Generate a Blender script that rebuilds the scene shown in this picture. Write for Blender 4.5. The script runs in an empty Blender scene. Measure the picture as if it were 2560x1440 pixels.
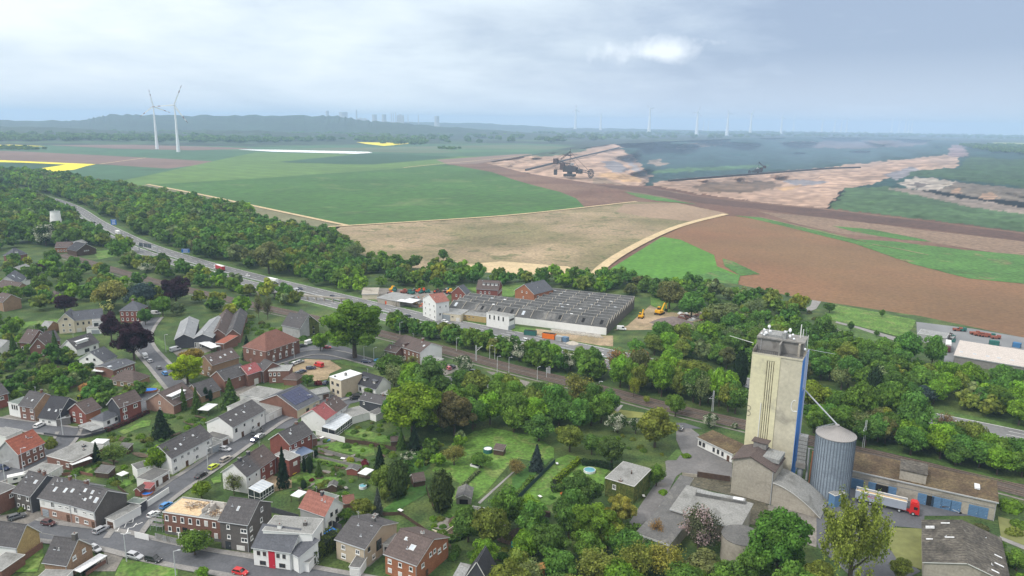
import bpy,math,random
import numpy as np
from mathutils import Vector,Matrix
from mathutils.geometry import tessellate_polygon
S=bpy.context.scene
COL=S.collection
PI=math.pi
R=random.Random(7)
CH,PITCH,ROLL,F=115.0,math.atan(412/1828),math.radians(0.785),1828.0
cp,sp,cr,sr=math.cos(PITCH),math.sin(PITCH),math.cos(ROLL),math.sin(ROLL)
FW,R0,U0=Vector((0,cp,-sp)),Vector((1,0,0)),Vector((0,sp,cp))
XC,YC=R0*cr+U0*sr,-R0*sr+U0*cr
cam=bpy.data.cameras.new('camera');camo=bpy.data.objects.new('camera',cam);COL.objects.link(camo)
cam.sensor_width=36;cam.lens=36*F/2560;cam.clip_start=1;cam.clip_end=80000
M=Matrix((XC,YC,-FW)).transposed().to_4x4();M.translation=Vector((0,0,CH));camo.matrix_world=M
S.camera=camo
S.view_settings.view_transform='Standard';S.view_settings.look='None'
S.view_settings.exposure=0.68;S.view_settings.gamma=1
S.cycles.volume_bounces=1;S.cycles.max_bounces=6;S.cycles.diffuse_bounces=3
S.cycles.transparent_max_bounces=8
SUN_EL,SUN_AZ=math.radians(48),math.radians(-122)
SD=Vector((math.sin(SUN_AZ)*math.cos(SUN_EL),math.cos(SUN_AZ)*math.cos(SUN_EL),math.sin(SUN_EL)))
W=bpy.data.worlds.new('World');S.world=W;W.use_nodes=True
nt=W.node_tree;nt.nodes.clear()
def N(t,**k):
 n=nt.nodes.new(t)
 for a,b in k.items():
  if a=='ins':
   for i,v in b.items():n.inputs[i].default_value=v
  else:setattr(n,a,b)
 return n
def Lk(a,b):nt.links.new(a,b)
def mth(op,a,b=None,clamp=False):
 n=N('ShaderNodeMath',operation=op);n.use_clamp=clamp
 for i,v in enumerate((a,b)):
  if v is None:continue
  if isinstance(v,(int,float)):n.inputs[i].default_value=v
  else:Lk(v,n.inputs[i])
 return n.outputs[0]
def mixc(f,a,b,mode='MIX'):
 n=N('ShaderNodeMix',data_type='RGBA',blend_type=mode)
 for i,v in((0,f),(6,a),(7,b)):
  if isinstance(v,(int,float)):n.inputs[i].default_value=v
  elif isinstance(v,tuple):n.inputs[i].default_value=(*v,1)
  else:Lk(v,n.inputs[i])
 return n.outputs[2]
def ramp(f,stops,interp='LINEAR'):
 n=N('ShaderNodeValToRGB');cr_=n.color_ramp;cr_.interpolation=interp
 while len(cr_.elements)<len(stops):cr_.elements.new(0.5)
 for e,(p,c)in zip(cr_.elements,stops):
  e.position=p;e.color=(*c,1)if isinstance(c,tuple)else(c,c,c,1)
 Lk(f,n.inputs[0]);return n.outputs[0]
sky=N('ShaderNodeTexSky',sky_type='NISHITA',sun_disc=False,sun_elevation=SUN_EL,sun_rotation=SUN_AZ)
tc=N('ShaderNodeTexCoord');sx=N('ShaderNodeSeparateXYZ');Lk(tc.outputs['Generated'],sx.inputs[0])
X,Y,Z=sx.outputs
zz=mth('ADD',mth('MAXIMUM',Z,0.0),0.16)
cx=N('ShaderNodeCombineXYZ');Lk(mth('DIVIDE',X,zz),cx.inputs[0]);Lk(mth('DIVIDE',Y,zz),cx.inputs[1])
n1=N('ShaderNodeTexNoise',ins={'Scale':0.40,'Detail':7.0,'Roughness':0.5,'Distortion':0.8});Lk(cx.outputs[0],n1.inputs['Vector'])
n2=N('ShaderNodeTexNoise',ins={'Scale':1.5,'Detail':10.0,'Roughness':0.6,'Distortion':0.2});Lk(cx.outputs[0],n2.inputs['Vector'])
dens=mth('ADD',mth('MULTIPLY',n1.outputs[0],0.66),mth('MULTIPLY',n2.outputs[0],0.34))
thin=mth('MULTIPLY',mth('ADD',X,-0.04),-0.36)
dv=mth('ADD',dens,thin)
cloud=ramp(dv,[(0.36,(0.27,0.335,0.45)),(0.45,(0.36,0.43,0.535)),(0.52,(0.47,0.54,0.62)),(0.60,(0.58,0.65,0.71)),(0.72,(0.72,0.77,0.80))])
def puff(az,el,w,h):
 a=mth('DIVIDE',mth('SUBTRACT',mth('DIVIDE',X,Y),math.tan(az)),w)
 b=mth('DIVIDE',mth('SUBTRACT',mth('DIVIDE',Z,Y),math.tan(el)),h)
 d=mth('SQRT',mth('ADD',mth('MULTIPLY',a,a),mth('MULTIPLY',b,b)))
 nn=N('ShaderNodeTexNoise',ins={'Scale':17.0,'Detail':9.0,'Roughness':0.62,'Distortion':0.3});Lk(tc.outputs['Generated'],nn.inputs['Vector'])
 v=mth('SUBTRACT',1.80,mth('ADD',d,mth('MULTIPLY',nn.outputs[0],2.2)))
 return mth('MULTIPLY',mth('MULTIPLY',v,1.5,True),mth('GREATER_THAN',Y,0.0))
pf=puff(math.radians(10.4),math.radians(5.3),0.110,0.024)
cloud=mixc(mth('MULTIPLY',pf,0.9),cloud,(0.74,0.78,0.82))
low=mth('SUBTRACT',1.0,mth('MULTIPLY',mth('MAXIMUM',Z,0.0),11.0),True)
cloud=mixc(mth('MULTIPLY',low,0.75),cloud,(0.51,0.57,0.66))
up=mth('MULTIPLY',mth('SUBTRACT',Z,0.20),2.5,True)
cloud=mixc(up,cloud,(1.05,1.04,1.02))
bg1=N('ShaderNodeBackground',ins={1:0.10});Lk(sky.outputs[0],bg1.inputs[0])
bg2=N('ShaderNodeBackground',ins={1:0.93});Lk(cloud,bg2.inputs[0])
mx=N('ShaderNodeMixShader',ins={0:0.94});Lk(bg1.outputs[0],mx.inputs[1]);Lk(bg2.outputs[0],mx.inputs[2])
wo=N('ShaderNodeOutputWorld');Lk(mx.outputs[0],wo.inputs[0])
sl=bpy.data.lights.new('sun','SUN');sl.energy=1.5;sl.angle=math.radians(10);sl.color=(1,0.96,0.90)
so=bpy.data.objects.new('sun',sl);COL.objects.link(so);so.rotation_euler=SD.to_track_quat('Z','Y').to_euler()
OX,OY,OS=0.0,0.0,1.0
def O(x,y,s=4.0):
 global OX,OY,OS
 OX,OY,OS=x,y,s
def ray(p):
 dx,dy=OX+p[0]/OS-1280,720-(OY+p[1]/OS)
 a,b=dx*cr-dy*sr,dx*sr+dy*cr
 return FW*F+R0*a+U0*b
def G(p,z=0.0):
 d=ray(p)
 if d.z>-1e-3*F*0.1:d.z=-1e-4*F
 return Vector((0,0,CH))+d*((z-CH)/d.z)
def PX(w):
 v=w-Vector((0,0,CH));c=v.dot(FW)
 return 1280+F*v.dot(XC)/c,720-F*v.dot(YC)/c
def setp(o,label=None,cat=None,group=None,kind=None):
 if label:o['label']=label
 if cat:o['category']=cat
 if group:o['group']=group
 if kind:o['kind']=kind
 return o
def empty(name,loc,rz=0.0,label=None,cat=None,group=None):
 o=bpy.data.objects.new(name,None);COL.objects.link(o)
 o.location=loc;o.rotation_euler=(0,0,rz);o.empty_display_size=1
 return setp(o,label,cat,group)
def link(name,me,parent=None,loc=(0,0,0),rz=0.0,color=None,scale=None):
 o=bpy.data.objects.new(name,me);COL.objects.link(o);o.location=loc;o.rotation_euler=(0,0,rz)
 if parent:o.parent=parent
 if color:o.color=(*color,1)if len(color)==3 else color
 if scale:o.scale=scale
 return o
class MB:
 def __init__(s):s.v,s.f,s.m,s.mats=[],[],[],[]
 def mi(s,m):
  if m not in s.mats:s.mats.append(m)
  return s.mats.index(m)
 def face(s,pts,m):
  n=len(s.v);s.v+=[tuple(p)for p in pts];s.f.append(tuple(range(n,n+len(pts))));s.m.append(s.mi(m))
 def box(s,a,b,m,T=None):
  x0,y0,z0=a;x1,y1,z1=b
  c=[Vector(p)for p in((x0,y0,z0),(x1,y0,z0),(x1,y1,z0),(x0,y1,z0),(x0,y0,z1),(x1,y0,z1),(x1,y1,z1),(x0,y1,z1))]
  if T:c=[T@p for p in c]
  n=len(s.v);s.v+=[tuple(p)for p in c]
  for q in((0,3,2,1),(4,5,6,7),(0,1,5,4),(1,2,6,5),(2,3,7,6),(3,0,4,7)):
   s.f.append(tuple(n+i for i in q));s.m.append(s.mi(m))
 def tube(s,a,b,r0,r1,m,n=6,cap=True):
  a,b=Vector(a),Vector(b);d=(b-a).normalized();u=d.orthogonal().normalized();w=d.cross(u)
  k=len(s.v)
  for p,r in((a,r0),(b,r1)):
   for i in range(n):t=2*PI*i/n;s.v.append(tuple(p+(u*math.cos(t)+w*math.sin(t))*r))
  j=s.mi(m)
  for i in range(n):s.f.append((k+i,k+(i+1)%n,k+n+(i+1)%n,k+n+i));s.m.append(j)
  if cap:
   s.f.append(tuple(k+n+i for i in range(n)));s.m.append(j)
   s.f.append(tuple(k+n-1-i for i in range(n)));s.m.append(j)
 def lathe(s,prof,m,n=24,cx=0,cy=0):
  k=len(s.v);j=s.mi(m)
  for r,z in prof:
   for i in range(n):t=2*PI*i/n;s.v.append((cx+r*math.cos(t),cy+r*math.sin(t),z))
  for q in range(len(prof)-1):
   for i in range(n):
    a,b=k+q*n+i,k+q*n+(i+1)%n
    s.f.append((a,b,b+n,a+n));s.m.append(j)
  s.f.append(tuple(k+(len(prof)-1)*n+i for i in range(n)));s.m.append(j)
 def prism(s,poly,z0,z1,m,mtop=None):
  P=[Vector((p[0],p[1],0))for p in poly]
  area=sum(P[i-1].x*P[i].y-P[i].x*P[i-1].y for i in range(len(P)))
  if area<0:P.reverse()
  n=len(P)
  s.face([(p.x,p.y,z1)for p in P],mtop or m)
  for i in range(n):
   a,b=P[i],P[(i+1)%n];s.face([(a.x,a.y,z0),(b.x,b.y,z0),(b.x,b.y,z1),(a.x,a.y,z1)],m)
 def mesh(s,name='mesh'):
  me=bpy.data.meshes.new(name);me.from_pydata(s.v,[],s.f)
  for m in s.mats:me.materials.append(m)
  me.polygons.foreach_set('material_index',s.m);me.update();return me
 def obj(s,name,parent=None,**k):return link(name,s.mesh(name),parent,**k)
MATS={}
def mat(name,col,rough=0.85,var=0.25,scale=0.5,col2=None,mix=(0.4,0.6),fine=None,bump=0.0,spec=0.3,metal=0.0,stripes=None,coords='Object',objc=False,stain=None):
 """base colour with broad noise variation, optional second colour in patches, fine grain, row stripes and stains"""
 global nt
 if name in MATS:return MATS[name]
 m=bpy.data.materials.new(name);m.use_nodes=True;nt=m.node_tree;nt.nodes.clear()
 out=N('ShaderNodeOutputMaterial');bs=N('ShaderNodeBsdfPrincipled')
 bs.inputs['Roughness'].default_value=rough;bs.inputs['Specular IOR Level'].default_value=spec;bs.inputs['Metallic'].default_value=metal
 Lk(bs.outputs[0],out.inputs[0])
 tcn=N('ShaderNodeTexCoord')
 if coords=='World':vec=N('ShaderNodeNewGeometry').outputs['Position']
 else:vec=tcn.outputs['Object']
 def noise(sc,det=5.0,dist=0.0,v=None):
  n=N('ShaderNodeTexNoise',ins={'Scale':sc,'Detail':det,'Roughness':0.6,'Distortion':dist});Lk(v or vec,n.inputs['Vector']);return n.outputs[0]
 c=col
 if objc:
  oi=N('ShaderNodeObjectInfo');c=oi.outputs['Color']
 if col2:
  f=noise(scale*0.6,8.0,0.4)
  rr=N('ShaderNodeMapRange',ins={1:mix[0],2:mix[1]});Lk(f,rr.inputs[0])
  c=mixc(rr.outputs[0],c,col2)
 if stripes:
  ang,per,st=stripes[:3]
  mp=N('ShaderNodeMapping');mp.inputs['Rotation'].default_value=(0,0,math.radians(ang));Lk(vec,mp.inputs[0])
  wv=N('ShaderNodeTexWave',ins={'Scale':1.0/per*0.314*1.0,'Distortion':0.6,'Detail':2.0});Lk(mp.outputs[0],wv.inputs['Vector'])
  c=mixc(mth('MULTIPLY',wv.outputs['Fac'],st),c,stripes[3]if len(stripes)>3 else(0.02,0.02,0.015))
 if stain:
  f=noise(stain[1],8.0,1.0)
  rr=N('ShaderNodeMapRange',ins={1:stain[2],2:stain[2]+0.12});Lk(f,rr.inputs[0])
  c=mixc(mth('MULTIPLY',rr.outputs[0],stain[3]if len(stain)>3 else 1.0),c,stain[0])
 f=noise(scale,6.0)
 c=mixc(1.0,c,ramp(f,[(0.25,1-var),(0.5,1.0),(0.75,1+var)]),'MULTIPLY')
 if fine:
  f2=noise(fine[0],3.0)
  c=mixc(1.0,c,ramp(f2,[(0.3,1-fine[1]),(0.7,1+fine[1])]),'MULTIPLY')
 if isinstance(c,tuple):bs.inputs[0].default_value=(*c,1)
 else:Lk(c,bs.inputs[0])
 if bump:
  b=N('ShaderNodeBump',ins={'Strength':1.0,'Distance':bump});Lk(noise(fine[0]if fine else scale*4,4.0),b.inputs['Height']);Lk(b.outputs[0],bs.inputs['Normal'])
 MATS[name]=m;return m
def glass(name,col,rough=0.12):
 return mat(name,col,rough=rough,var=0.35,scale=0.9,spec=0.8)
def foliage():
 global nt
 m=bpy.data.materials.new('foliage');m.use_nodes=True;nt=m.node_tree;nt.nodes.clear()
 out=N('ShaderNodeOutputMaterial');bs=N('ShaderNodeBsdfPrincipled');bs.inputs['Roughness'].default_value=0.7;bs.inputs['Specular IOR Level'].default_value=0.15
 oi=N('ShaderNodeObjectInfo');at=N('ShaderNodeAttribute',attribute_name='var')
 c=mixc(1.0,oi.outputs['Color'],at.outputs['Color'],'MULTIPLY');Lk(c,bs.inputs[0])
 tr=N('ShaderNodeBsdfTranslucent');Lk(mixc(1.0,c,(1.0,1.1,0.6),'MULTIPLY'),tr.inputs[0])
 ms=N('ShaderNodeMixShader',ins={0:0.36});Lk(bs.outputs[0],ms.inputs[1]);Lk(tr.outputs[0],ms.inputs[2]);Lk(ms.outputs[0],out.inputs[0])
 return m
FOL=foliage()
def vcol(name,fine,rough=0.9):
 global nt
 m=bpy.data.materials.new(name);m.use_nodes=True;nt=m.node_tree;nt.nodes.clear()
 out=N('ShaderNodeOutputMaterial');bs=N('ShaderNodeBsdfPrincipled');bs.inputs['Roughness'].default_value=rough;bs.inputs['Specular IOR Level'].default_value=0.1
 at=N('ShaderNodeAttribute',attribute_name='col');g=N('ShaderNodeNewGeometry')
 c=at.outputs['Color']
 for sc,a in fine:
  n=N('ShaderNodeTexNoise',ins={'Scale':sc,'Detail':6.0,'Roughness':0.65,'Distortion':0.5});Lk(g.outputs['Position'],n.inputs['Vector'])
  c=mixc(1.0,c,ramp(n.outputs[0],[(0.3,1-a),(0.7,1+a)]),'MULTIPLY')
 Lk(c,bs.inputs[0]);Lk(bs.outputs[0],out.inputs[0]);return m
O(0,0,1)
def sheet(name,pts,z,m,kind='structure',wobble=0.0,**k):
 """flat ground sheet from outline points (photo pixels on the ground plane)"""
 P=[G(p)for p in pts]
 if wobble:
  Q=[]
  for i in range(len(P)):
   a,b=P[i-1],P[i];n=max(1,min(40,int((b-a).length/(wobble*3))))
   for j in range(n):
    q=a.lerp(b,(j+1)/n)
    Q.append(q+Vector((R.uniform(-1,1),R.uniform(-1,1),0))*wobble*(0.6 if j<n-1 else 0.2))
  P=Q
 tri=tessellate_polygon([P])
 me=bpy.data.meshes.new(name);c=sum(P,Vector())/len(P);c.z=0
 vs=[(p.x-c.x,p.y-c.y,0)for p in P];fs=[]
 for t in tri:
  a,b,d=[Vector(vs[i])for i in t]
  fs.append(t if(b-a).cross(d-a).z>0 else(t[0],t[2],t[1]))
 me.from_pydata(vs,[],fs);me.materials.append(m)
 o=link(name,me,loc=(c.x,c.y,z));setp(o,kind=kind,**k);return o
def smooth(P,it=2):
 for _ in range(it):
  Q=[P[0]]
  for a,b in zip(P,P[1:]):Q+=[a.lerp(b,.25),a.lerp(b,.75)]
  Q.append(P[-1]);P=Q
 return P
def offs(P,d):
 out=[]
 for i,p in enumerate(P):
  t=(P[min(i+1,len(P)-1)]-P[max(i-1,0)]).normalized();out.append(p+Vector((t.y,-t.x,0))*d)
 return out
def strip(name,P,d0,d1,z,m,kind='structure',parent=None,thick=0,**k):
 """ribbon between offsets d0 and d1 (metres, + = right of travel) of a world polyline"""
 A,B=offs(P,d0),offs(P,d1);mb=MB()
 for i in range(len(P)-1):
  q=[A[i],B[i],B[i+1],A[i+1]]
  q=[(p.x,p.y,z)for p in q]
  n=(Vector(q[1])-Vector(q[0])).cross(Vector(q[2])-Vector(q[0])).z
  mb.face(q if n>0 else q[::-1],m)
  if thick:
   for e in(A,B):mb.face([(e[i].x,e[i].y,z-thick),(e[i+1].x,e[i+1].y,z-thick),(e[i+1].x,e[i+1].y,z),(e[i].x,e[i].y,z)],m)
 o=mb.obj(name,parent);setp(o,kind=kind,**k);return o
RIM=[(1205,405),(1260,419),(1310,432),(1380,446),(1480,459),(1600,466),(1680,478),(1760,492),(1900,507),(2060,522),(2300,550),(2560,582),(2900,628),(2900,392),(2560,372),(2450,362),(2380,352),(2200,344),(2000,343),(1860,346),(1700,352),(1600,357),(1530,360),(1440,372),(1340,388),(1270,396)]
RW=[G(p)for p in RIM]
mg=mat('scrub_ground',(0.040,0.076,0.018),var=0.45,scale=0.12,col2=(0.080,0.112,0.028),mix=(0.45,0.62),fine=(1.4,0.5))
mfar=mat('far_country',(0.018,0.035,0.022),var=0.5,scale=0.0015,col2=(0.045,0.085,0.03),mix=(0.5,0.56),fine=(0.01,0.5),coords='World')
out=[Vector((17500*math.sin(t),17500*math.cos(t),0))for t in[(-60+i*4)*PI/180 for i in range(31)]]+[Vector((9000,-600,0)),Vector((-9000,-600,0))]
tri=tessellate_polygon([out,RW]);allv=out+RW
mb=MB()
for t in tri:
 q=[allv[i]for i in t]
 if(q[1]-q[0]).cross(q[2]-q[0]).z<0:q.reverse()
 if abs((q[1]-q[0]).cross(q[2]-q[0]).z)>1e-3:mb.face(q,mfar)
setp(mb.obj('ground'),kind='structure')
ZC=[(1205,405,0),(1260,410,-6),(1300,415,-14),(1380,432,-16),(1480,448,-16),(1590,455,-16),(1250,400,-3),(1340,400,-8),(1340,392,-1),(1420,395,-10),(1420,380,-1),(1480,400,-12),(1500,372,-6),(1540,366,-2),(1560,380,-14),(1550,420,-16),(1590,425,-25),(1520,440,-16),(1620,436,-70),(1600,400,-75),(1560,362,-40),(1640,450,-75),(1640,380,-80),(1660,410,-90),(1660,464,-14),(1700,470,-13),(1760,480,-14),(1850,495,-14),(1950,510,-14),(2060,514,-12),(1680,452,-14),(1760,446,-15),(1850,438,-15),(1950,428,-15),(2100,413,-15),(2250,398,-13),(2340,390,-10),(1680,442,-80),(1760,438,-85),(1850,430,-88),(1950,419,-88),(2100,404,-85),(2250,388,-60),(2330,378,-30),(1700,400,-95),(1850,400,-95),(2000,395,-95),(2150,388,-90),(1700,375,-80),(1850,372,-75),(2000,370,-70),(2150,368,-60),(2280,365,-45),(1700,354,-8),(1860,349,-6),(2000,347,-6),(2200,349,-6),(2360,358,-6),(2200,500,-14),(2300,530,-12),(2560,565,-12),(2800,600,-12),(2250,470,-16),(2350,480,-18),(2500,500,-18),(2800,540,-18),(2280,445,-12),(2400,450,-8),(2560,470,-8),(2800,500,-8),(2350,420,-6),(2450,420,-5),(2600,440,-5),(2400,380,-8),(2500,390,-3),(2600,400,-2),(2860,420,-2),(2100,440,-17),(2200,430,-14)]
ZC=np.array(ZC,float)
LV=(0.36,0.245,0.180);LV2=(0.42,0.27,0.15);GRY=(0.20,0.185,0.195);BRN=(0.155,0.105,0.072);DPG=(0.020,0.052,0.045);DP2=(0.13,0.10,0.10);GRN=(0.060,0.125,0.045);SC=(0.04,0.07,0.035);TN=(0.24,0.175,0.125)
PITP=[([(1200,300),(2900,300),(2900,480),(1600,470),(1200,420)],DPG),([(1950,355),(2300,350),(2320,362),(2150,372),(2000,368)],DP2),([(1700,362),(1800,352),(1830,357),(1740,372),(1690,374)],TN),([(1610,400),(1650,398),(1670,412),(1640,416)],TN),([(1600,436),(1900,420),(1930,412),(1700,420),(1640,425)],GRN),([(1200,402),(1260,396),(1340,387),(1440,372),(1500,360),(1540,360),(1560,375),(1590,400),(1630,440),(1605,468),(1480,462),(1380,448),(1200,408)],LV),([(1330,388),(1440,368),(1500,360),(1530,362),(1480,372),(1420,380),(1340,394)],TN),([(1340,384),(1400,372),(1470,366),(1480,370),(1430,384),(1350,392)],(0.075,0.11,0.065)),([(1500,405),(1535,402),(1580,425),(1560,432),(1530,430)],GRY),([(1555,395),(1575,398),(1620,438),(1600,442)],(0.29,0.26,0.26)),([(1500,430),(1590,440),(1605,456),(1560,455),(1490,440)],LV2),([(1480,440),(1500,444),(1560,462),(1480,460)],TN),([(1630,458),(1680,450),(1850,438),(2000,424),(2340,390),(2360,385),(2400,388),(2395,418),(2310,425),(2230,440),(2180,462),(2120,470),(2100,480),(2060,530),(1900,516),(1760,500),(1640,474)],LV),([(2330,395),(2390,392),(2395,415),(2330,420)],(0.31,0.22,0.17)),([(2376,362),(2400,362),(2426,385),(2400,394),(2370,392)],(0.21,0.15,0.15)),([(1726,468),(1780,455),(1850,452),(1930,455),(1960,462),(1930,472),(1850,482),(1760,480)],BRN),([(1955,455),(1975,448),(2075,455),(2030,463),(1980,462)],GRY),([(1990,470),(1965,478),(1940,470),(2010,463)],LV2),([(2200,437),(2280,418),(2300,425),(2240,450)],GRY),([(2070,524),(2120,470),(2180,468),(2210,465),(2300,480),(2420,515),(2560,530),(2900,580),(2900,640),(2560,590),(2300,555)],(0.058,0.105,0.045)),([(2220,470),(2300,475),(2350,487),(2440,500),(2560,520),(2900,560),(2900,580),(2560,535),(2420,516),(2350,500),(2230,474)],(0.21,0.17,0.14)),([(2240,458),(2290,443),(2330,445),(2390,455),(2340,478),(2280,472)],(0.31,0.27,0.23)),([(2270,463),(2300,455),(2325,462),(2300,470)],(0.12,0.10,0.09)),([(2390,455),(2560,472),(2900,500),(2900,555),(2560,505),(2440,492),(2345,478)],(0.15,0.125,0.10)),([(2440,492),(2480,478),(2500,495),(2460,498)],(0.32,0.21,0.14)),([(2370,482),(2395,470),(2410,484)],(0.32,0.21,0.14)),([(2310,425),(2400,420),(2420,392),(2480,395),(2900,420),(2900,495),(2560,468),(2400,450),(2300,440),(2260,445),(2280,428)],(0.038,0.075,0.030)),([(1340,462),(1480,459),(1640,466),(1900,507),(2060,520),(2300,548),(2900,622),(2900,660),(1900,540),(1480,480)],(0.12,0.065,0.045)),]
def inpoly(xs,ys,P):
 r=np.zeros(xs.shape,bool);n=len(P)
 for i in range(n):
  (x0,y0),(x1,y1)=P[i-1],P[i]
  if y0==y1:continue
  c=((ys<y0)!=(ys<y1))&(xs<(x1-x0)*(ys-y0)/(y1-y0)+x0);r^=c
 return r
def vnoise(x,y,seed):
 rs=np.random.RandomState(seed);t=rs.rand(64,64)
 xi,yi=np.floor(x).astype(int),np.floor(y).astype(int);fx,fy=x-xi,y-yi
 fx,fy=fx*fx*(3-2*fx),fy*fy*(3-2*fy);a=lambda i,j:t[(xi+i)%64,(yi+j)%64]
 return(a(0,0)*(1-fx)+a(1,0)*fx)*(1-fy)+(a(0,1)*(1-fx)+a(1,1)*fx)*fy
def pit():
 gx,gy=np.arange(1200,2901,4.0),np.concatenate([np.arange(340,470,1.25),np.arange(470,632,3.0)])
 xs,ys=np.meshgrid(gx,gy);fx,fy=xs.ravel(),ys.ravel()
 d2=((fx[:,None]-ZC[None,:,0])*0.35)**2+((fy[:,None]-ZC[None,:,1]))**2+1.0
 w=1/d2**2;z=(w*ZC[None,:,2]).sum(1)/w.sum(1)
 z+=(vnoise(fx/22,fy/7,1)-0.5)*3+(vnoise(fx/9,fy/3,2)-0.5)*1.6
 rim=np.array(RIM,float);best=np.full(fx.shape,1e9)
 for i in range(len(rim)):
  a,b=rim[i-1],rim[i];ab=b-a;sc=np.array([0.3,1.0])
  A,B=a*sc,b*sc;D=B-A;t=np.clip(((fx*sc[0]-A[0])*D[0]+(fy*sc[1]-A[1])*D[1])/(D@D),0,1)
  best=np.minimum(best,np.hypot(fx*sc[0]-A[0]-t*D[0],fy*sc[1]-A[1]-t*D[1]))
 z*=np.clip(best/2.5,0,1)
 ins=inpoly(fx,fy,[(p[0],p[1])for p in RIM])|(best<2.2)
 z[~inpoly(fx,fy,RIM)]=-0.3
 V=np.zeros((len(fx),3))
 for i in range(len(fx)):
  if ins[i]:V[i]=G((fx[i],fy[i]),z[i])
 col=np.zeros((len(fx),4));col[:,3]=1
 jx=fx+(vnoise(fx/12,fy/4,5)-0.5)*16;jy=fy+(vnoise(fx/10,fy/3,6)-0.5)*5
 for P,c in PITP:k=inpoly(jx,jy,P);col[k,:3]=c
 col[:,:3]*=(0.72+0.56*vnoise(fx/14,fy/3,7))[:,None]
 k=col[:,0]>.2;col[k,:3]*=(0.74+0.5*vnoise(fx/70,(fy+fx*.05)/1.5,9))[k][:,None]
 nx=len(gx);idx=np.arange(len(fx)).reshape(xs.shape)
 q=np.stack([idx[1:,:-1],idx[1:,1:],idx[:-1,1:],idx[:-1,:-1]],-1).reshape(-1,4)
 q=q[ins[q].all(1)]
 used=np.unique(q);mp=-np.ones(len(fx),int);mp[used]=np.arange(len(used))
 me=bpy.data.meshes.new('pit');me.from_pydata(V[used].tolist(),[],mp[q].tolist())
 me.polygons.foreach_set('use_smooth',[True]*len(me.polygons))
 at=me.color_attributes.new('col','FLOAT_COLOR','POINT');at.data.foreach_set('color',col[used].ravel())
 me.materials.append(vcol('pit_soil',[(0.004,0.35),(0.03,0.3)]))
 setp(link('open_pit_terrain',me),kind='structure')
pit()
A_='World'
green=mat('crop_green',(0.044,0.118,0.020),var=0.28,scale=0.005,fine=(0.07,0.28),stripes=(28,24,0.16,(0.025,0.07,0.02)),stain=((0.12,0.165,0.06),0.009,0.55,0.55),coords=A_)
lgreen=mat('crop_light_green',(0.095,0.172,0.038),var=0.22,scale=0.004,fine=(0.03,0.18),stripes=(-52,60,0.22,(0.03,0.09,0.03)),coords=A_)
dgreen=mat('crop_dark_green',(0.025,0.075,0.035),var=0.25,scale=0.006,fine=(0.05,0.2),coords=A_)
bgreen=mat('crop_bright_green',(0.075,0.20,0.022),var=0.2,scale=0.03,fine=(0.3,0.25),stripes=(15,9,0.12,(0.03,0.10,0.02)),stain=((0.17,0.21,0.07),0.03,0.6,0.6),coords=A_)
plough=mat('ploughed_soil',(0.205,0.104,0.050),var=0.22,scale=0.008,col2=(0.175,0.104,0.048),fine=(0.4,0.22),stripes=(67,4.2,0.28,(0.14,0.075,0.045)),coords=A_)
brown=mat('brown_soil',(0.128,0.066,0.044),var=0.22,scale=0.01,col2=(0.165,0.098,0.065),mix=(0.42,0.6),fine=(0.15,0.3),coords=A_)
purpl=mat('purple_soil',(0.165,0.105,0.085),var=0.2,scale=0.004,fine=(0.03,0.15),coords=A_)
tan=mat('rough_land',(0.185,0.155,0.078),var=0.3,scale=0.012,col2=(0.30,0.225,0.14),mix=(0.42,0.58),fine=(0.35,0.35),stripes=(72,7,0.10,(0.12,0.12,0.05)),stain=((0.085,0.10,0.035),0.05,0.53,0.8),coords=A_)
olive=mat('dry_grass',(0.165,0.160,0.085),var=0.22,scale=0.02,fine=(0.3,0.25),coords=A_)
weed=mat('weedy_field',(0.060,0.150,0.028),var=0.35,scale=0.02,fine=(0.3,0.4),stain=((0.16,0.13,0.06),0.03,0.56,0.8),coords=A_)
yellow=mat('rape_flowers',(0.80,0.66,0.03),var=0.12,scale=0.01,coords=A_)
sand=mat('sandy_track',(0.50,0.385,0.225),var=0.18,scale=0.06,fine=(0.5,0.2),coords=A_)
foil=mat('white_foil',(0.85,0.87,0.9),var=0.05,scale=0.05,rough=0.5,coords=A_)
teal=mat('young_crop',(0.045,0.110,0.052),var=0.2,scale=0.004,fine=(0.02,0.2),coords=A_)
f=lambda p,z,m,w=0.0:sheet('field',p,z,m,wobble=w)
f([(-200,366),(300,362),(640,367),(1000,360),(1330,360),(1440,365),(1340,385),(1200,402),(900,440),(300,470),(-200,440)],0.15,teal)
f([(-200,364),(30,362),(115,366),(-200,368)],0.5,yellow)
f([(120,363),(330,362),(560,368),(640,372),(480,376),(290,372)],0.5,purpl)
f([(-200,372),(40,378),(300,391),(560,405),(420,422),(270,412),(0,401),(-200,398)],0.3,purpl)
f([(-200,399),(0,401),(165,408),(240,411),(215,416),(185,425),(130,430),(105,421),(165,412),(60,407),(-200,402)],0.6,yellow)
f([(-200,402),(60,407),(165,412),(110,422),(130,440),(-200,430)],0.5,dgreen)
f([(-200,424),(30,425),(80,426),(60,433),(-200,432)],0.7,yellow)
f([(60,427),(82,424),(78,432),(50,435)],0.8,yellow)
f([(220,416),(290,414),(420,422),(500,414),(560,405),(460,425),(290,450),(180,456),(150,432)],0.5,teal)
f([(500,372),(610,372),(900,369),(1300,362),(1430,368),(1320,380),(1150,384),(930,380),(640,379)],0.35,mat('mixed_crop',(0.06,0.13,0.055),var=0.3,scale=0.003,col2=(0.12,0.13,0.08),coords=A_))
f([(285,456),(380,437),(540,402),(640,381),(900,386),(1180,392),(1270,390),(1210,403),(1010,421),(860,431),(640,447),(370,463),(330,466)],0.6,lgreen)
f([(700,405),(780,397),(920,384),(1000,386),(1150,393),(1050,402),(930,412),(860,411),(720,407)],0.8,dgreen)
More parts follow.
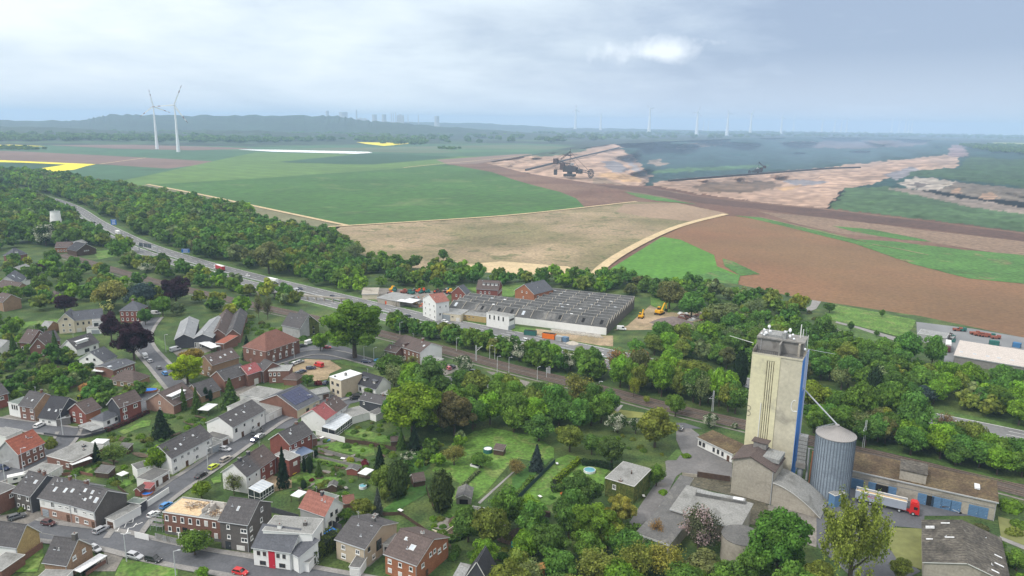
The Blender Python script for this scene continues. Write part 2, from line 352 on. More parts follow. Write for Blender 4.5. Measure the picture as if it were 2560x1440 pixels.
f([(1090,400),(1290,386),(1330,385),(1280,396),(1190,410),(1120,412)],0.75,mat('pink_soil',(0.20,0.14,0.11),var=0.2,scale=0.01,coords=A_))
f([(370,463),(640,447),(860,431),(1010,421),(1130,413),(1190,424),(1230,431),(1280,449),(1340,466),(1400,481),(1440,497),(1462,520),(1280,540),(1100,552),(870,566),(620,513)],0.9,green)
f([(1120,412),(1205,405),(1260,419),(1310,432),(1380,446),(1480,459),(1600,466),(1680,478),(1760,492),(1900,507),(2060,522),(2300,550),(2560,582),(2900,628),(2900,760),(2560,720),(2300,660),(1980,580),(1810,540),(1690,508),(1590,505),(1462,520),(1440,497),(1400,481),(1340,466),(1280,449),(1230,431),(1190,424)],0.45,brown)
f([(1600,468),(1700,482),(1760,497),(1700,500),(1620,490),(1560,480)],0.55,mat('grey_brown_soil',(0.15,0.10,0.07),var=0.2,scale=0.01,coords=A_))
f([(1560,480),(1620,488),(1680,500),(1740,512),(1700,508),(1640,503),(1590,492)],0.7,weed,2)
f([(340,462),(370,463),(620,513),(860,564),(830,580),(640,545),(480,510),(350,480)],0.5,olive)
f([(830,570),(870,566),(1100,552),(1280,540),(1462,520),(1590,505),(1690,508),(1820,535),(1760,552),(1640,590),(1560,640),(1480,700),(1280,700),(1000,690),(880,640),(860,590)],0.5,tan)
f([(1560,512),(1690,508),(1820,535),(1740,556),(1620,545),(1540,530)],0.7,mat('bare_soil',(0.27,0.19,0.125),var=0.2,scale=0.012,fine=(0.2,0.2),coords=A_),2)
f([(1120,670),(1250,655),(1420,668),(1490,690),(1400,705),(1150,700)],0.7,sand,2)
f([(1800,540),(1880,545),(1980,572),(2140,612),(2280,662),(2420,698),(2560,712),(2900,740),(2900,930),(2560,850),(2300,800),(2000,755),(1800,715),(1600,690),(1650,594),(1720,562)],0.65,plough)
f([(1835,540),(1900,545),(2060,580),(2140,600),(2230,605),(2400,625),(2560,640),(2900,690),(2900,740),(2560,712),(2420,698),(2280,662),(2140,612),(1980,572),(1880,548)],0.8,weed,1.5)
f([(2080,566),(2180,575),(2300,598),(2330,606),(2250,600),(2140,582)],0.7,weed,2)
f([(2100,585),(2300,603),(2560,645),(2900,690),(2900,650),(2560,605),(2300,575),(2060,545),(1900,530),(1990,560)],0.6,mat('stubble',(0.20,0.135,0.09),var=0.25,scale=0.012,fine=(0.2,0.35),coords=A_),2)
f([(1500,700),(1530,672),(1655,594),(1700,601),(1785,640),(1792,668),(1850,692),(1840,712),(1700,720)],0.9,bgreen)
f([(1700,700),(1790,680),(1850,692),(1845,715),(1740,720)],1.0,weed,1)
f([(1805,648),(1830,655),(1900,688),(1850,692),(1812,668)],0.9,weed,0.8)
f([(870,352),(930,353),(1030,357),(1010,361),(960,365),(915,360)],0.5,yellow)
f([(863,332),(960,333),(955,334.5),(868,334.5)],0.5,foil)
f([(595,374),(700,375),(920,380),(932,382.5),(890,385),(680,379.5)],0.9,foil)
f([(2480,356),(2900,362),(2900,380),(2560,374),(2500,366)],0.5,mat('pale_crop',(0.30,0.31,0.10),var=0.15,scale=0.005,stripes=(0,150,0.5,(0.1,0.2,0.05)),coords=A_))
f([(1120,403),(1500,462),(2060,524),(2900,632),(2900,940),(2300,830),(1500,712),(1380,700),(1560,560),(1400,470)],0.3,brown)
f([(1480,462),(1600,468),(1680,481),(1760,495),(1900,510),(2060,525),(2300,553),(2900,631),(2900,668),(2560,606),(2300,572),(2060,546),(1900,524),(1760,510),(1600,482)],0.58,mat('dark_soil',(0.085,0.045,0.032),var=.3,scale=.02,fine=(.15,.3),coords=A_),5)
def W_(pts):return[G(p)for p in pts]
def line(name,pts,w,z,m,**k):
 P=smooth(W_(pts));return strip(name,P,-w/2,w/2,z,m,**k)
line('dirt_track',[(368,462),(500,487),(620,513),(760,543),(870,566)],7,1.1,sand)
line('dirt_track',[(820,569),(870,566),(1100,552),(1280,540),(1462,520),(1592,505)],6,1.15,sand)
line('dirt_track',[(1478,700),(1510,665),(1560,632),(1640,590),(1710,562),(1815,537)],9,1.2,sand)
line('dirt_track',[(1008,420),(1090,411),(1200,402),(1330,387)],6,1.1,sand)
line('dirt_track',[(1900,545),(2000,568),(2080,588),(2165,607)],2.2,1.1,tan)
line('dirt_track',[(2180,613),(2250,625),(2320,640)],2.2,1.1,tan)
line('dirt_track',[(640,447),(780,437),(1008,421)],4,1.0,mat('pale_grass',(0.14,0.22,0.08),coords=A_))
line('dirt_track',[(250,411),(300,404),(365,395)],6,1.0,sand)
sheet('ground',[(-300,450),(60,450),(340,470),(640,545),(830,575),(900,640),(1000,672),(1300,690),(1500,690),(1840,714),(2000,750),(2300,795),(2560,850),(2900,930),(3600,1750),(1280,2400),(-1000,1750)],1.3,mg)
GZ=1.3
asph=mat('motorway_asphalt',(0.165,0.165,0.165),var=0.15,scale=0.05,fine=(0.8,0.12),stripes=(0,900,0.0),coords=A_)
asph2=mat('street_asphalt',(0.105,0.108,0.118),var=0.22,scale=0.12,fine=(1.5,0.15),stain=((0.065,0.068,0.075),0.15,0.58,0.7),coords=A_)
pave=mat('pavement_slabs',(0.235,0.225,0.215),var=0.2,scale=0.25,fine=(1.8,0.2),coords=A_)
yardm=mat('yard_paving',(0.19,0.175,0.155),var=0.28,scale=0.2,fine=(1.5,0.25),stain=((0.10,0.095,0.08),0.2,0.56,0.7),coords=A_)
wht=mat('white_marking',(0.78,0.78,0.76),var=0.1)
gal=mat('galvanised_steel',(0.36,0.38,0.40),var=0.2,rough=0.5,spec=0.5)
verge=mat('verge_grass',(0.070,0.125,0.028),var=0.4,scale=0.2,fine=(1.0,0.4),coords=A_)
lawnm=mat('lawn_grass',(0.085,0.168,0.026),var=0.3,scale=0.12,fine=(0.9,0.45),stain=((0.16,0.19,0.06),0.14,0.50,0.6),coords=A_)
lawn2=mat('shaded_lawn_grass',(0.050,0.125,0.022),var=0.3,scale=0.15,fine=(0.9,0.3),stain=((0.11,0.14,0.04),0.12,0.55,0.6),coords=A_)  # darker copy of the lawn grass, shade put into its colour
gravel=mat('ballast_gravel',(0.098,0.080,0.068),var=0.25,scale=0.3,fine=(2.5,0.35),coords=A_)
dirt=mat('bare_dirt',(0.36,0.27,0.175),var=0.28,scale=0.12,col2=(0.24,0.19,0.11),fine=(1.2,0.25),coords=A_)
MWP=smooth(W_([(20,474),(55,484),(110,499),(150,512),(182,528),(225,560),(275,586),(337,617),(440,652),(565,688),(700,722),(840,756),(965,787),(1065,812),(1170,832),(1280,855),(1405,878),(1530,905),(1660,936),(1805,967),(2000,1003),(2240,1052),(2430,1090),(2560,1118),(2800,1172)]))
strip('motorway',MWP,-14.5,-1.6,GZ+0.10,asph)
strip('motorway',MWP,1.6,13.6,GZ+0.10,asph)
strip('verge',MWP,-1.6,1.6,GZ+0.06,verge)
strip('verge',MWP,-20,-14.5,GZ+0.03,verge);strip('verge',MWP,13.6,18,GZ+0.03,verge)
for d in(-14.0,-2.1,2.1,13.1):strip('road_marking',MWP,d-0.15,d+0.15,GZ+0.13,wht)
def dashes(name,P,d,on,off,w,z,m):
 mb=MB();acc=0;A=offs(P,d)
 for a,b in zip(A,A[1:]):
  L=(b-a).length;t=(b-a).normalized();n=Vector((t.y,-t.x,0))*w/2;s=-(acc%(on+off))
  while s<L:
   s0,s1=max(s,0),min(s+on,L)
   if s1>s0:
    p,q=a+t*s0,a+t*s1;mb.face([(v.x,v.y,z)for v in(p+n,q+n,q-n,p-n)][::-1],m)
   s+=on+off
  acc+=L
 return setp(mb.obj(name),kind='structure')
for d in(-6.2,-10.2,6.0,9.8):dashes('road_marking',MWP,d,6,12,0.2,GZ+0.13,wht)
def guard(P,d,label,i0=0,i1=None):
 t=empty('guard_rail',(P[i0].x,P[i0].y,GZ),label=label,cat='guard rail',group='crash barriers along the motorway');A=offs(P,d)[i0:i1];o=A[0]
 mb=MB()
 for a,b in zip(A,A[1:]):
  n=Vector(((b-a).y,-(b-a).x,0)).normalized()*0.12
  for z0,z1 in((0.45,0.80),):
   q=[a-n,b-n,b+n,a+n]
   mb.face([(v.x-o.x,v.y-o.y,z1)for v in q],gal);mb.face([(v.x-o.x,v.y-o.y,z)for v,z in((a-n,z0),(b-n,z0),(b-n,z1),(a-n,z1))],gal)
   mb.face([(v.x-o.x,v.y-o.y,z)for v,z in((a+n,z0),(b+n,z0),(b+n,z1),(a+n,z1))],gal)
 r=mb.obj('rail',t);setp(r)
 mb=MB()
 for a,b in zip(A,A[1:]):
  L=(b-a).length;k=int(L/8)
  for i in range(k):
   p=a.lerp(b,i/k)-o;mb.box((p.x-.06,p.y-.06,-.1),(p.x+.06,p.y+.06,.5),gal)
 setp(mb.obj('posts',t),kind='stuff')
guard(MWP,-0.9,'steel crash barrier on the far side of the motorway median');guard(MWP,0.9,'steel crash barrier on the near side of the motorway median')
guard(MWP,-15.2,'outer steel crash barrier on the field side of the motorway');guard(MWP,14.4,'outer steel crash barrier on the town side of the motorway')
RLP=smooth(W_([(150,640),(220,660),(290,681),(380,707),(475,731),(600,761),(680,779),(830,811),(962,842),(1085,874),(1190,904),(1280,928),(1340,943),(1505,982),(1605,1010),(1717,1038),(1830,1063),(2005,1106),(2180,1147),(2400,1198),(2505,1223),(2560,1238),(2800,1300)]))
strip('railway_bed',RLP,-5.4,4.9,GZ+0.12,gravel)
strip('path',RLP,6.5,7.6,GZ+0.10,yardm)
rust=mat('rusty_rail_steel',(0.20,0.15,0.12),var=0.2,rough=0.5);slp=mat('dark_sleeper',(0.075,0.062,0.052),var=0.2)
for k,(c,lab)in enumerate(((-3.0,'railway track nearer the motorway with rusty rails on ballast'),(2.4,'railway track nearer the town with rusty rails on ballast'))):
 t=empty('railway_track',(RLP[0].x,RLP[0].y,GZ),label=lab,cat='railway track',group='railway tracks');o=RLP[0]
 for s in(-0.75,0.75):
  A,B=offs(RLP,c+s-0.09),offs(RLP,c+s+0.09);mb=MB()
  for i in range(len(RLP)-1):
   q=[A[i],A[i+1],B[i+1],B[i]]
   mb.face([(v.x-o.x,v.y-o.y,0.42)for v in q][::-1],rust)
   for e in(A,B):mb.face([(e[i].x-o.x,e[i].y-o.y,0.2),(e[i+1].x-o.x,e[i+1].y-o.y,0.2),(e[i+1].x-o.x,e[i+1].y-o.y,0.42),(e[i].x-o.x,e[i].y-o.y,0.42)],rust)
  mb.obj('rail',t)
 mb=MB();A,B=offs(RLP,c-1.3),offs(RLP,c+1.3)
 for i in range(len(RLP)-1):
  a0,a1,b0,b1=A[i],A[i+1],B[i],B[i+1];n=int((a1-a0).length/0.9)
  if PX(a0)[0]<900:continue
  for j in range(n):
   t0,t1=j/n,(j+0.35)/n;q=[a0.lerp(a1,t0),a0.lerp(a1,t1),b0.lerp(b1,t1),b0.lerp(b1,t0)]
   mb.face([(v.x-o.x,v.y-o.y,0.2)for v in q][::-1],slp)
 setp(mb.obj('sleepers',t),kind='stuff')
bark=mat('bark',(0.085,0.065,0.048),var=0.3,scale=1.0)
def leafmesh(name,C,Nn,size,col,jit=0.35,rs=None):
 """quads at C facing Nn, with per-face colour"""
 n=len(C);rs=rs or np.random.RandomState(1)
 Nn=Nn+rs.normal(0,jit,(n,3));Nn/=np.linalg.norm(Nn,axis=1)[:,None]+1e-9
 a=np.cross(Nn,rs.normal(0,1,(n,3)));a/=np.linalg.norm(a,axis=1)[:,None]+1e-9
 b=np.cross(Nn,a);s=(size*rs.uniform(0.6,1.35,n))[:,None];a,b=a*s,b*s*rs.uniform(0.5,1.0,n)[:,None]
 V=np.stack([C-a*0.9-b*0.3,C+a*0.1-b,C+a,C-a*0.2+b],1).reshape(-1,3)
 me=bpy.data.meshes.new(name);me.vertices.add(4*n);me.vertices.foreach_set('co',V.astype(np.float32).ravel())
 me.loops.add(4*n);me.loops.foreach_set('vertex_index',np.arange(4*n,dtype=np.int32))
 me.polygons.add(n);me.polygons.foreach_set('loop_start',np.arange(0,4*n,4,dtype=np.int32))
 me.materials.append(FOL);me.update(calc_edges=True)
 at=me.attributes.new('var','FLOAT_COLOR','FACE');c4=np.ones((n,4),np.float32);c4[:,:3]=col;at.data.foreach_set('color',c4.ravel())
 return me
def sph(rs,n):
 v=rs.normal(0,1,(n,3));return v/np.linalg.norm(v,axis=1)[:,None]
def crown(seed,nl,size,nb=22,br=(0.26,0.48),kind='round',inner=0.25):
 rs=np.random.RandomState(seed);Cs,Ns,Ks=[],[],[]
 if kind=='feather':
  d=sph(rs,nb*3);d=d[d[:,2]>-0.45][:nb];ctr=d*(rs.uniform(0.25,0.85,nb)[:,None])*np.array([1,1,1.0])
  for c in ctr:
   k=nl//nb;u=sph(rs,k)*rs.uniform(0.1,1.0,(k,1));e=rs.uniform(.09,.16);q=u*np.array([e,e,e*2.6])+c*np.array([1,1,1])+np.array([c[0],c[1],0])*u[:,2:]*0.12
   Cs.append(q);Ns.append(u+np.array([0,0,.2]));g=rs.uniform(.7,1.35)*rs.uniform(.55,1.45,k);Ks.append(np.stack([g,g,g],1))
 if kind in('round','loose','tall','low'):
  d=sph(rs,nb*3);d=d[d[:,2]>-0.75][:nb]
  rad=rs.uniform(0.45,0.78,len(d));ctr=d*rad[:,None]
  ctr[:,:2]*=(1+0.18*rs.normal(0,1,(len(d),1)))
  rr=rs.uniform(br[0],br[1],len(d));w=rr**2;w/=w.sum()
  tint=rs.uniform(0.76,1.3,len(d));warm=rs.normal(0,0.035,len(d))
  for c,r,k,t,wm in zip(ctr,rr,(w*nl).astype(int),tint,warm):
   u=sph(rs,k);u[:,2]=np.abs(u[:,2])*rs.choice([1,1,1,-0.6],k)
   q=r*(rs.uniform(0.7,1.12,k)if kind!='loose' else rs.uniform(0.2,1.25,k))
   Cs.append(c+u*q[:,None]);Ns.append(u);g=t*rs.uniform(0.66,1.38,k);Ks.append(np.stack([g*(1+wm),g,g*(1-wm)],1))
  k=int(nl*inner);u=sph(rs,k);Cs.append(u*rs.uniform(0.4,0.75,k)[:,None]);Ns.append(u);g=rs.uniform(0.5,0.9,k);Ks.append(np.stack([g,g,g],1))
 elif kind=='cone':
  k=nl;h=rs.uniform(0,1,k)**0.75;ang=rs.uniform(0,2*PI,k)
  lay=np.floor(h*9)/9;fr=h*9-np.floor(h*9)
  r=(1-h)*0.95*(0.72+0.32*(1-fr))*(1+0.16*np.sin(ang*5+lay*40)+0.08*np.sin(ang*11+lay*17))*rs.uniform(0.62,1.05,k)+0.03
  z=1-2*(1-h)*1.0;z=-1+2*h-0.05*fr
  Cs.append(np.stack([r*np.cos(ang),r*np.sin(ang),z],1));Ns.append(np.stack([np.cos(ang),np.sin(ang),0.7+0*ang],1));g=rs.uniform(0.55,1.3,k)*(0.85+0.3*np.sin(ang*5+lay*40)*0.5);Ks.append(np.stack([g,g,g],1))
 elif kind=='column':
  k=nl;u=sph(rs,k);ang=np.arctan2(u[:,1],u[:,0])
  r=rs.uniform(0.72,1.05,k)*(1+0.13*np.sin(ang*4+u[:,2]*9))
  Cs.append(u*r[:,None]);Ns.append(u+np.array([0,0,0.5]));g=rs.uniform(0.6,1.35,k);Ks.append(np.stack([g,g,g],1))
 elif kind=='bush':
  k=nl;d=sph(rs,9);d[:,2]=np.abs(d[:,2])*0.5;ctr=d*0.5
  for c in ctr:
   u=sph(rs,k//9);u[:,2]=np.abs(u[:,2]);r=rs.uniform(0.3,0.56,k//9)
   Cs.append(c+u*r[:,None]);Ns.append(u);g=rs.uniform(0.65,1.3,k//9)*rs.uniform(0.8,1.2);Ks.append(np.stack([g,g,g],1))
 C,Nn,K=np.concatenate(Cs),np.concatenate(Ns),np.concatenate(Ks)
 return C,Nn,K,size,rs
def cm(*a,**k):
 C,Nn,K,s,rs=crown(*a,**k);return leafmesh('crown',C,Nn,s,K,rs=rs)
def blossom(seed,nl,size,frac,white,green=(0.055,0.105,0.03),**k):
 C,Nn,K,s,rs=crown(seed,nl,size,**k)
 n=len(C);cl=np.sin(C[:,0]*6+seed)+np.sin(C[:,1]*6.7)+np.sin(C[:,2]*5.1+2)+rs.normal(0,1.0,n)
 m=cl>np.quantile(cl,1-frac);K=K*np.array(green);K[m]=np.array(white)*rs.uniform(0.7,1.1,(m.sum(),1))
 return leafmesh('crown',C,Nn,s,K,rs=rs)
def limbs(seed,n=5):
 """unit trunk: base z=0, crown centre at z=1, limbs out to radius ~0.6 of the crown"""
 rs=random.Random(seed);mb=MB()
 mb.tube((0,0,-0.05),(0.02,0,0.55),0.075,0.055,bark,7);mb.tube((0.02,0,0.55),(0,0.03,1.1),0.055,0.02,bark,6)
 for i in range(n):
  a=i*2*PI/n+rs.uniform(-.4,.4);z0=rs.uniform(0.4,0.75);e=Vector((math.cos(a)*0.5,math.sin(a)*0.5,z0+rs.uniform(0.3,0.55)))
  m_=Vector((math.cos(a)*0.22,math.sin(a)*0.22,z0+0.18));mb.tube((0,0,z0),m_,0.035,0.024,bark,5);mb.tube(m_,e,0.024,0.008,bark,4)
 return mb.mesh('trunk')
def twigs(seed,n=170):
 rs=random.Random(seed);mb=MB();tip=[]
 mb.tube((0,0,-1.4),(0,0,-0.2),0.05,0.035,bark,6)
 for i in range(n):
  a,e=rs.uniform(0,2*PI),rs.uniform(0.05,1.35);L=rs.uniform(0.6,1.0);d=Vector((math.cos(a)*math.cos(e),math.sin(a)*math.cos(e),math.sin(e)))
  s=Vector((0,0,rs.uniform(-0.7,0.1)));m_=s+d*L*0.55;t=m_+(d+Vector((rs.uniform(-.5,.5),rs.uniform(-.5,.5),rs.uniform(0,.5))))*0.33
  mb.tube(s,m_,0.016,0.009,bark,3,False);mb.tube(m_,t,0.009,0.004,bark,3,False);tip.append(t)
 return mb.mesh('branches')
TRK=[limbs(i)for i in range(3)];TWG=[twigs(5),twigs(6)]
CR={'feather':[cm(15,15000,0.026,nb=90,kind='feather',inner=0.03)],'big':[cm(i,11000,0.046,nb=60,br=(0.12,0.28))for i in(11,12,13)],'mid':[cm(i,4800,0.068,nb=34,br=(0.20,0.42))for i in(21,22,23,24)],'low':[cm(i,1500,0.125,nb=16)for i in(31,32,33,34)],'loose':[cm(i,3000,0.055,nb=30,kind='loose',inner=0.1)for i in(41,42)],'cone':[cm(i,3200,0.085,kind='cone')for i in(51,52)],'column':[cm(i,2600,0.10,kind='column')for i in(61,62)],'bush':[cm(i,1500,0.12,kind='bush')for i in(71,72,73)],'white':[blossom(i,4200,0.062,0.45,(0.62,0.62,0.52),nb=26)for i in(81,82)],'pink':[blossom(i,5000,0.045,0.40,(0.46,0.34,0.35),green=(0.085,0.095,0.05),nb=30)for i in(91,)],'yellowb':[blossom(i,3000,0.07,0.5,(0.55,0.55,0.20),nb=22)for i in(95,)],'bare':[cm(i,1500,0.045,nb=34,kind='loose',inner=0.0)for i in(97,98)]}
GC={'g':(0.060,0.118,0.026),'d':(0.044,0.092,0.026),'b':(0.080,0.160,0.022),'y':(0.165,0.200,0.028),'o':(0.088,0.122,0.034),'n':(0.072,0.068,0.042),'p':(0.040,0.014,0.024),'s':(0.085,0.120,0.075),'c':(0.022,0.048,0.020),'u':(0.055,0.085,0.080),'r':(0.17,0.025,0.035),'a':(0.24,0.145,0.065),'e':(0.046,0.110,0.030),'w':(1,1,1),'l':(0.125,0.155,0.03),'m':(0.070,0.084,0.044)}
KN={'feather':'broadleaf_tree','big':'broadleaf_tree','mid':'broadleaf_tree','low':'broadleaf_tree','loose':'broadleaf_tree','cone':'conifer','column':'columnar_tree','bush':'shrub','white':'hawthorn_tree','pink':'blossoming_tree','yellowb':'blossoming_tree','bare':'sparse_tree'}
for k_ in GC:
 if k_ not in 'prwuc':GC[k_]=tuple(x*y for x,y in zip(GC[k_],(1.98,1.78,1.15)))
def vary(c,a=0.17):
 k=1+R.uniform(-a,a);w=R.uniform(-a,a)*0.4
 return(min(1,c[0]*k*(1+w)),min(1,c[1]*k),min(1,c[2]*k*(1-w)))
TREES=[]
def place_tree(w,r,vs,kind,ck,label,cat=None,group=None,trunk=None,name=None,reg=True):
 """w = ground position, r crown radius m, vs crown half height / r, trunk = clear height"""
 if trunk is None:trunk={'bush':-0.2,'cone':0.02,'column':0.05}.get(kind,0.18)*r
 hz={'bush':0.0}.get(kind,r*vs)
 nm=name or KN[kind];e=empty(nm,(w.x,w.y,GZ),R.uniform(0,6.28),label,cat or('shrub' if kind=='bush' else 'tree'),group)
 zc=max(trunk,0)+hz
 c=GC[ck]if isinstance(ck,str)else(ck[0]*1.60,ck[1]*1.42,ck[2]*1.05)
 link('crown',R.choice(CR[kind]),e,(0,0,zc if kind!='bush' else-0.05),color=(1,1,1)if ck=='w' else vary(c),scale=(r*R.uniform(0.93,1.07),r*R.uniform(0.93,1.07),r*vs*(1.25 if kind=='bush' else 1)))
 if kind=='bare':link('branches',R.choice(TWG),e,(0,0,zc),scale=(r,r,r*vs))
 elif kind!='bush':link('trunk',R.choice(TRK),e,scale=(r*0.95,r*0.95,zc))
 if reg:TREES.append((w.x,w.y,r))
 return e
def T(cx,cy,rp,kind='mid',ck='g',label=None,vs=None,group=None,trunk=None,cat=None,name=None):
 """tree by where its crown shows in the photo: centre and horizontal radius in photo pixels"""
 vs=vs or{'cone':2.1,'column':2.6,'bush':0.75,'big':0.95,'white':0.85,'tall':1.2}.get(kind,0.95)
 z=GZ
 for _ in range(4):
  w=G((cx,cy),z);dep=(w-Vector((0,0,CH))).dot(FW);r=rp*dep/F/OS*(1.1 if kind in('big','mid','loose')else 1)
  tk=trunk if trunk is not None else{'bush':0.0,'cone':0.02,'column':0.05}.get(kind,0.18)*r
  z=GZ+tk+(r*vs if kind!='bush' else r*vs*0.4)
 return place_tree(w,r,vs,kind,ck,label,cat,group,tk,name)
def seg_d(P,w):
 b=1e9
 for a,c in zip(P,P[1:]):
  ab=c-a;t=max(0,min(1,(w-a).dot(ab)/ab.length_squared));b=min(b,(w-a-ab*t).length)
 return b
MW0=[Vector((p.x,p.y,0))for p in MWP[::3]];RL0=[Vector((p.x,p.y,0))for p in RLP[::3]]
FOOT=[]
def pin(x,y,P):
 r=False
 for i in range(len(P)):
  x0,y0=P[i-1];x1,y1=P[i]
  if(y<y0)!=(y<y1)and x<(x1-x0)*(y-y0)/(y1-y0)+x0:r=not r
 return r
def blocked(w,r):
 for P in FOOT:
  if pin(w.x,w.y,P):return True
  if any(math.hypot(w.x-x,w.y-y)<r for x,y in P):return True
 return False
def scatter(poly,sp,rr,kinds,label,group,far=False,avoid=True,vs=(0.85,1.15),mwgap=17,rlgap=8.5,maxn=999,tshr=0.6):
 """a jittered grid of trees whose feet stand inside the photo polygon"""
 P=[G(p,GZ)for p in poly];P2=[(p.x,p.y)for p in P]
 x0,x1=min(p[0]for p in P2),max(p[0]for p in P2);y0,y1=min(p[1]for p in P2),max(p[1]for p in P2)
 out=[];y=y0
 while y<y1:
  x=x0+R.uniform(0,sp)
  while x<x1:
   px,py=x+R.uniform(-.42,.42)*sp,y+R.uniform(-.42,.42)*sp
   if pin(px,py,P2):
    w=Vector((px,py,0));r=R.uniform(*rr)
    ok=True
    if avoid:ok=seg_d(MW0,w)>mwgap and seg_d(RL0,w)>rlgap and not blocked(w,r*0.6)and not any(abs(px-a)<30 and abs(py-b)<30 and math.hypot(px-a,py-b)<(r+q)*tshr for a,b,q in TREES)
    if ok:out.append((w,r))
   x+=sp
  y+=sp
 R.shuffle(out);out=out[:maxn];tot=sum(k[2]for k in kinds)
 far_parts=[]
 for w,r in out:
  u=R.uniform(0,tot)
  for kd,ck,wt in kinds:
   u-=wt
   if u<=0:break
  if far:far_parts.append((w,r,R.uniform(*vs),ck))
  else:CAND.append((w,r,R.uniform(*vs)*(0.8 if kd=='bush' else 1),kd,ck,label,group));TREES.append((w.x,w.y,r))
 return far_parts
CAND=[]
CN={'g':'mid green','d':'dark green','e':'deep green','o':'olive green','b':'fresh light green','s':'grey green','m':'brownish','l':'yellow green'}
def settle():
 n0=sum(1 for o in bpy.data.objects if o.name.startswith('broadleaf_tree'));rest=[];gx={}
 for c in CAND:gx.setdefault(c[6],[]).append(PX(c[0])[0])
 for bush,lim in((False,296-n0),(True,290)):
  L=sorted([c for c in CAND if(c[3]=='bush')==bush],key=lambda c:-c[1]/c[0].length)
  for i,(w,r,vs,kd,ck,label,group)in enumerate(L):
   if i>=lim:rest.append((w,r,vs,ck));continue
   xs=gx[group];t=(PX(w)[0]-min(xs))/(max(xs)-min(xs)+1);place_tree(w,r,vs,kd,ck,CN[ck]+' '+label+', '+('left','middle','right')[min(2,int(t*3))]+' part',group=group,reg=False)
 woodland(rest,'smaller crowns of the woods along the motorway and between the far houses')
FARP=[crown(i,560,0.17,nb=14,br=(0.25,0.45))for i in(101,102,103,104)]
def woodland(parts,label,name='woodland'):
 Cs,Ns,Ks,Sz=[],[],[],[]
 for w,r,vs,ck in parts:
  C,Nn,K,s,rs=R.choice(FARP);a=R.uniform(0,6.28);ca,sa=math.cos(a),math.sin(a);M2=np.array([[ca,sa,0],[-sa,ca,0],[0,0,1.0]])
  Cs.append((C@M2)*np.array([r,r,r*vs])+np.array([w.x,w.y,GZ+r*vs*1.02]));Ns.append(Nn@M2);Ks.append(K*np.array(vary(GC[ck])));Sz.append(np.full(len(C),s*r))
 C=np.concatenate(Cs);o=C.mean(0)*np.array([1,1,0]);me=leafmesh(name,C-o,np.concatenate(Ns),np.concatenate(Sz),np.concatenate(Ks),rs=np.random.RandomState(3))
 ob=link(name,me,loc=tuple(o),color=(1,1,1));setp(ob,label=label,kind='stuff');return ob
def hedge(pts,w,h,ck,label,name='hedge',cat='hedge',leaf=0.30,dens=9,group=None,z=0.0):
 P=[G(p,GZ+z)for p in pts];o=P[0].copy();C,Nn=[],[];rs=np.random.RandomState(int(abs(o.x)*7)%9999)
 for a,b in zip(P,P[1:]):
  d=b-a;L=d.length;d.normalize();n=Vector((d.y,-d.x,0))
  k=int(L*(w+2*h)*dens);t=rs.uniform(-0.1,L+0.1,k);u=rs.uniform(-h,w+h,k)
  for ti,ui in zip(t,u):
   bump=1+0.10*math.sin(ti*1.7+o.x)+rs.normal(0,0.05)
   if ui<0:q,zz_,nn=-w/2*bump,h+ui,-n
   elif ui>w:q,zz_,nn=w/2*bump,h-(ui-w),n
   else:q,zz_,nn=ui-w/2,h*bump,Vector((0,0,1))
   c=a+d*ti+n*q;C.append((c.x-o.x,c.y-o.y,zz_));Nn.append(tuple(nn))
 C,Nn=np.array(C),np.array(Nn);K=rs.uniform(0.6,1.35,(len(C),1))*np.ones((1,3))
 me=leafmesh(name,C,Nn,np.full(len(C),leaf),K,rs=rs)
 c=GC[ck]if isinstance(ck,str)else ck
 t=empty(name,(o.x,o.y,GZ+z),label=label,cat=cat,group=group);link('foliage',me,t,color=c)
 mb=MB()
 for a,b in zip(P,P[1:]):
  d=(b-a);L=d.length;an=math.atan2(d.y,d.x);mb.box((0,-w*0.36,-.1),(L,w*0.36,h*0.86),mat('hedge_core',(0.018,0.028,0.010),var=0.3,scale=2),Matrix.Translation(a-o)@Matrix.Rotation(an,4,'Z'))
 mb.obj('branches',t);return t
B_={}
def bm_(k,*a,**kw):B_[k]=mat(*a,**kw);return B_[k]
bm_('white','white_render',(0.70,0.70,0.68),var=0.06,scale=0.4,stain=((0.42,0.42,0.38),0.35,0.62,0.5))
bm_('cream','cream_render',(0.56,0.50,0.38),var=0.10,scale=0.4,stain=((0.36,0.31,0.22),0.4,0.6,0.6))
bm_('beige','beige_render',(0.42,0.35,0.26),var=0.12,scale=0.5,stain=((0.28,0.22,0.16),0.5,0.58,0.6))
bm_('grey','grey_render',(0.34,0.34,0.34),var=0.14,scale=0.5,stain=((0.24,0.23,0.22),0.4,0.55,0.6))
bm_('dark','dark_cladding',(0.060,0.062,0.072),var=0.2,scale=0.6,fine=(4,0.2))
bm_('slate','brown_slate_cladding',(0.105,0.095,0.088),var=0.2,scale=0.6,fine=(4,0.2))
bm_('brick','brown_brick',(0.185,0.095,0.070),var=0.18,scale=0.5,fine=(3,0.25),stain=((0.12,0.08,0.065),0.4,0.58,0.5))
bm_('bred','red_brick',(0.20,0.068,0.052),var=0.16,scale=0.5,fine=(3,0.22))
bm_('bora','orange_brick',(0.30,0.125,0.065),var=0.16,scale=0.5,fine=(3,0.25))
bm_('btan','tan_brick',(0.27,0.175,0.110),var=0.16,scale=0.5,fine=(3,0.22))
bm_('bpink','pale_brick',(0.31,0.195,0.150),var=0.16,scale=0.5,fine=(3,0.22))
bm_('yel','yellow_brick',(0.40,0.29,0.13),var=0.12,scale=0.6,fine=(3,0.2))
bm_('conc','weathered_concrete',(0.34,0.31,0.26),var=0.16,scale=0.25,fine=(1.5,0.15),stain=((0.18,0.16,0.13),0.12,0.54,0.7))
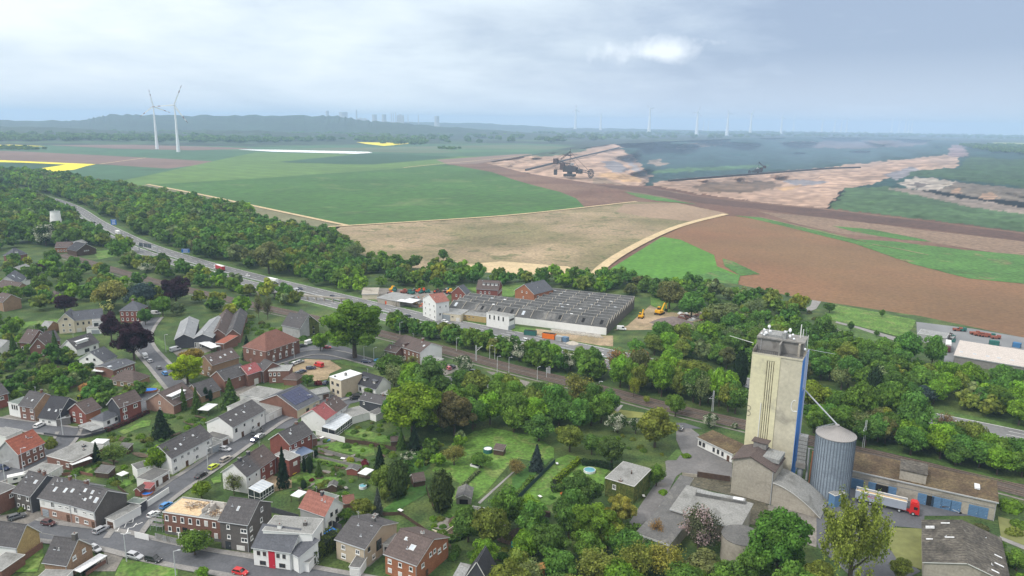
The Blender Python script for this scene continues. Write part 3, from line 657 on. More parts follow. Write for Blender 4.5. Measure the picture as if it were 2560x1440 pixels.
bm_('wood','dark_timber',(0.075,0.048,0.034),var=0.3,scale=1.0)
bm_('wgrey','grey_timber',(0.21,0.20,0.19),var=0.25,scale=1.0)
bm_('ivy','ivy_cover',(0.055,0.085,0.018),var=0.5,scale=1.2,col2=(0.12,0.13,0.03),fine=(3,0.5),bump=0.3)
def rmat(k,c,**kw):B_[k]=mat('roof_'+k,c,var=kw.pop('var',0.16),scale=kw.pop('scale',0.4),fine=kw.pop('fine',(2.2,0.25)),stripes=kw.pop('stripes',None),**kw)
rmat('rgrey',(0.082,0.077,0.079),stripes=(90,.95,.28,(.05,.05,.05)),stain=((0.15,0.145,0.135),0.25,0.57,0.6),bump=0.05)
rmat('rbrown',(0.105,0.080,0.073),stripes=(90,.95,.28,(.06,.045,.04)),stain=((0.085,0.072,0.062),0.3,0.56,0.7),bump=0.05)
rmat('rdark',(0.042,0.042,0.048),bump=0.03)
rmat('rslate',(0.088,0.092,0.105),bump=0.03)
rmat('rred',(0.27,0.088,0.055),stripes=(90,.95,.28,(.14,.04,.03)),stain=((0.22,0.08,0.06),0.3,0.55,0.7),bump=0.05)
rmat('rsal',(0.27,0.115,0.088),stripes=(90,.95,.28,(.14,.05,.04)),stain=((.2,.09,.075),.3,.55,.6))
rmat('rterr',(0.175,0.082,0.062),stain=((0.16,0.085,0.07),0.22,0.53,0.8),bump=0.05)
rmat('rmetr',(0.27,0.085,0.085),stripes=(0,0.9,0.25,(0.2,0.05,0.05)))
rmat('rgreen',(0.15,0.18,0.16),stain=((0.22,0.24,0.22),0.3,0.55,0.6))
rmat('rflat',(0.235,0.235,0.225),var=0.14,stain=((0.145,0.145,0.135),0.16,0.54,0.7))
rmat('rtar',(0.120,0.118,0.115),var=0.2,stain=((0.19,0.185,0.17),0.2,0.55,0.7))
rmat('rwhite',(0.66,0.67,0.68),var=0.08,stripes=(0,1.0,0.12,(0.4,0.42,0.44)))
rmat('rcorr',(0.27,0.275,0.27),stripes=(0,0.8,0.2,(0.15,0.15,0.15)),stain=((0.17,0.165,0.15),0.2,0.55,0.7))
rmat('rmoss',(0.085,0.058,0.034),var=0.35,scale=0.3,col2=(0.115,0.085,0.045),fine=(1.5,0.45),bump=0.1)
rmat('rpan',(0.50,0.45,0.41),var=.08,stripes=(90,3.0,.25,(.3,.26,.24)))
rmat('rbitu',(0.125,0.112,0.092),var=0.3,scale=0.3,col2=(0.065,0.058,0.048),fine=(1.3,0.5),stripes=(90,1.3,0.45,(0.045,0.04,0.035)),stain=((.2,.19,.17),.35,.6,.6))
glz=glass('window_glass',(0.030,0.036,0.042));frw=mat('white_frame',(0.72,0.72,0.70),var=0.05);frd=mat('dark_frame',(0.06,0.05,0.045),var=0.1)
shut=mat('roller_shutter',(0.58,0.57,0.54),var=0.1,scale=2);doorm=mat('brown_door',(0.10,0.055,0.035),var=0.2);gard=mat('grey_garage_door',(0.28,0.31,0.34),var=0.1);bluem=mat('blue_paint',(0.10,0.20,0.34),var=0.2,scale=0.6)
redp=mat('red_paint',(0.45,0.02,0.04),var=0.1);blackm=mat('black_opening',(0.012,0.012,0.013),var=0.2);solar=mat('solar_cells',(0.014,0.022,0.075),var=0.15,rough=0.2,spec=0.6);skyl=mat('skylight_glass',(0.42,0.46,0.50),var=0.25,rough=0.15,spec=0.7)
tw=mat('turbine_white',(0.72,0.74,0.76),var=0.06,scale=0.02,rough=0.5)
trim=mat('white_trim',(0.62,0.62,0.60),var=0.1)
WC={}
def win_mesh(kind,w,h):
 k=(kind,round(w,1),round(h,1))
 if k in WC:return WC[k]
 fr=frd if kind in 'kK' else frw
 mb=MB();t=0.16
 if kind in 'wkaW':
  for a,b in(((-w/2,-.05,0),(-w/2+t,.06,h)),((w/2-t,-.05,0),(w/2,.06,h)),((-w/2+t,-.05,h-t),(w/2-t,.06,h)),((-w/2+t,-.05,0),(w/2-t,.06,t))):mb.box(a,b,fr)
  if w>1.1:mb.box((-.06,-.04,t),(.06,.05,h-t),fr)
  mb.box((-w/2-.1,-.16,-.09),(w/2+.1,.06,0.0),trim)
  if kind=='a':mb.tube((0,.05,h-0.02),(0,-.04,h-0.02),w/2,w/2,fr,14)
  f_=mb.mesh('window');mb=MB();mb.box((-w/2+t,0,t),(w/2-t,.04,h-t),glz);p_=mb.mesh('pane')
 elif kind=='s':
  for a,b in(((-w/2,-.05,0),(-w/2+t,.06,h)),((w/2-t,-.05,0),(w/2,.06,h)),((-w/2+t,-.05,h-t),(w/2-t,.06,h)),((-w/2+t,-.05,0),(w/2-t,.06,t))):mb.box(a,b,fr)
  mb.box((-w/2-.1,-.16,-.09),(w/2+.1,.06,0.0),trim);f_=mb.mesh('window');mb=MB();hh=h*0.45
  mb.box((-w/2+t,-.02,hh),(w/2-t,.04,h-t),shut);mb.box((-w/2+t,0,t),(w/2-t,.04,hh),glz);p_=mb.mesh('pane')
 elif kind=='x':
  mb.box((-w/2,-.05,0),(w/2,.06,h),frw);f_=mb.mesh('window');mb=MB();mb.box((-w/2+t,-.08,t),(w/2-t,-.055,h-t),shut);p_=mb.mesh('shutter')
 else:
  m={'d':doorm,'g':gard,'b':bluem,'h':shut,'r':redp,'o':blackm,'G':doorm,'D':glz}[kind]
  mb.box((-w/2,-.06,0),(w/2,.05,h),m)
  if kind in 'gbhG':
   for i in range(1,int(h/0.5)):mb.box((-w/2,-.08,i*0.5-.02),(w/2,-.062,i*0.5+.02),frd if kind!='h' else trim)
  f_=mb.mesh('door');mb=MB();mb.box((w*0.3,-.12,1.0),(w*0.36,-.062,1.2),gal);p_=mb.mesh('handle')
 WC[k]=(f_,p_);return WC[k]
PN={'d':'door','g':'garage_door','b':'gate','h':'garage_door','r':'entrance_panel','o':'doorway','G':'garage_door','D':'glass_door'}
def facade(root,wins,L,org,ang):
 """wins: (kind, u0, u1, n, z, w, h) rows; org: local origin of this face, ang: its local heading"""
 M_=Matrix.Translation(org)@Matrix.Rotation(ang,4,'Z')
 for k,u0,u1,n,z,w,h in wins:
  for i in range(n):
   u=u0 if n==1 else u0+(u1-u0)*i/(n-1)
   f_,p_=win_mesh(k,w,h);q=M_@Vector((u*L,-0.04,z))
   o=link(PN.get(k,'window'),f_,root,q,ang)
   if k not in 'o':link('shutter' if k=='x' else('handle' if k in PN else 'pane'),p_,o)
def house(A,B,D,he,hr=None,rt='g',wm='white',rm='rgrey',label='',front=(),left=(),right=(),name='house',cat='house',chim=(),sky=(),oh=0.35,dorm=(),lm=None,rgm=None,group=None,rf=0.5,sol=None,z0=0.0,par=0.25,fm=None,base=None,sq=False):
 z=GZ+he+z0;a,b=G(A,z),G(B,z);ex=(b-a);ex.z=0;L=ex.length;ex.normalize()
 if sq:q_=(G(D[1],z)-a).normalized();e2=Vector((q_.y,-q_.x,0));L*=ex.dot(e2);ex=e2
 ey=Vector((-ex.y,ex.x,0));rz=math.atan2(ex.y,ex.x)
 if isinstance(D,tuple):D=(G(D[1],z)-a).dot(ey)if D[0]=='a' else(G(D,z)-b).dot(ey)
 D=max(D,1.5)
 root=empty(name,(a.x,a.y,GZ+z0),rz,label,cat,group)
 FOOT.append([tuple((a+ex*p+ey*q)[:2])for p,q in((0,0),(L,0),(L,D),(0,D))])
 W0=B_[wm];WL=B_[lm]if lm else W0;WR=B_[rgm]if rgm else W0;WF=B_[fm]if fm else W0;RM=B_[rm];hr=hr or he
 mb=MB();zb=-0.6;ry=D*rf
 def wall(p,q,m):mb.face([(p[0],p[1],zb),(q[0],q[1],zb),(q[0],q[1],he),(p[0],p[1],he)],m)
 if rt in('f','h'):
  t=he
  for p,q,m in(((0,0),(L,0),WF),((L,0),(L,D),WR),((L,D),(0,D),W0),((0,D),(0,0),WL)):
   mb.face([(p[0],p[1],zb),(q[0],q[1],zb),(q[0],q[1],t),(p[0],p[1],t)],m)
 elif rt=='g':
  wall((0,0),(L,0),WF);wall((L,D),(0,D),W0)
  mb.face([(L,0,zb),(L,D,zb),(L,D,he),(L,ry,hr),(L,0,he)],WR);mb.face([(0,D,zb),(0,0,zb),(0,0,he),(0,ry,hr),(0,D,he)],WL)
 elif rt=='x':
  wall((L,0),(L,D),WR);wall((0,D),(0,0),WL)
  mb.face([(0,0,zb),(L,0,zb),(L,0,he),(L/2,0,hr),(0,0,he)],WF);mb.face([(L,D,zb),(0,D,zb),(0,D,he),(L/2,D,hr),(L,D,he)],W0)
 elif rt=='s':
  wall((0,0),(L,0),WF);mb.face([(L,D,zb),(0,D,zb),(0,D,hr),(L,D,hr)],W0)
  mb.face([(L,0,zb),(L,D,zb),(L,D,hr),(L,0,he)],WR);mb.face([(0,D,zb),(0,0,zb),(0,0,he),(0,D,hr)],WL)
 if base:bh,bmn=base if isinstance(base,tuple)else(base,'rtar');mb.box((-.04,-.025 if bh>1 else-.04,-.5),(L+.04,.0,bh),B_[bmn])
 mb.obj('wall',root)
 mb=MB();th=0.22
 def slab(P,m=RM):
  n=(Vector(P[1])-Vector(P[0])).cross(Vector(P[2])-Vector(P[0])).normalized()*th
  if n.z<0:P=P[::-1];n=-n
  T_=[tuple(Vector(p)+n)for p in P];mb.face(T_,m);mb.face(P[::-1],trim)
  for i in range(len(P)):j=(i+1)%len(P);mb.face([P[i],P[j],T_[j],T_[i]],trim)
 def sl(y):return 0
 if rt=='f':
  mb.box((-.18,-.18,he-.02),(L+.18,D+.18,he+.16),B_['rtar']if par<.1 else trim);mb.box((-.05,-.05,he+.16),(L+.05,D+.05,he+.19),RM)
 elif rt=='g':
  s1,s2=(hr-he)/ry,(hr-he)/(D-ry)
  slab([(-oh,-oh,he-oh*s1),(L+oh,-oh,he-oh*s1),(L+oh,ry,hr),(-oh,ry,hr)]);slab([(L+oh,D+oh,he-oh*s2),(-oh,D+oh,he-oh*s2),(-oh,ry,hr),(L+oh,ry,hr)])
  mb.box((-oh,ry-.15,hr+.12),(L+oh,ry+.15,hr+.30),RM)
 elif rt=='x':
  s1=(hr-he)/(L/2)
  slab([(-oh,D+oh,he-oh*s1),(-oh,-oh,he-oh*s1),(L/2,-oh,hr),(L/2,D+oh,hr)]);slab([(L+oh,-oh,he-oh*s1),(L+oh,D+oh,he-oh*s1),(L/2,D+oh,hr),(L/2,-oh,hr)])
  mb.box((L/2-.15,-oh,hr+.12),(L/2+.15,D+oh,hr+.30),RM)
 elif rt=='s':
  s1=(hr-he)/D;slab([(-oh,-oh,he-oh*s1),(L+oh,-oh,he-oh*s1),(L+oh,D+oh,hr+oh*s1),(-oh,D+oh,hr+oh*s1)])
 elif rt=='h':
  k=min(D/2,L/2-0.3);o=oh;e=he-0.15
  if L>=D:r0,r1=(k,D/2,hr),(L-k,D/2,hr)
  else:k=L/2;r0,r1=(L/2,k,hr),(L/2,D-k,hr)
  c=[(-o,-o,e),(L+o,-o,e),(L+o,D+o,e),(-o,D+o,e)]
  if L>=D:Fs=[[c[0],c[1],r1,r0],[c[1],c[2],r1],[c[2],c[3],r0,r1],[c[3],c[0],r0]]
  else:Fs=[[c[0],c[1],r0],[c[1],c[2],r1,r0],[c[2],c[3],r1],[c[3],c[0],r0,r1]]
  for q in Fs:mb.face(q,RM)
  mb.face(c[::-1],trim)
  for i in range(4):
   p,q=c[i],c[(i+1)%4];mb.face([(p[0],p[1],e-.12),(q[0],q[1],e-.12),q,p],trim)
 roof=mb.obj('roof',root)
 def zr(x,y):
  if rt=='g':return he+(hr-he)*(y/ry if y<ry else(D-y)/(D-ry))
  if rt=='x':return he+(hr-he)*(1-abs(x-L/2)/(L/2))
  if rt=='s':return he+(hr-he)*y/D
  if rt=='h':return he+(hr-he)*min(1,min(y,D-y,x,L-x)/(min(L,D)/2))
  return he
 for c in chim:
  x,y=c[0]*L,c[1]*D;zc=zr(x,y);H=c[2]if len(c)>2 else 1.3;mb=MB();w=c[3]if len(c)>3 else .35
  mb.box((x-w,y-w,zc-.4),(x+w,y+w,zc+H),B_[c[4]]if len(c)>4 else B_['brick']);mb.box((x-w-.08,y-w-.08,zc+H),(x+w+.08,y+w+.08,zc+H+.12),B_['rflat']);mb.tube((x,y,zc+H+.12),(x,y,zc+H+.4),.14,.14,B_['rterr'],8);mb.obj('chimney',roof)
 for s in sky:
  u,v,w,h=s;x,y=u*L,v*ry;M_=Matrix.Translation((x,y,zr(x,y)+th))@Matrix.Rotation(math.atan2(hr-he,ry if rt!='s' else D),4,'X')
  mb=MB();mb.box((-w/2,-h/2,-.05),(w/2,h/2,.10),frd if w>1.6 else trim,M_);mb.box((-w/2+.1,-h/2+.1,.10),(w/2-.1,h/2-.1,.13),skyl,M_);mb.obj('skylight',roof)
 for d in dorm:
  u,w,h,v,dm=d[:5];x,y=u*L,v*ry;zd=zr(x,y);y1=min(ry,y+(h/((hr-he)/ry)))
  mb=MB();mb.box((x-w/2,y,zd-.2),(x+w/2,y1,zd+h),B_[dm]);mb.box((x-w/2-.25,y-.35,zd+h),(x+w/2+.25,y1+.2,zd+h+.16),B_[d[5]]if len(d)>5 else B_['rtar'])
  dd=mb.obj('dormer',roof)
  n=max(1,int(w/1.5))
  f_,p_=win_mesh('w',min(1.1,w*0.7),h*0.6)
  for i in range(n):
   o=link('window',f_,dd,(x-w/2+w*(i+.5)/n,y-.03,zd+h*0.25))
 if sol:
  u0,u1,v0,v1=sol;M_=Matrix.Translation((0,0,he+th+.1))@Matrix.Rotation(math.atan2(hr-he,ry),4,'X');SL=math.hypot(ry,hr-he);mb=MB();nx,ny=7,4
  for i in range(nx):
   for j in range(ny):
    x0,x1=L*(u0+(u1-u0)*i/nx)+.04,L*(u0+(u1-u0)*(i+1)/nx)-.04;y0,y1=SL*(v0+(v1-v0)*j/ny)+.04,SL*(v0+(v1-v0)*(j+1)/ny)-.04;mb.box((x0,y0,0),(x1,y1,.06),solar,M_)
  mb.obj('solar_array',roof)
 facade(root,front,L,(0,0,0),0)
 facade(root,left,D,(0,D,0),-PI/2)
 facade(root,right,D,(L,0,0),PI/2)
 if rt in 'gs' and he>3:
  mb=MB();mb.tube((-oh,-oh-.08,he-.18),(L+oh,-oh-.08,he-.18),.09,.09,gal,6);mb.tube((L-.15,-.12,he-.2),(L-.15,-.12,0),.07,.07,gal,6);mb.obj('gutter',root)
 if rt in 'gx' and he>3 and L>5:
  rq=random.Random(int(abs(a.x)*13+abs(a.y)*7))
  for i in range(rq.randint(1,3)):
   x,y=L*rq.uniform(.12,.88),(D*rq.uniform(.12,.88)if rt=='x' else ry*rq.uniform(.35,.9));zc=zr(x,y)+.1;mb=MB();mb.tube((x,y,zc),(x,y,zc+rq.uniform(.5,.8)),.1,.1,rq.choice([gal,B_['dark'],trim]),6);mb.box((x-.35,y-.3,zc+.02),(x+.35,y+.1,zc+.14),gal);mb.obj('vent_pipe',roof)
  if rq.random()<.55:x=L*rq.uniform(.2,.8);zc=hr+.2 if rt=='g' else zr(x,D*.3)+.2;y=ry if rt=='g' else D*.3;mb=MB();mb.tube((x,y,zc),(x,y,zc+2.2),.05,.04,gal,4);mb.tube((x-.7,y,zc+1.9),(x+.7,y,zc+1.9),.035,.035,gal,4);mb.tube((x-.5,y+.2,zc+1.5),(x+.5,y-.2,zc+1.5),.035,.035,gal,4);mb.obj('aerial',roof)
 root['L']=L;root['D']=D;return root
def rows(n,zs=(1.0,3.7),u0=.12,u1=.88,w=1.2,h=1.3,k='w'):return[(k,u0,u1,n,z,w,h)for z in zs]
def shed(A,B,D,he,hr,wm,rm,label,rt='x',name='garden_shed',cat='shed',**k):return house(A,B,D,he,hr,rt,wm,rm,label,name=name,cat=cat,oh=0.2,**k)
def canopy(A,B,D,h,rm,label,name='carport',cat='carport',post=frd,slope=0.0):
 z=GZ+h;a,b=G(A,z),G(B,z);ex=(b-a);ex.z=0;L=ex.length;ex.normalize();ey=Vector((-ex.y,ex.x,0))
 if isinstance(D,tuple):D=(G(D[1],z)-a).dot(ey)if D[0]=='a' else(G(D,z)-b).dot(ey)
 t=empty(name,(a.x,a.y,GZ),math.atan2(ex.y,ex.x),label,cat)
 FOOT.append([tuple((a+ex*p+ey*q)[:2])for p,q in((0,0),(L,0),(L,D),(0,D))])
 mb=MB();mb.face([(0,0,h),(L,0,h),(L,D,h+slope),(0,D,h+slope)],B_[rm]);mb.face([(0,0,h-.15),(0,D,h-.15+slope),(L,D,h-.15+slope),(L,0,h-.15)],B_[rm])
 for p,q in(((0,0),(L,0)),((L,0),(L,D)),((L,D),(0,D)),((0,D),(0,0))):mb.face([(p[0],p[1],h-.15+slope*(p[1]>0)),(q[0],q[1],h-.15+slope*(q[1]>0)),(q[0],q[1],h+slope*(q[1]>0)),(p[0],p[1],h+slope*(p[1]>0))],trim)
 mb.obj('roof',t)
 for x in(0.15,L-.15):
  for y in(.15,D-.15):m_=MB();m_.box((x-.07,y-.07,-.3),(x+.07,y+.07,h-.15),post);m_.obj('post',t)
 return t
def glasshouse(A,B,D,h,label,name='conservatory'):
 """white framed glazed room"""
 z=GZ+h;a,b=G(A,z),G(B,z);ex=(b-a);ex.z=0;L=ex.length;ex.normalize();ey=Vector((-ex.y,ex.x,0))
 if isinstance(D,tuple):D=(G(D[1],z)-a).dot(ey)if D[0]=='a' else(G(D,z)-b).dot(ey)
 t=empty(name,(a.x,a.y,GZ),math.atan2(ex.y,ex.x),label,'conservatory');mb=MB();g=MB()
 FOOT.append([tuple((a+ex*p+ey*q)[:2])for p,q in((0,0),(L,0),(L,D),(0,D))])
 n=max(3,int(L/1.2));h2=h+0.7
 for i in range(n+1):
  x=L*i/n;mb.box((x-.06,-.06,0),(x+.06,.06,h),frw);mb.tube((x,0,h),(x,D,h2),.07,.07,frw,4)
 for zz_ in(0.0,0.9,h-.1):mb.box((-.06,-.07,zz_),(L+.06,.07,zz_+.14),frw)
 for x in(0,L):
  for y in(0,D/2,D):mb.box((x-.06,y-.06,0),(x+.06,y+.06,h+.7*y/D),frw)
  mb.tube((x,0,.9),(x,D,.9),.06,.06,frw,4)
 mb.obj('frame',t)
 g.face([(0,.02,h-.02),(L,.02,h-.02),(L,D,h2-.02),(0,D,h2-.02)],skyl);g.face([(.05,.02,0),(L-.05,.02,0),(L-.05,.02,h-.1),(.05,.02,h-.1)],glz)
 for x in(.02,L-.02):g.face([(x,0,0),(x,D,0),(x,D,h2-.05),(x,0,h-.05)],glz)
 g.obj('glazing',t);return t
def wallp(pts,h,m,label,name='garden_wall',cat='wall',th=0.2,zt=False,group=None,cap=None):
 """free-standing wall or fence along ground points (or top points if zt)"""
 P=[G(p,GZ+(h if zt else 0))for p in pts];o=P[0];mb=MB();t=MB();hascap=cap is not None
 for a,b in zip(P,P[1:]):
  d=b-a;d.z=0;an=math.atan2(d.y,d.x);M_=Matrix.Translation((a.x-o.x,a.y-o.y,0))@Matrix.Rotation(an,4,'Z')
  mb.box((0,-th/2,-.4),(d.length,th/2,h),m,M_)
  if hascap:t.box((0,-th/2-.06,h),(d.length,th/2+.06,h+.1),cap,M_)
 r=empty(name,(o.x,o.y,GZ),label=label,cat=cat,group=group);mb.obj('panel' if 'fence' in name else 'masonry',r)
 if hascap:t.obj('coping',r)
 return r
O(0,1080)
house((180,222),(437,107),9,5.5,9.4,'g','brick','rred','brick house with bright red tiled roof and grey gable at the left edge',front=[('s',.36,.86,3,3.6,1.1,1.3),('w',.14,.86,4,.9,1.1,1.4)],lm='grey')
house((468,240),(722,302),(985,130),3.2,rt='f',wm='brick',rm='rflat',label='flat roofed brick bungalow with low grey roof and short chimneys',front=[('w',.45,.8,2,1.1,1.3,1.2)],chim=[(.45,.75,.8,.5,'dark'),(.65,.6,.5,.3,'rtar')],name='bungalow')
canopy((722,330),(925,262),('a',(722,302)),2.8,'rwhite','white corrugated terrace roof in front of the flat bungalow','terrace_roof','canopy')
house((905,112),(1030,118),(1215,82),3.0,rt='f',wm='white',rm='rwhite',label='low annex with a bright white membrane roof behind the flat bungalow',name='annex',cat='annex')
house((235,412),(440,440),(558,330),2.8,rt='f',wm='white',rm='rflat',label='grey flat roofed double garage beside the red roofed house',name='garage',cat='garage',right=[('h',.6,.6,1,0,2.4,2.2)])
house((-150,690),(165,550),9,6,rt='f',wm='brick',rm='rtar',label='dark brick flat roofed house cut by the left edge above the parked cars',front=[('w',.2,.8,2,3.6,1.2,1.2)])
house((135,594),(305,638),11,5.6,9.4,'g','btan','rgrey','narrow terraced house clad in dark slate upstairs, left end of the row',front=[('w',.3,.8,2,3.7,1.0,1.3),('w',.2,.8,3,.9,1.0,1.2)],rgm='dark',fm='slate',sky=[(.75,.6,1,1.2)],chim=[(.5,.55),(.9,.5)])
house((390,652),(702,722),11.5,5.8,9.4,'g','white','rgrey','white upstairs and brick downstairs terraced house with blue garage door',front=[('w',.42,.42,1,3.4,1.3,1.8),('w',.66,.88,2,4.0,1.4,.7),('x',.1,.1,1,3.6,1.2,1.4),('g',.16,.16,1,0,2.4,2.3),('w',.45,.45,1,.9,1.5,1.2),('d',.88,.88,1,0,1.1,2.2)],base=(2.8,'bpink'),sky=[(.3,.45,.9,1.5),(.6,.5,.9,1.5),(.8,.55,.9,1.2)],chim=[(.5,.5),(1.0,.52,1,.5)])
house((702,722),(945,790),(1268,620),5.8,9.8,'g','white','rgrey','white and brick end terraced house with tall dark slate gable over a long garage',front=[('w',.2,.2,1,3.4,1.3,1.8),('w',.58,.86,2,4.0,1.4,.7),('w',.22,.22,1,.6,1.3,1.7),('w',.6,.6,1,1.0,1.6,1.0),('d',.88,.88,1,0,1.1,2.2)],rgm='slate',base=(2.8,'bpink'),sky=[(.25,.75,.9,1.1),(.55,.75,.9,1.1),(.6,.5,.8,.8),(.45,.35,.8,.8),(.85,.45,1.2,1.6)],rf=.42)
house((1055,862),(1140,888),(1390,738),2.8,rt='f',wm='white',rm='rflat',label='long narrow white garage with brown door beside the end terraced house',name='garage',cat='garage',front=[('G',.5,.5,1,0,2.3,2.1)])
house((1275,700),(1395,722),(1480,682),3.2,rt='f',wm='dark',rm='rgreen',label='dark annex with pale green metal roof behind the long white garage',name='annex',cat='annex')
wallp([(1480,752),(1692,614)],2.1,B_['white'],'long white garden wall along the pavement of the sloping street')
house((-260,1095),(165,1150),(388,1000),4.6,8.8,'g','white','rgrey','white house with grey roof and ochre yellow gable in the bottom left corner',rgm='yel',front=[('w',.75,.75,1,1.0,1.6,1.2)])
house((-180,1365),(10,1392),(240,1232),2.8,rt='f',wm='brick',rm='rflat',label='flat roofed extension of the ochre gabled house in the bottom left corner',name='annex',cat='annex')
wallp([(10,1450),(250,1290),(430,1160)],1.9,B_['brick'],'brown brick garden wall beside the strip of lawn at bottom left')
house((440,1298),(665,1328),(955,1142),4.2,8.6,'g','btan','rgrey','brown brick house with steep dark roof and gable beside the white carport',rgm='btan',right=[('s',.30,.68,2,3.9,1.2,1.2)],chim=[(.9,.5,1.6,.5,'slate')])
canopy((725,1378),(805,1402),(1040,1225),2.5,'rwhite','carport with white corrugated roof over a black car')
wallp([(860,1440),(1060,1308)],1.0,B_['brick'],'low brick wall at the edge of the carport drive')
house((380,1455),(650,1462),(668,1385),2.7,rt='f',wm='white',rm='rflat',label='pale flat roofed garage in front of the brown gabled house at the bottom edge',name='garage',cat='garage')
house((1712,262),(2115,48),9.5,5.8,9.2,'g','white','rgrey','long white two storey house with dark roof and ivy on its left gable',front=[('w',.08,.08,1,3.6,1.5,1.4),('w',.25,.55,3,3.6,1.2,1.3),('w',.62,.9,2,3.6,1.3,1.4),('w',.08,.08,1,.8,1.5,1.4),('d',.35,.35,1,0,1.1,2.1),('w',.6,.9,2,.8,1.4,1.4)],sky=[(.2,.35,.7,.7),(.35,.45,.7,.9),(.7,.6,.7,.7)],left=[])
hedge([(1620,400),(1690,330)],1.2,5.5,'b','thick ivy climbing the left gable of the long white house','ivy','climbing plant',dens=6,leaf=.35)
house((1512,492),(1692,390),('a',(1352,466)),2.9,rt='f',wm='white',rm='rtar',label='white flat roofed garage with dark door on the drive beside the long white house',name='garage',cat='garage',front=[('d',.3,.3,1,0,.9,2.1),('G',.76,.76,1,0,2.4,2.2)])
house((1372,378),(1500,340),5,3.6,rt='f',wm='white',rm='rtar',label='white walled flat roofed annex touching the ivy covered gable',name='annex',cat='annex')
house((2105,152),(2205,110),6,2.8,rt='f',wm='grey',rm='rflat',label='pale garage with light grey door left of the black garage',name='garage',cat='garage',front=[('g',.5,.5,1,0,2.5,2.2)])
house((2212,78),(2290,40),8,3.0,rt='f',wm='white',rm='rtar',label='garage with black door and dark flat roof between the two white houses',name='garage',cat='garage',front=[('G',.5,.5,1,0,2.3,2.2)])
house((2462,445),(2600,352),9,5.8,9.2,'g','white','rgrey','white end of the semi detached pair behind the conservatory',front=[('w',.2,.7,2,3.6,1.0,1.2),('w',.2,.2,1,.9,1.4,1.3)],chim=[(.4,.48,1.1,.45,'dark')])
house((2600,352),(2750,250),9,5.8,9.2,'g','bred','rbrown','red brick end of the semi detached pair left of the tall dark conifer',front=[('w',.2,.7,2,3.6,1.0,1.2),('w',.2,.7,2,.9,1.2,1.2)],chim=[(.05,.5,1.1,.45,'dark')])
glasshouse((2600,610),(2735,520),4.5,2.7,'white framed conservatory with glass roof against the white semi detached house')
def ruin():
 r=house((1630,802),(2195,884),('a',(1842,655)),6.6,rt='f',wm='brick',rm='rflat',label='long brick house being demolished, roof gone and heaps of timber on top',par=0.2,front=[('w',.06,.06,1,4.2,1.1,1.7),('w',.2,.62,4,4.2,1.1,1.7),('x',.76,.76,1,4.2,1.1,1.7),('w',.9,.9,1,4.2,1.1,1.6),('w',.1,.25,2,1.0,1.1,1.6),('o',.37,.37,1,.6,1.5,2.2),('x',.5,.64,2,1.0,1.1,1.6),('x',.78,.92,2,.9,1.1,1.6)],base=.9)
 L,D=r['L'],r['D'];ply=mat('raw_plywood',(0.56,0.42,0.26),var=0.2,scale=0.6,fine=(2,.2));deb=mat('splintered_wood',(0.22,0.14,0.09),var=0.5,scale=1.5);pla=mat('plaster_rubble',(0.55,0.52,0.48),var=0.2,scale=1)
 mb=MB();mb.box((.3,.3,6.7),(L*.62,D*.9,6.8),ply);mb.obj('floor_deck',r)
 mb=MB();rr=random.Random(4)
 for cx_,cy_,n,s in((L*.36,D*.55,130,2.4),(L*.85,D*.30,110,2.0),(L*.6,D*.7,60,2.4),(L*.8,D*.75,50,2.2)):
  for i in range(n):
   p=Vector((cx_+rr.gauss(0,s*.55),cy_+rr.gauss(0,s*.4),6.8+abs(rr.gauss(0,.35))));a=rr.uniform(0,6.28);d=Vector((math.cos(a),math.sin(a),rr.uniform(-.2,.3)))*rr.uniform(.5,1.4)
   p.x=min(max(p.x,1.2),L-1.2);p.y=min(max(p.y,1.2),D-1.2);mb.tube(p-d*.5,p+d*.5,.06,.06,rr.choice([deb,deb,ply,pla]),4)
 for i in range(70):
  x,y,s=rr.uniform(L*.55,L*.97),rr.uniform(D*.35,D*.9),rr.uniform(.15,.5);mb.box((x-s,y-s,6.7),(x+s,y+s*.6,6.75+s*rr.uniform(.4,1.2)),pla)
 setp(mb.obj('rubble',r),kind='stuff')
 for a,b in(((L*.66,D*.55,6.6),(L*.70,D*.58,8.4)),((L*.72,D*.6,6.6),(L*.90,D*.63,8.9)),((L*.62,D*.2,6.6),(L*.625,D*.8,8.0)),((L*.74,D*.3,6.6),(L*.745,D*.7,8.6))):mb=MB();mb.box(a,b,pla);mb.obj('inner_wall',r)
 t=empty('scaffold',r.location+Matrix.Rotation(r.rotation_euler.z,3,'Z')@Vector((-3.2,.5,0)),r.rotation_euler.z,'bent metal scaffold frame leaning at the left end of the demolished house','scaffold');mb=MB()
 for x in(-2,0,2):
  for y in(0,1.2):mb.tube((x,y,0),(x+.3,y,5),.07,.07,gal,5)
 for z in(1.6,3.2,4.8):
  mb.tube((-2,0,z),(2.2,0,z),.06,.06,gal,5);mb.tube((-2,1.2,z),(2.2,1.2,z),.06,.06,gal,5)
 mb.obj('frame',t);mb=MB()
 for z in(1.6,3.2):mb.box((-2,0,z),(2,1.2,z+.08),B_['wgrey'])
 mb.obj('planks',t)
ruin()
house((2195,884),(2475,922),(2725,705),8.4,12.0,'g','slate','rgrey','tall three storey dark grey house joined to the right end of the demolished house',front=[('w',.3,.3,1,6.2,1.0,1.3),('W',.85,.85,1,5.6,1.9,1.2),('w',.3,.3,1,3.3,1.0,1.2),('W',.85,.85,1,2.9,1.9,1.2),('D',.25,.25,1,.1,1.6,2.3),('h',.7,.7,1,.3,2.4,1.4)],right=[('w',.12,.12,1,5.6,1.2,1.2),('w',.12,.12,1,2.9,1.2,1.2),('w',.6,.6,1,8.2,1.1,1.3),('w',.55,.55,1,5.3,1.1,1.3),('w',.6,.6,1,2.4,1.1,1.3)],sky=[(.45,.55,.7,1.4)])
O(640,1080)
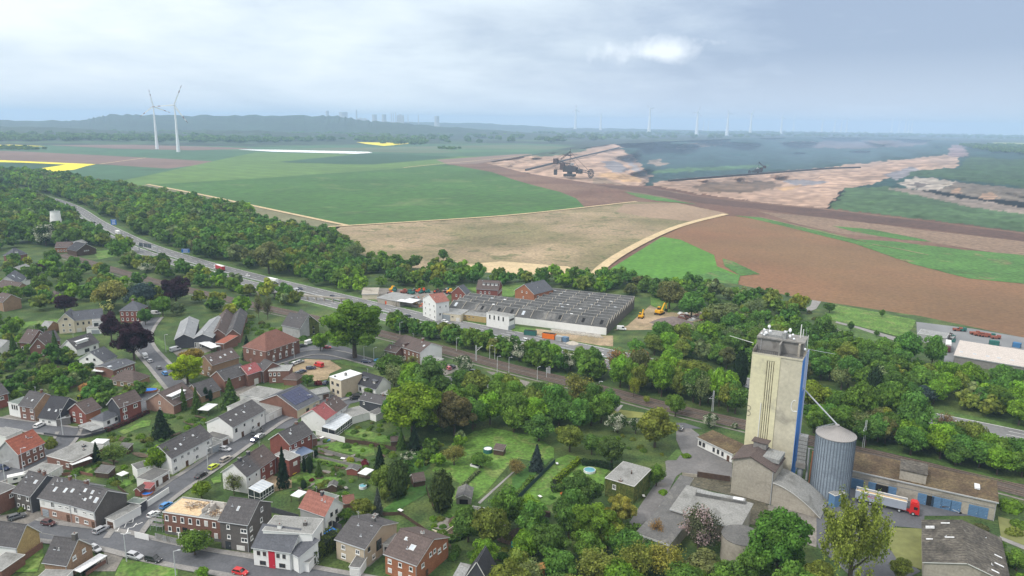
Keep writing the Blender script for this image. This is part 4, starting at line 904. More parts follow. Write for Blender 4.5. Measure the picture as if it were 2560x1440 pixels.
house((-30,1148),(345,1200),5.5,5.6,8.6,'s','white','rslate','modern white house with slate roof and red entrance bay facing the street',front=[('k',.14,.3,2,3.4,.9,1.2),('k',.66,.82,2,3.4,.9,1.2),('k',.24,.24,1,.7,1.7,1.2),('k',.76,.76,1,.7,1.7,1.2),('r',.49,.49,1,0,1.8,5.4)],base=.35)
house((68,985),(562,1024),(690,876),8.5,rt='f',wm='white',rm='rflat',label='white flat roofed block behind the slate roofed front of the modern white house',chim=[(.30,.2,1.2,.5,'white'),(.75,.5,1.2,.45,'slate')],right=[('k',.35,.35,1,3.4,1.2,1.8),('k',.75,.75,1,3.4,1.0,2.2)],name='building',cat='building')
house((345,1200),(432,1250),(552,1108),5.0,6.6,'s','white','rslate','lower slate roofed wing on the right of the modern white house',right=[('k',.4,.75,2,.7,1.0,1.6)],name='annex',cat='annex')
house((432,1298),(528,1312),(572,1240),2.8,rt='f',wm='white',rm='rflat',label='small white flat roofed garage at the right end of the modern white house',name='garage',cat='garage')
house((440,752),(688,838),(858,716),4.8,8.2,'g','grey','rsal','small house with salmon red tiled roof and white gable among the gardens',rgm='white',right=[('k',.35,.62,2,3.2,1.0,1.3),('k',.25,.65,2,.5,1.3,1.6)],chim=[(.55,.5,1.2,.4,'dark')])
shed((880,722),(985,706),5,2.4,3.6,'brick','rterr','low outbuilding with terracotta roof right of the salmon roofed house','g')
house((800,1068),(1088,1164),(1415,914),5.8,8.6,'g','beige','rgrey','beige house with shallow grey tiled roof and two chimneys at the bottom edge',front=[('w',.25,.75,2,3.4,1.3,1.3),('s',.25,.75,2,.8,1.5,1.4)],right=[('k',.12,.12,1,4.0,1.0,1.3),('D',.42,.42,1,2.2,2.2,3.0),('s',.25,.25,1,.8,1.3,1.4)],chim=[(.62,.62,1.2,.45,'rtar'),(.35,.9,1.0,.6,'rtar')])
house((1290,1214),(1607,1328),(1905,1050),5.8,9.0,'g','bora','rbrown','orange brick house with brown tiled roof and one large roof window',front=[('s',.15,.15,1,3.4,1.2,1.3),('w',.48,.82,2,3.4,1.1,1.3),('x',.15,.8,3,.8,1.2,1.3)],right=[('w',.18,.18,1,3.6,1.2,1.2),('w',.42,.55,2,4.8,1.1,1.2),('s',.70,.88,2,3.6,1.4,1.3),('G',.3,.3,1,0,1.0,2.1)],sky=[(.3,.7,.7,1.0),(.62,.48,1.6,1.6)],chim=[(.55,.62,.8,.4,'white')])
house((1268,1120),(1330,1128),(1412,1025),3.0,rt='f',wm='white',rm='rflat',label='narrow white link between the beige house and the orange brick house',name='annex',cat='annex',front=[('k',.5,.5,1,.8,.8,1.4)])
house((935,1350),(1040,1362),6,2.7,rt='f',wm='white',rm='rtar',label='half sunken garage with white door left of the orange brick house',name='garage',cat='garage',front=[('h',.5,.5,1,0,2.4,2.2)])
shed((2085,1475),(2330,1520),7,2.6,8.0,'dark','rdark','steep black pointed roof with a dark roof window at the bottom edge','x','house','house')
shed((1975,1450),(2070,1470),5,2.6,3.2,'grey','rcorr','grey sheet metal roofed shed left of the steep black roof','s')
house((335,124),(560,6),9,5.8,9.0,'g','bred','rgrey','red brick house with long grey roof above the blue roofed conservatory',front=[('w',.02,.02,1,3.6,.9,1.2),('w',.25,.55,2,3.8,1.0,1.1),('w',.85,.85,1,3.8,1.0,1.1)],chim=[(.75,.5,1,.4)],sky=[(.3,.6,.7,.9)])
B_['rblue']=mat('blue_glass_roof',(0.10,0.14,0.22),var=0.1,rough=.2,spec=.6)
g_=glasshouse((448,240),(512,172),4.2,2.6,'white conservatory with blue tinted roof at the red brick house')
canopy((350,190),(455,240),(512,158),3.05,'rblue','blue tinted sloping roof over the terrace of the red brick house','terrace_roof','canopy',frw)
house((330,285),(436,234),('a',(245,200)),6.0,rt='f',wm='bred',rm='rflat',label='cube shaped red brick extension with one white shuttered window',front=[('x',.55,.55,1,3.3,1.6,1.4)],name='annex',cat='annex')
house((480,88),(610,60),4,2.8,rt='f',wm='brick',rm='rtar',label='low dark flat roofed lean-to behind the blue roofed conservatory',name='annex',cat='annex')
wallp([(600,30),(890,106)],1.9,B_['white'],'white rendered garden wall along the patio',cap=trim)
wallp([(892,108),(1110,130),(1400,190)],1.5,B_['wood'],'dark timber garden fence continuing from the white patio wall','garden_fence','fence',.08)
wallp([(620,190),(890,262),(1130,330)],1.4,B_['wgrey'],'weathered grey timber fence between two lawns','garden_fence','fence',.08)
shed((1350,95),(1480,88),3.5,2.0,2.9,'wood','rbrown','brown garden shed under the conifers at the end of the upper lawn','g')
shed((1580,500),(1690,480),4.2,2.0,3.6,'wood','rbrown','open fronted timber garden house with rust brown roof between two big conifers','g')
shed((2003,660),(2150,665),6.5,2.1,3.2,'wgrey','rtar','grey felt roofed wooden summer house with open veranda on the lawn','x',front=[('o',.5,.5,1,.1,2.6,1.6)])
shed((2100,850),(2215,870),(2260,760),2.3,None,'wgrey','rtar','grey flat roofed garden hut beside the patio with pale table','f')
canopy((2218,872),(2300,905),(2385,770),2.2,'rcorr','pale corrugated lean-to roof beside the grey garden hut','lean_to','canopy')
shed((2375,175),(2470,190),3,2.0,2.8,'wood','rbrown','small brown hut right of the green tank on the upper meadow','s')
shed((722,545),(800,545),2.6,1.9,2.6,'wood','rtar','tiny dark garden shed with rounded grey roof beside the raised beds','x')
shed((905,375),(1010,385),2.8,1.9,2.5,'bred','rtar','small red garden shed with grey roof near the pergola','x')
canopy((1015,410),(1100,432),(1178,375),2.3,'rwhite','pergola with white sheet roof and red seating below','pergola','pergola',B_['wood'])
canopy((342,632),(430,655),(500,595),2.3,'rwhite','pale violet tinted pergola roof beside the salmon roofed house','pergola','pergola',B_['wood'])
house((650,625),(790,665),(860,650),2.6,rt='f',wm='white',rm='rgreen',label='pale green flat roofed lean-to behind the salmon roofed house',name='annex',cat='annex')
wallp([(1760,1000),(1870,1040),(1985,960)],0.9,B_['cream'],'pale wall around the small pond basin behind the orange brick house','pond_wall','wall')
wallp([(-10,780),(190,810),(430,880)],1.7,B_['dark'],'dark fence panel behind the white flat roofed block','garden_fence','fence',.1)
wallp([(690,905),(860,985)],1.8,B_['dark'],'dark fence beside the blue covered trailer','garden_fence','fence',.1)
O(1280,1080)
r_=house((935,462),(1220,545),(1350,362),6.0,rt='f',wm='ivy',rm='rflat',label='square flat roofed house completely overgrown with green ivy',front=[('w',.32,.32,1,3.2,1.2,1.5)],chim=[(.5,.05,.6,.5,'rterr'),(.6,.5,1.0,.18,'wood')])
def hall():
 """low industrial hall with curved roof beside the silo"""
 house((1600,768),(2262,965),('a',(1700,565)),5.5,6.6,'s','conc','rflat','industrial hall with broad pale grey roof and long skylight below the silo',name='industrial_hall',cat='industrial hall',oh=.5)
hall()
house((1480,735),(1610,770),('a',(1690,450)),4.2,4.6,'s','conc','rtar','narrow dark roofed strip building beside the silo yard',name='lean_to',cat='lean-to',oh=.2)
house((1245,1012),(1570,1125),('a',(1475,690)),4.0,4.6,'s','conc','rtar','long dark felt roofed lean-to along the left side of the industrial hall',name='lean_to',cat='lean-to',oh=.3)
house((1862,55),(2210,220),7.5,3.6,4.4,'s','white','rmoss','low white office with rust brown mossy roof beside the silo tower',name='office_building',cat='office',front=[('k',.07,.18,2,1.0,1.2,1.6),('k',.47,.72,3,1.0,1.0,1.6),('d',.88,.88,1,0,1.1,2.2)],base=.3)
wallp([(140,790),(380,850)],1.6,B_['wood'],'dark timber compost bay at the end of the lawn','compost_bay','fence',.8)
wallp([(1700,440),(1850,455)],1.2,B_['conc'],'short concrete wall at the edge of the silo yard')
wallp([(1850,450),(2180,500)],2.0,B_['wood'],'dark timber fence behind the mossy yard roof','yard_fence','fence',.1)
O(0,720)
house((580,332),(738,324),10,7.0,11,'x','cream','rslate','cream villa front with pointed gable above the dark beech trees',front=[('w',.3,.72,2,3.9,1.1,1.5),('w',.3,.72,2,.9,1.2,1.6),('k',.5,.5,1,7.4,1.6,1.1)])
house((738,324),(1030,292),9,6.8,10.6,'g','cream','rslate','long cream wing with slate roof joined to the gabled villa',front=[('k',.12,.5,3,3.9,.9,1.5),('h',.15,.15,1,0,2.2,2.2),('d',.38,.38,1,0,1.0,2.1)])
house((920,335),(1075,322),9,6.2,rt='f',wm='white',rm='rflat',label='modern white flat roofed house beside the copper beeches',front=[('D',.25,.25,1,3.2,2.2,2.0)])
house((862,402),(1010,400),5,3.2,rt='f',wm='white',rm='rflat',label='lower white terrace block of the modern white house',name='annex',cat='annex',front=[('g',.6,.6,1,0,4,2.2)])
house((1195,225),(1392,225),11,7.0,11.5,'h','bred','rslate','red brick villa with pyramid slate roof left of a round green tree',front=[('w',.12,.88,4,4.2,1.1,1.7),('w',.12,.88,4,1.0,1.1,1.7)],chim=[(.45,.6,1.5,.5)])
B_['hallr']=mat('hall_sheet_roof',(0.26,0.27,0.28),var=.12,scale=.3,stripes=(90,1.2,.3,(.15,.155,.16)),stain=((.36,.37,.38),.15,.55,.6))
house((1748,516),(1935,502),('a',(1548,352)),5.0,7.4,'x','dark','hallr','left half of the dark fronted workshop hall with grey sheet roof',name='workshop_hall',cat='workshop')
house((1937,502),(2122,496),('a',(1720,330)),5.0,7.0,'x','dark','hallr','right half of the dark fronted workshop hall with white glazed doors',name='workshop_hall',cat='workshop',front=[('W',.1,.3,3,.1,1.4,2.6)])
canopy((2112,602),(2208,580),('a',(2050,534)),3.0,'rwhite','pale canopy roof on the forecourt of the workshop hall','canopy','canopy')
house((2110,472),(2250,464),('a',(1860,285)),4.5,7.5,'x','brick','rbrown','long dark ridged shed right of the workshop hall',name='long_shed',cat='shed')
house((2262,474),(2400,466),('a',(1985,275)),4.5,7.5,'x','brick','rgrey','second long dark ridged shed further right of the workshop hall',name='long_shed',cat='shed')
house((2160,548),(2240,556),('a',(2112,470)),4.2,5.0,'s','brick','rred','terracotta lean-to roof at the near end of the long sheds',name='lean_to',cat='lean-to')
house((2120,770),(2388,688),10,6.2,9.6,'g','btan','rbrown','tan brick house with brown roof and four bright roof windows',sky=[(.08,.4,.9,1),(.42,.4,.9,1),(.62,.5,.9,1),(.88,.6,.9,1)],left=[('w',.2,.8,2,3.6,1.2,1.3),('w',.3,.7,2,.9,1.2,1.3)])
house((2245,924),(2472,848),9,5.6,8.8,'g','brick','rgrey','brick house with white edged grey roof left of the pink roofed one',front=[('w',.65,.65,1,3.5,.7,1.2),('w',.94,.94,1,2.6,.9,2.4)])
house((2476,866),(2610,822),8,5.6,8.4,'g','brick','rmetr','brick extension with faded pink red roof',front=[('h',.6,.6,1,0,2.2,2.6)],sky=[(.4,.5,1,1)])
house((300,602),(475,592),12,4.8,9.4,'x','brick','rbrown','brown brick house with steep gable in the middle of the left cluster',front=[('w',.3,.7,2,1,1.3,1.3),('w',.5,.5,1,4.8,1.2,1.2)])
house((195,540),(300,548),12,4.8,9.6,'g','brick','rbrown','brown brick house with balcony at the left end of the cluster',front=[('w',.3,.3,1,1,2,1.6)])
house((470,545),(600,515),9,4.6,8.6,'g','brick','rgrey','brown brick house behind the slim dark conifer',front=[('w',.4,.8,2,1,1.3,1.3)])
house((395,400),(470,405),9,3.4,6.0,'g','btan','rcorr','pale roofed barn behind the brown brick cluster',name='barn',cat='barn')
house((765,614),(985,542),10,3.6,7.8,'g','white','rgrey','white house with grey roof and long white dormer',dorm=[(.42,6.5,1.5,.35,'white','rwhite')],left=[('k',.65,.65,1,1,2.4,1.6)],front=[('k',.45,.45,1,.6,2.6,1.7),('k',.8,.8,1,.9,1.3,1.4)],sky=[(.1,.3,.7,.7)])
house((1030,737),(1165,682),('a',(820,702)),3.6,7.6,'g','white','rslate','white gabled house with plain green grey roof and white awning',left=[('k',.35,.65,2,3.6,1.2,1.1)])
canopy((850,745),(1000,752),2.6,2.6,'rwhite','white awning in front of the white gabled house','awning','awning')
house((1130,820),(1345,744),('a',(1000,772)),4.0,4.9,'g','brick','rslate','low dark roofed house with large square skylight',front=[('w',.2,.85,5,1.2,1.0,1.4)],sky=[(.1,.6,2.2,1.6)])
canopy((1022,838),(1106,802),('a',(958,802)),2.8,'rwhite','white terrace roof at the low dark roofed house','terrace_roof','canopy')
house((1100,908),(1335,942),(1505,878),2.9,6.4,'h','btan','rbrown','brown bungalow with wide hipped roof above the oval pool',front=[('w',.2,.8,3,.7,1.6,1.4)],name='bungalow')
house((80,1142),(192,1168),6,5.4,rt='f',wm='white',rm='rgreen',label='white flat roofed extension with three tall dark windows at the left',name='annex',cat='annex',front=[('k',.35,.75,3,3.0,.7,1.8)])
house((192,1170),(340,1194),(475,1086),5.8,9.6,'g','brick','rgrey','brown brick house with ochre gable and four white windows',rgm='btan',front=[('w',.28,.8,2,3.6,1.4,1.4),('w',.28,.8,2,.9,1.4,1.4)],sky=[(.6,.4,.7,.9)],chim=[(.8,.5)])
house((388,1292),(560,1314),(745,1172),3.0,9.0,'g','white','rdark','white house under a very large black roof next to the parked white car',rgm='dark',front=[('w',.25,.6,2,.9,1.3,1.3)],sky=[(.35,.35,.9,.9),(.75,.35,.7,.9)])
house((560,1318),(700,1290),5,2.8,rt='f',wm='wgrey',rm='rtar',label='grey garage between the black roofed house and the red gabled one',name='garage',cat='garage')
house((855,1254),(1005,1196),('a',(700,1210)),5.0,8.2,'g','bora','rbrown','small orange red brick house with two white gable windows',lm='bred',left=[('w',.3,.7,2,3.2,1.2,1.3),('w',.3,.7,2,.8,1.2,1.3)])
house((1195,1194),(1408,1114),('a',(1005,1190)),6.2,9.4,'g','bred','rbrown','dark red brick house with black gable and large white windows',lm='dark',front=[('w',.22,.72,2,3.8,1.7,1.4),('w',.22,.22,1,.9,1.7,1.4)])
house((1030,1330),(1200,1256),('a',(885,1318)),3.0,5.0,'h','white','rslate','white bungalow with slate roof in front of the dark red house',front=[('k',.3,.75,2,.9,1.2,1.3)],name='bungalow')
canopy((915,1428),(1032,1388),('a',(795,1368)),2.6,'rcorr','sloping glass roof over the terrace of the white bungalow','terrace_roof','canopy')
house((1735,1174),(1960,1068),('a',(1512,1106)),3.8,8.0,'g','brick','rbrown','brown brick house with long white roofed dormer above the conifers',lm='bpink',dorm=[(.42,7.5,1.6,.3,'slate','rwhite')],left=[('w',.5,.5,1,3.4,.9,1.2),('w',.5,.5,1,1,.9,1.2)])
house((2010,1078),(2200,1010),10,3.2,7.0,'g','btan','rgrey','grey roofed bungalow half hidden by the slim dark conifers',name='bungalow')
house((2325,1394),(2645,1220),('a',(2078,1340)),5.8,8.8,'g','white','rgrey','long white terraced pair with plain white left gable on the sloping street',front=[('k',.1,.1,1,3.2,1.1,1.5),('k',.35,.35,1,3.8,.8,1.0),('w',.6,.9,2,3.6,1.2,1.4),('d',.28,.28,1,0,1.2,2.2),('w',.6,.6,1,.8,1.4,1.4),('d',.78,.78,1,0,1.2,2.2)],sky=[(.12,.45,.7,.7),(.55,.5,.7,.9),(.35,.6,.7,.7)])
house((-140,1110),(78,1046),9,5.6,8.6,'g','bred','rgrey','red brick house cut by the left edge beside the white flat roofed extension',front=[('w',.7,.7,1,3.4,1.4,1.3)])
canopy((2080,1225),(2180,1160),4.5,2.8,'rwhite','pale carport roof in the garden left of the big round conifer')
house((-110,1460),(60,1490),6,5.2,5.2,'f','white','rflat','white flat roofed house behind the red tiled roof at the left edge')
house((-160,580),(0,600),9,4,6.4,'g','white','rcorr','pale roofed house at the left edge behind the parked dark car')
O(640,720)
house((95,632),(432,516),15,7.2,13.5,'h','brick','rterr','large old brick building with terracotta mansard roof and arched windows',front=[('a',.22,.78,4,1.2,1.3,2.2),('w',.08,.8,5,4.9,1.0,1.4)],left=[('w',.2,.8,3,4.6,1.2,1.5)],name='brick_building',cat='building')
house((440,372),(628,345),13,6.5,11.5,'x','ivy','rgrey','old house whose pointed gable is covered in yellow green ivy',front=[('k',.3,.7,2,3.5,1.1,1.6),('k',.3,.7,2,.8,1.1,1.6)])
house((262,368),(440,405),12,5.5,11,'g','grey','rgrey','grey roofed wing left of the ivy covered gable')
house((1382,562),(1640,648),(1782,562),6.6,9.8,'g','brick','rbrown','old brick station house with brown roof and whitewashed right gable',rgm='white',front=[('w',.1,.9,6,3.9,.9,1.4),('w',.1,.9,6,1,.9,1.4)],dorm=[(.35,2.2,1.6,.05,'brick','rbrown')],sky=[(.9,.6,1,1.2)],chim=[(.7,.5,1.3,.5)])
house((1290,618),(1400,645),7,4.8,6.5,'g','brick','rbrown','dark roofed side wing at the left of the station house',name='annex',cat='annex')
shed((1645,712),(1790,752),6,2.6,3.2,'conc','rcorr','corrugated shed at the right gable of the station house','s')
house((735,888),(850,926),(1042,852),7.8,rt='f',wm='cream',rm='rwhite',label='cream cube house with bright white flat roof',rgm='beige',front=[('k',.25,.25,1,4.8,1.4,1.4),('k',.7,.7,1,4.8,1.6,1.2),('k',.3,.7,2,1.5,1.3,1.4)],chim=[(.6,.45,1.2,.4,'rflat'),(.3,.1,.5,.3,'dark')])
house((1003,952),(1200,1012),(1290,938),3.8,7.6,'g','white','rdark','white house with nearly black roof and two large dormers',dorm=[(.3,2.4,1.4,.35,'slate','rslate'),(.78,2.4,1.4,.35,'slate','rslate')],front=[('k',.2,.5,2,1,1.0,1.5)])
house((1035,1112),(1255,1160),(1320,1096),4.6,6.4,'g','dark','rgrey','dark blue grey clad house with shallow grey roof',chim=[(.85,.5,.9,.3)],front=[('w',.2,.2,1,2.8,.8,1)])
house((410,1218),(635,1108),('a',(135,1086)),3.8,8.2,'g','cream','rslate','cream house with large blue solar array on its slate roof',lm='brick',sol=(.08,.9,.18,.9),front=[('k',.45,.45,1,.7,1.6,1.6),('g',.8,.8,1,0,2.6,2.4)])
house((-290,1190),(95,1276),(345,1194),3.2,rt='f',wm='white',rm='rflat',label='wide grey flat roofed workshop in front of the solar house',name='workshop',cat='workshop',right=[('h',.3,.7,2,0,2.4,2.2)])
house((-160,1068),(130,1118),(250,1020),3.6,rt='f',wm='white',rm='rflat',label='flat roofed outbuilding with rooflights left of the solar house',name='outbuilding',cat='outbuilding')
house((690,1318),(800,1242),('a',(468,1272)),5.2,8.4,'g','white','rmetr','white end house with coral red metal roof',chim=[(.5,.55,1.2,.35)])
house((800,1242),(902,1172),9,5.2,8.4,'g','white','rbrown','white house with brown roof joined to the coral red roofed one',front=[('w',.5,.5,1,3.4,.8,1.2)],chim=[(.3,.55,1.4,.35,'bred')])
glasshouse((790,1424),(980,1280),5.5,2.8,'long white winter garden with glass roof below the coral red roof')
house((960,1290),(1130,1244),8,3.0,rt='f',wm='white',rm='rflat',label='white flat roofed garage block right of the winter garden',name='garage',cat='garage')
house((1200,1270),(1300,1225),4,2.8,rt='f',wm='white',rm='rtar',label='narrow white lean-to at the right end of the dark clad house',name='annex',cat='annex')
canopy((1240,1052),(1360,1080),(1390,1030),2.6,'rcorr','brownish corrugated carport behind the dark clad house')
house((0,800),(75,832),9,5.4,8.4,'g','brick','rgrey','dark roofed brick house right of the pink roofed extension')
house((125,832),(330,828),8,5.6,rt='f',wm='brick',rm='rcorr',label='brown brick cube house with corrugated flat roof by the parking lot',front=[('w',.08,.5,3,3.4,1.0,1.4),('w',.25,.25,1,.8,1.3,1.4)])
house((275,905),(405,915),6,3.0,5.0,'h','brick','rbrown','small brown roofed annex right of the brick cube house',name='annex',cat='annex')
house((585,1068),(735,1035),6,3.0,3.9,'g','grey','rcorr','pair of grey garages behind the solar house',name='garage',cat='garage',front=[('h',.3,.3,1,0,2.4,2.2),('G',.75,.75,1,0,2.4,2.2)])
O(0,360)
house((182,1395),(262,1330),('a',(0,1380)),5.0,10,'g','white','rslate','white gabled house with green grey roof and two bright roof windows, far left',left=[('k',.25,.65,2,1.6,1.1,1.4)],sky=[(.4,.7,2,2),(.5,.25,1.4,1.4)])
house((-40,1430),(150,1460),10,5,8.6,'g','btan','rbrown','brown roofed house just below the white gabled one at the far left')
house((-60,1560),(30,1580),10,6,9.5,'g','btan','rbrown','brownish house at the left edge below the brown roofed one')
house((550,1035),(700,1030),14,4.5,8,'g','bora','rbrown','orange brick farmhouse below the white windmill tower',front=[('w',.2,.8,4,1,1.3,1.4)])
house((765,1070),(960,1045),16,4.5,9.5,'x','wood','rdark','dark barn with hipped gable right of the orange farmhouse',name='barn',cat='barn',front=[('w',.5,.5,1,3.4,4,.8)])
house((700,1030),(870,985),9,4,6.5,'g','bora','rcorr','long grey roofed farm building behind the orange farmhouse',name='barn',cat='barn')
house((128,1120),(270,1095),10,4.8,10,'h','brick','rslate','house with dark hipped roof and white dormer windows far left among trees',dorm=[(.4,2.5,1.4,.3,'white')])
house((620,850),(750,845),9,3.2,rt='f',wm='cream',rm='rterr',label='low brown roofed annex right of the windmill tower',name='annex',cat='annex')
house((225,1275),(330,1240),10,4,7,'g','btan','rcorr','grey roofed bungalow beside the small purple tree far left',name='bungalow')
house((520,1545),(640,1530),12,3.4,6.5,'h','btan','rbrown','brown hipped roof showing between trees above the cream villa')
house((190,1385),(300,1360),7,3,rt='f',wm='white',rm='rcorr',label='pale carport and sheds right of the white gabled house, far left',name='outbuilding',cat='outbuilding')
O(640,720)
def wwin(n,z):return[('w',.15,.85,n,z,1.0,1.5)]
house((1668,100),(1800,150),9,11.0,14.5,'x','white','rsal','tall cream house with salmon roof standing alone beside the motorway',front=wwin(3,8.0)+[('w',.2,.9,3,4.8,1.0,1.6),('w',.2,.9,3,1.4,1.0,1.6)],right=[('w',.3,.75,2,7.4,.9,1.5),('k',.3,.6,2,3.2,.9,1.3)])
house((1868,250),(2045,268),12,4.4,rt='f',wm='cream',rm='rcorr',label='low white building with grey roof and garage door right of the tall cream house',name='building',cat='building',front=[('g',.2,.2,1,0,5,3.6),('k',.55,.55,1,2.4,1.2,.6),('h',.85,.85,1,0,2.2,2.4)])
house((2070,262),(2300,290),9,3.6,rt='f',wm='yel',rm='rflat',label='yellow stained low shed between the two white buildings by the motorway',name='shed',cat='shed',front=[('k',.1,.45,3,2.2,.9,.5)])
house((2305,248),(2530,288),(2592,268),8.0,rt='f',wm='white',rm='rflat',label='white two storey cube building with narrow dark windows by the motorway',name='building',cat='building',front=[('k',.15,.75,4,4.8,.9,2.4)],right=[('k',.15,.85,6,5.2,.8,1.2),('g',.5,.5,1,0,7,2.6)])
house((1955,45),(2095,62),(2170,45),6.5,11,'x','bred','rslate','small red brick house with steep grey roof, leftmost of three above the factory',front=[('w',.35,.65,2,4.2,1,1.6)],rgm='white')
house((2205,8),(2420,20),(2520,-20),8.5,13,'g','bred','rbrown','big red brick house with brown roof and row of dormers above the factory',front=[('w',.2,.6,3,5.6,1,1.5),('w',.2,.6,3,2.2,1,1.5)],right=[('w',.2,.85,4,5.6,1.1,1.5),('w',.2,.85,4,2,1.1,1.5)],dorm=[(.3,1.6,1.5,.4,'white'),(.5,1.6,1.5,.4,'white'),(.7,1.6,1.5,.4,'white'),(.88,1.6,1.5,.4,'white')])
O(1280,720)
house((30,22),(220,62),(340,0),9.5,14.5,'x','bora','rslate','red brick block with slate roof and metal balconies, rightmost of three above the factory',front=[('w',.38,.62,2,9,1,1.2),('w',.45,.45,1,5.5,.9,1.2),('w',.45,.45,1,2.2,.9,1.2)],right=[('W',.2,.85,3,6,1.8,2),('W',.2,.85,3,2.4,1.8,2)])
O(0,0,1)
pale=mat('tower_pale_yellow',(0.62,0.58,0.39),var=0.10,scale=0.12,stain=((0.36,0.34,0.27),0.10,0.56,0.75),fine=(0.8,.08))
pale2=mat('tower_weathered',(0.50,0.465,0.36),var=0.14,scale=0.15,stain=((0.27,0.25,0.21),0.12,0.54,0.7),fine=(0.8,.1))
blue=mat('tower_blue',(0.055,0.20,0.56),var=0.12,scale=0.2);blue2=mat('tower_light_blue',(0.40,0.47,0.66),var=0.1,scale=.2)
def tower():
 zt=43.5;a,b=G((1880.5,883.7),zt),G((2007.8,897),zt);c=G((2019,874.5),zt);k_=math.radians(-28.5);ex=Vector((math.cos(k_),math.sin(k_),0));v_=Vector((b.x,b.y,0)).normalized();dt=ex.x*v_.y-ex.y*v_.x;L=(-a.x*v_.y+a.y*v_.x)/dt;b=a+ex*L;ey=Vector((-ex.y,ex.x,0));D=max(9,(c-b).dot(ey));rz=math.atan2(ex.y,ex.x);H=zt-GZ
 FOOT.append([tuple((a+ex*p+ey*q)[:2])for p,q in((0,0),(L,0),(L,D),(0,D))])
 t=empty('silo_tower',(a.x,a.y,GZ),rz,'tall pale yellow concrete silo tower with blue right side and antennas on top','silo tower')
 mb=MB();u=[0,.30,.47,.57,1.0];X_=[L*k for k in u];r=0.45
 mb.box((X_[0],0,-.5),(X_[1],D,H),pale);mb.box((X_[1],r,-.5),(X_[2],D,H-1.5),pale2);mb.box((X_[1],0,H-1.5),(X_[2],D,H),pale);mb.box((X_[2],0,-.5),(X_[3],D,H),pale);mb.box((X_[3],.25,-.5),(X_[4],D-.01,H-.02),pale2);mb.obj('shaft',t)
 mb=MB();n=4
 for i in range(n):x=X_[1]+(X_[2]-X_[1])*(i+.5)/n;mb.box((x-.13,r-.06,1),(x+.13,r+.02,H-1.9),B_['wood'])
 setp(mb.obj('slot_row',t))
 mb=MB()
 for i in range(n+1):x=X_[1]+(X_[2]-X_[1])*i/n;mb.box((x-.22,.12,.5),(x+.22,r-.01,H-1.5),pale)
 mb.obj('ribs',t)
 mb=MB();mb.box((L,0.0,-.5),(L+.12,D*.42,H),blue);mb.box((L,D*.42,H*.72),(L+.14,D*.75,H),blue2);mb.box((L,D*.42,-.5),(L+.14,D*.75,H*.72),blue);mb.box((L,D*.75,-.5),(L+.3,D,H+.3),blue2);mb.obj('blue_cladding',t)
 mb=MB();mb.tube((L*.27,-.25,H*.62),(L*.27,-.25,8),.14,.14,frw,6);mb.obj('downpipe',t)
 lg=MB()
 for i in range(10):
  a0,a1=math.radians(60+i*24),math.radians(84+i*24);lg.tube((L-1.2+.9*math.cos(a0),.18,H*.64+1.9*math.sin(a0)),(L-1.2+.9*math.cos(a1),.18,H*.64+1.9*math.sin(a1)),.13,.13,frw,4)
 lg.box((L-1.0,.12,H*.64-1.9),(L-.1,.2,H*.64-1.5),frw);lg.obj('emblem',t)
 lp=MB()
 for zc in(H*.56,H*.515):
  for i in range(10):a0,a1=math.radians(-100+i*22),math.radians(-78+i*22);lp.tube((.3+.8*math.cos(a0),-.08,zc+.8*math.sin(a0)),(.3+.8*math.cos(a1),-.08,zc+.8*math.sin(a1)),.06,.06,blackm,4)
 lp.obj('painted_loops',t)
 cc=B_['conc'];g2=mat('roof_concrete',(0.24,0.23,0.215),var=.2,scale=.3,stain=((.14,.13,.12),.3,.55,.7))
 mb=MB();mb.box((0,0,H),(L,.25,H+.5),pale2);mb.box((0,.25,H),(.25,D,H+1.6),cc);mb.box((L-.25,.25,H),(L,D,H+.5),cc)
 mb.box((.25,.25,H),(L-.25,D*.45,H+.04),B_['rtar']);mb.box((.25,D*.45,H),(L-.8,D,H+4.0),g2);mb.box((.1,D*.40,H+4.0),(L-.5,D+.2,H+4.5),g2)
 mb.box((L*.5,D*.1,H),(L*.53,D*.45,H+3.9),g2);mb.box((L*.86,D*.25,H),(L*.9,D*.45,H+4.0),cc);mb.obj('roof_house',t)
 mb=MB();mb.box((L*.1,D*.5,H+4.5),(L*.55,D*.95,H+5.3),B_['rcorr']);mb.box((L*.5,D*.45,H+4.5),(L*.58,D*.75,H+6.4),B_['rcorr']);mb.obj('roof_deck',t)
 mb=MB()
 for i in range(13):x=L*.5*i/12;mb.tube((x,.1,H+.5),(x,.1,H+1.6),.05,.05,frd,4)
 for z in(H+1.05,H+1.6):mb.tube((0,.1,z),(L*.5,.1,z),.05,.05,frd,4);mb.tube((0.1,.1,z),(.1,D,z+.8),.05,.05,frd,4)
 mb.obj('railing',t)
 rr=random.Random(3)
 for x,y,h,rr_ in((.04,.2,5.5,.05),(.10,.55,8.5,.12),(.15,.9,10,.06),(.22,.6,11,.13),(.34,.8,7,.06),(.60,.9,8.0,.08),(.80,.7,8.5,.08),(.83,.8,12,.26),(.87,.9,9,.24),(.93,.9,10.5,.06),(1.0,.6,8.0,.12),(.92,.5,7,.08)):
  mb=MB();mb.tube((x*L,y*D,H+.5),(x*L,y*D,H+1.5+h*.62),rr_*.8,rr_*.6,frw if rr_>.1 else gal,6);mb.obj('antenna',t)
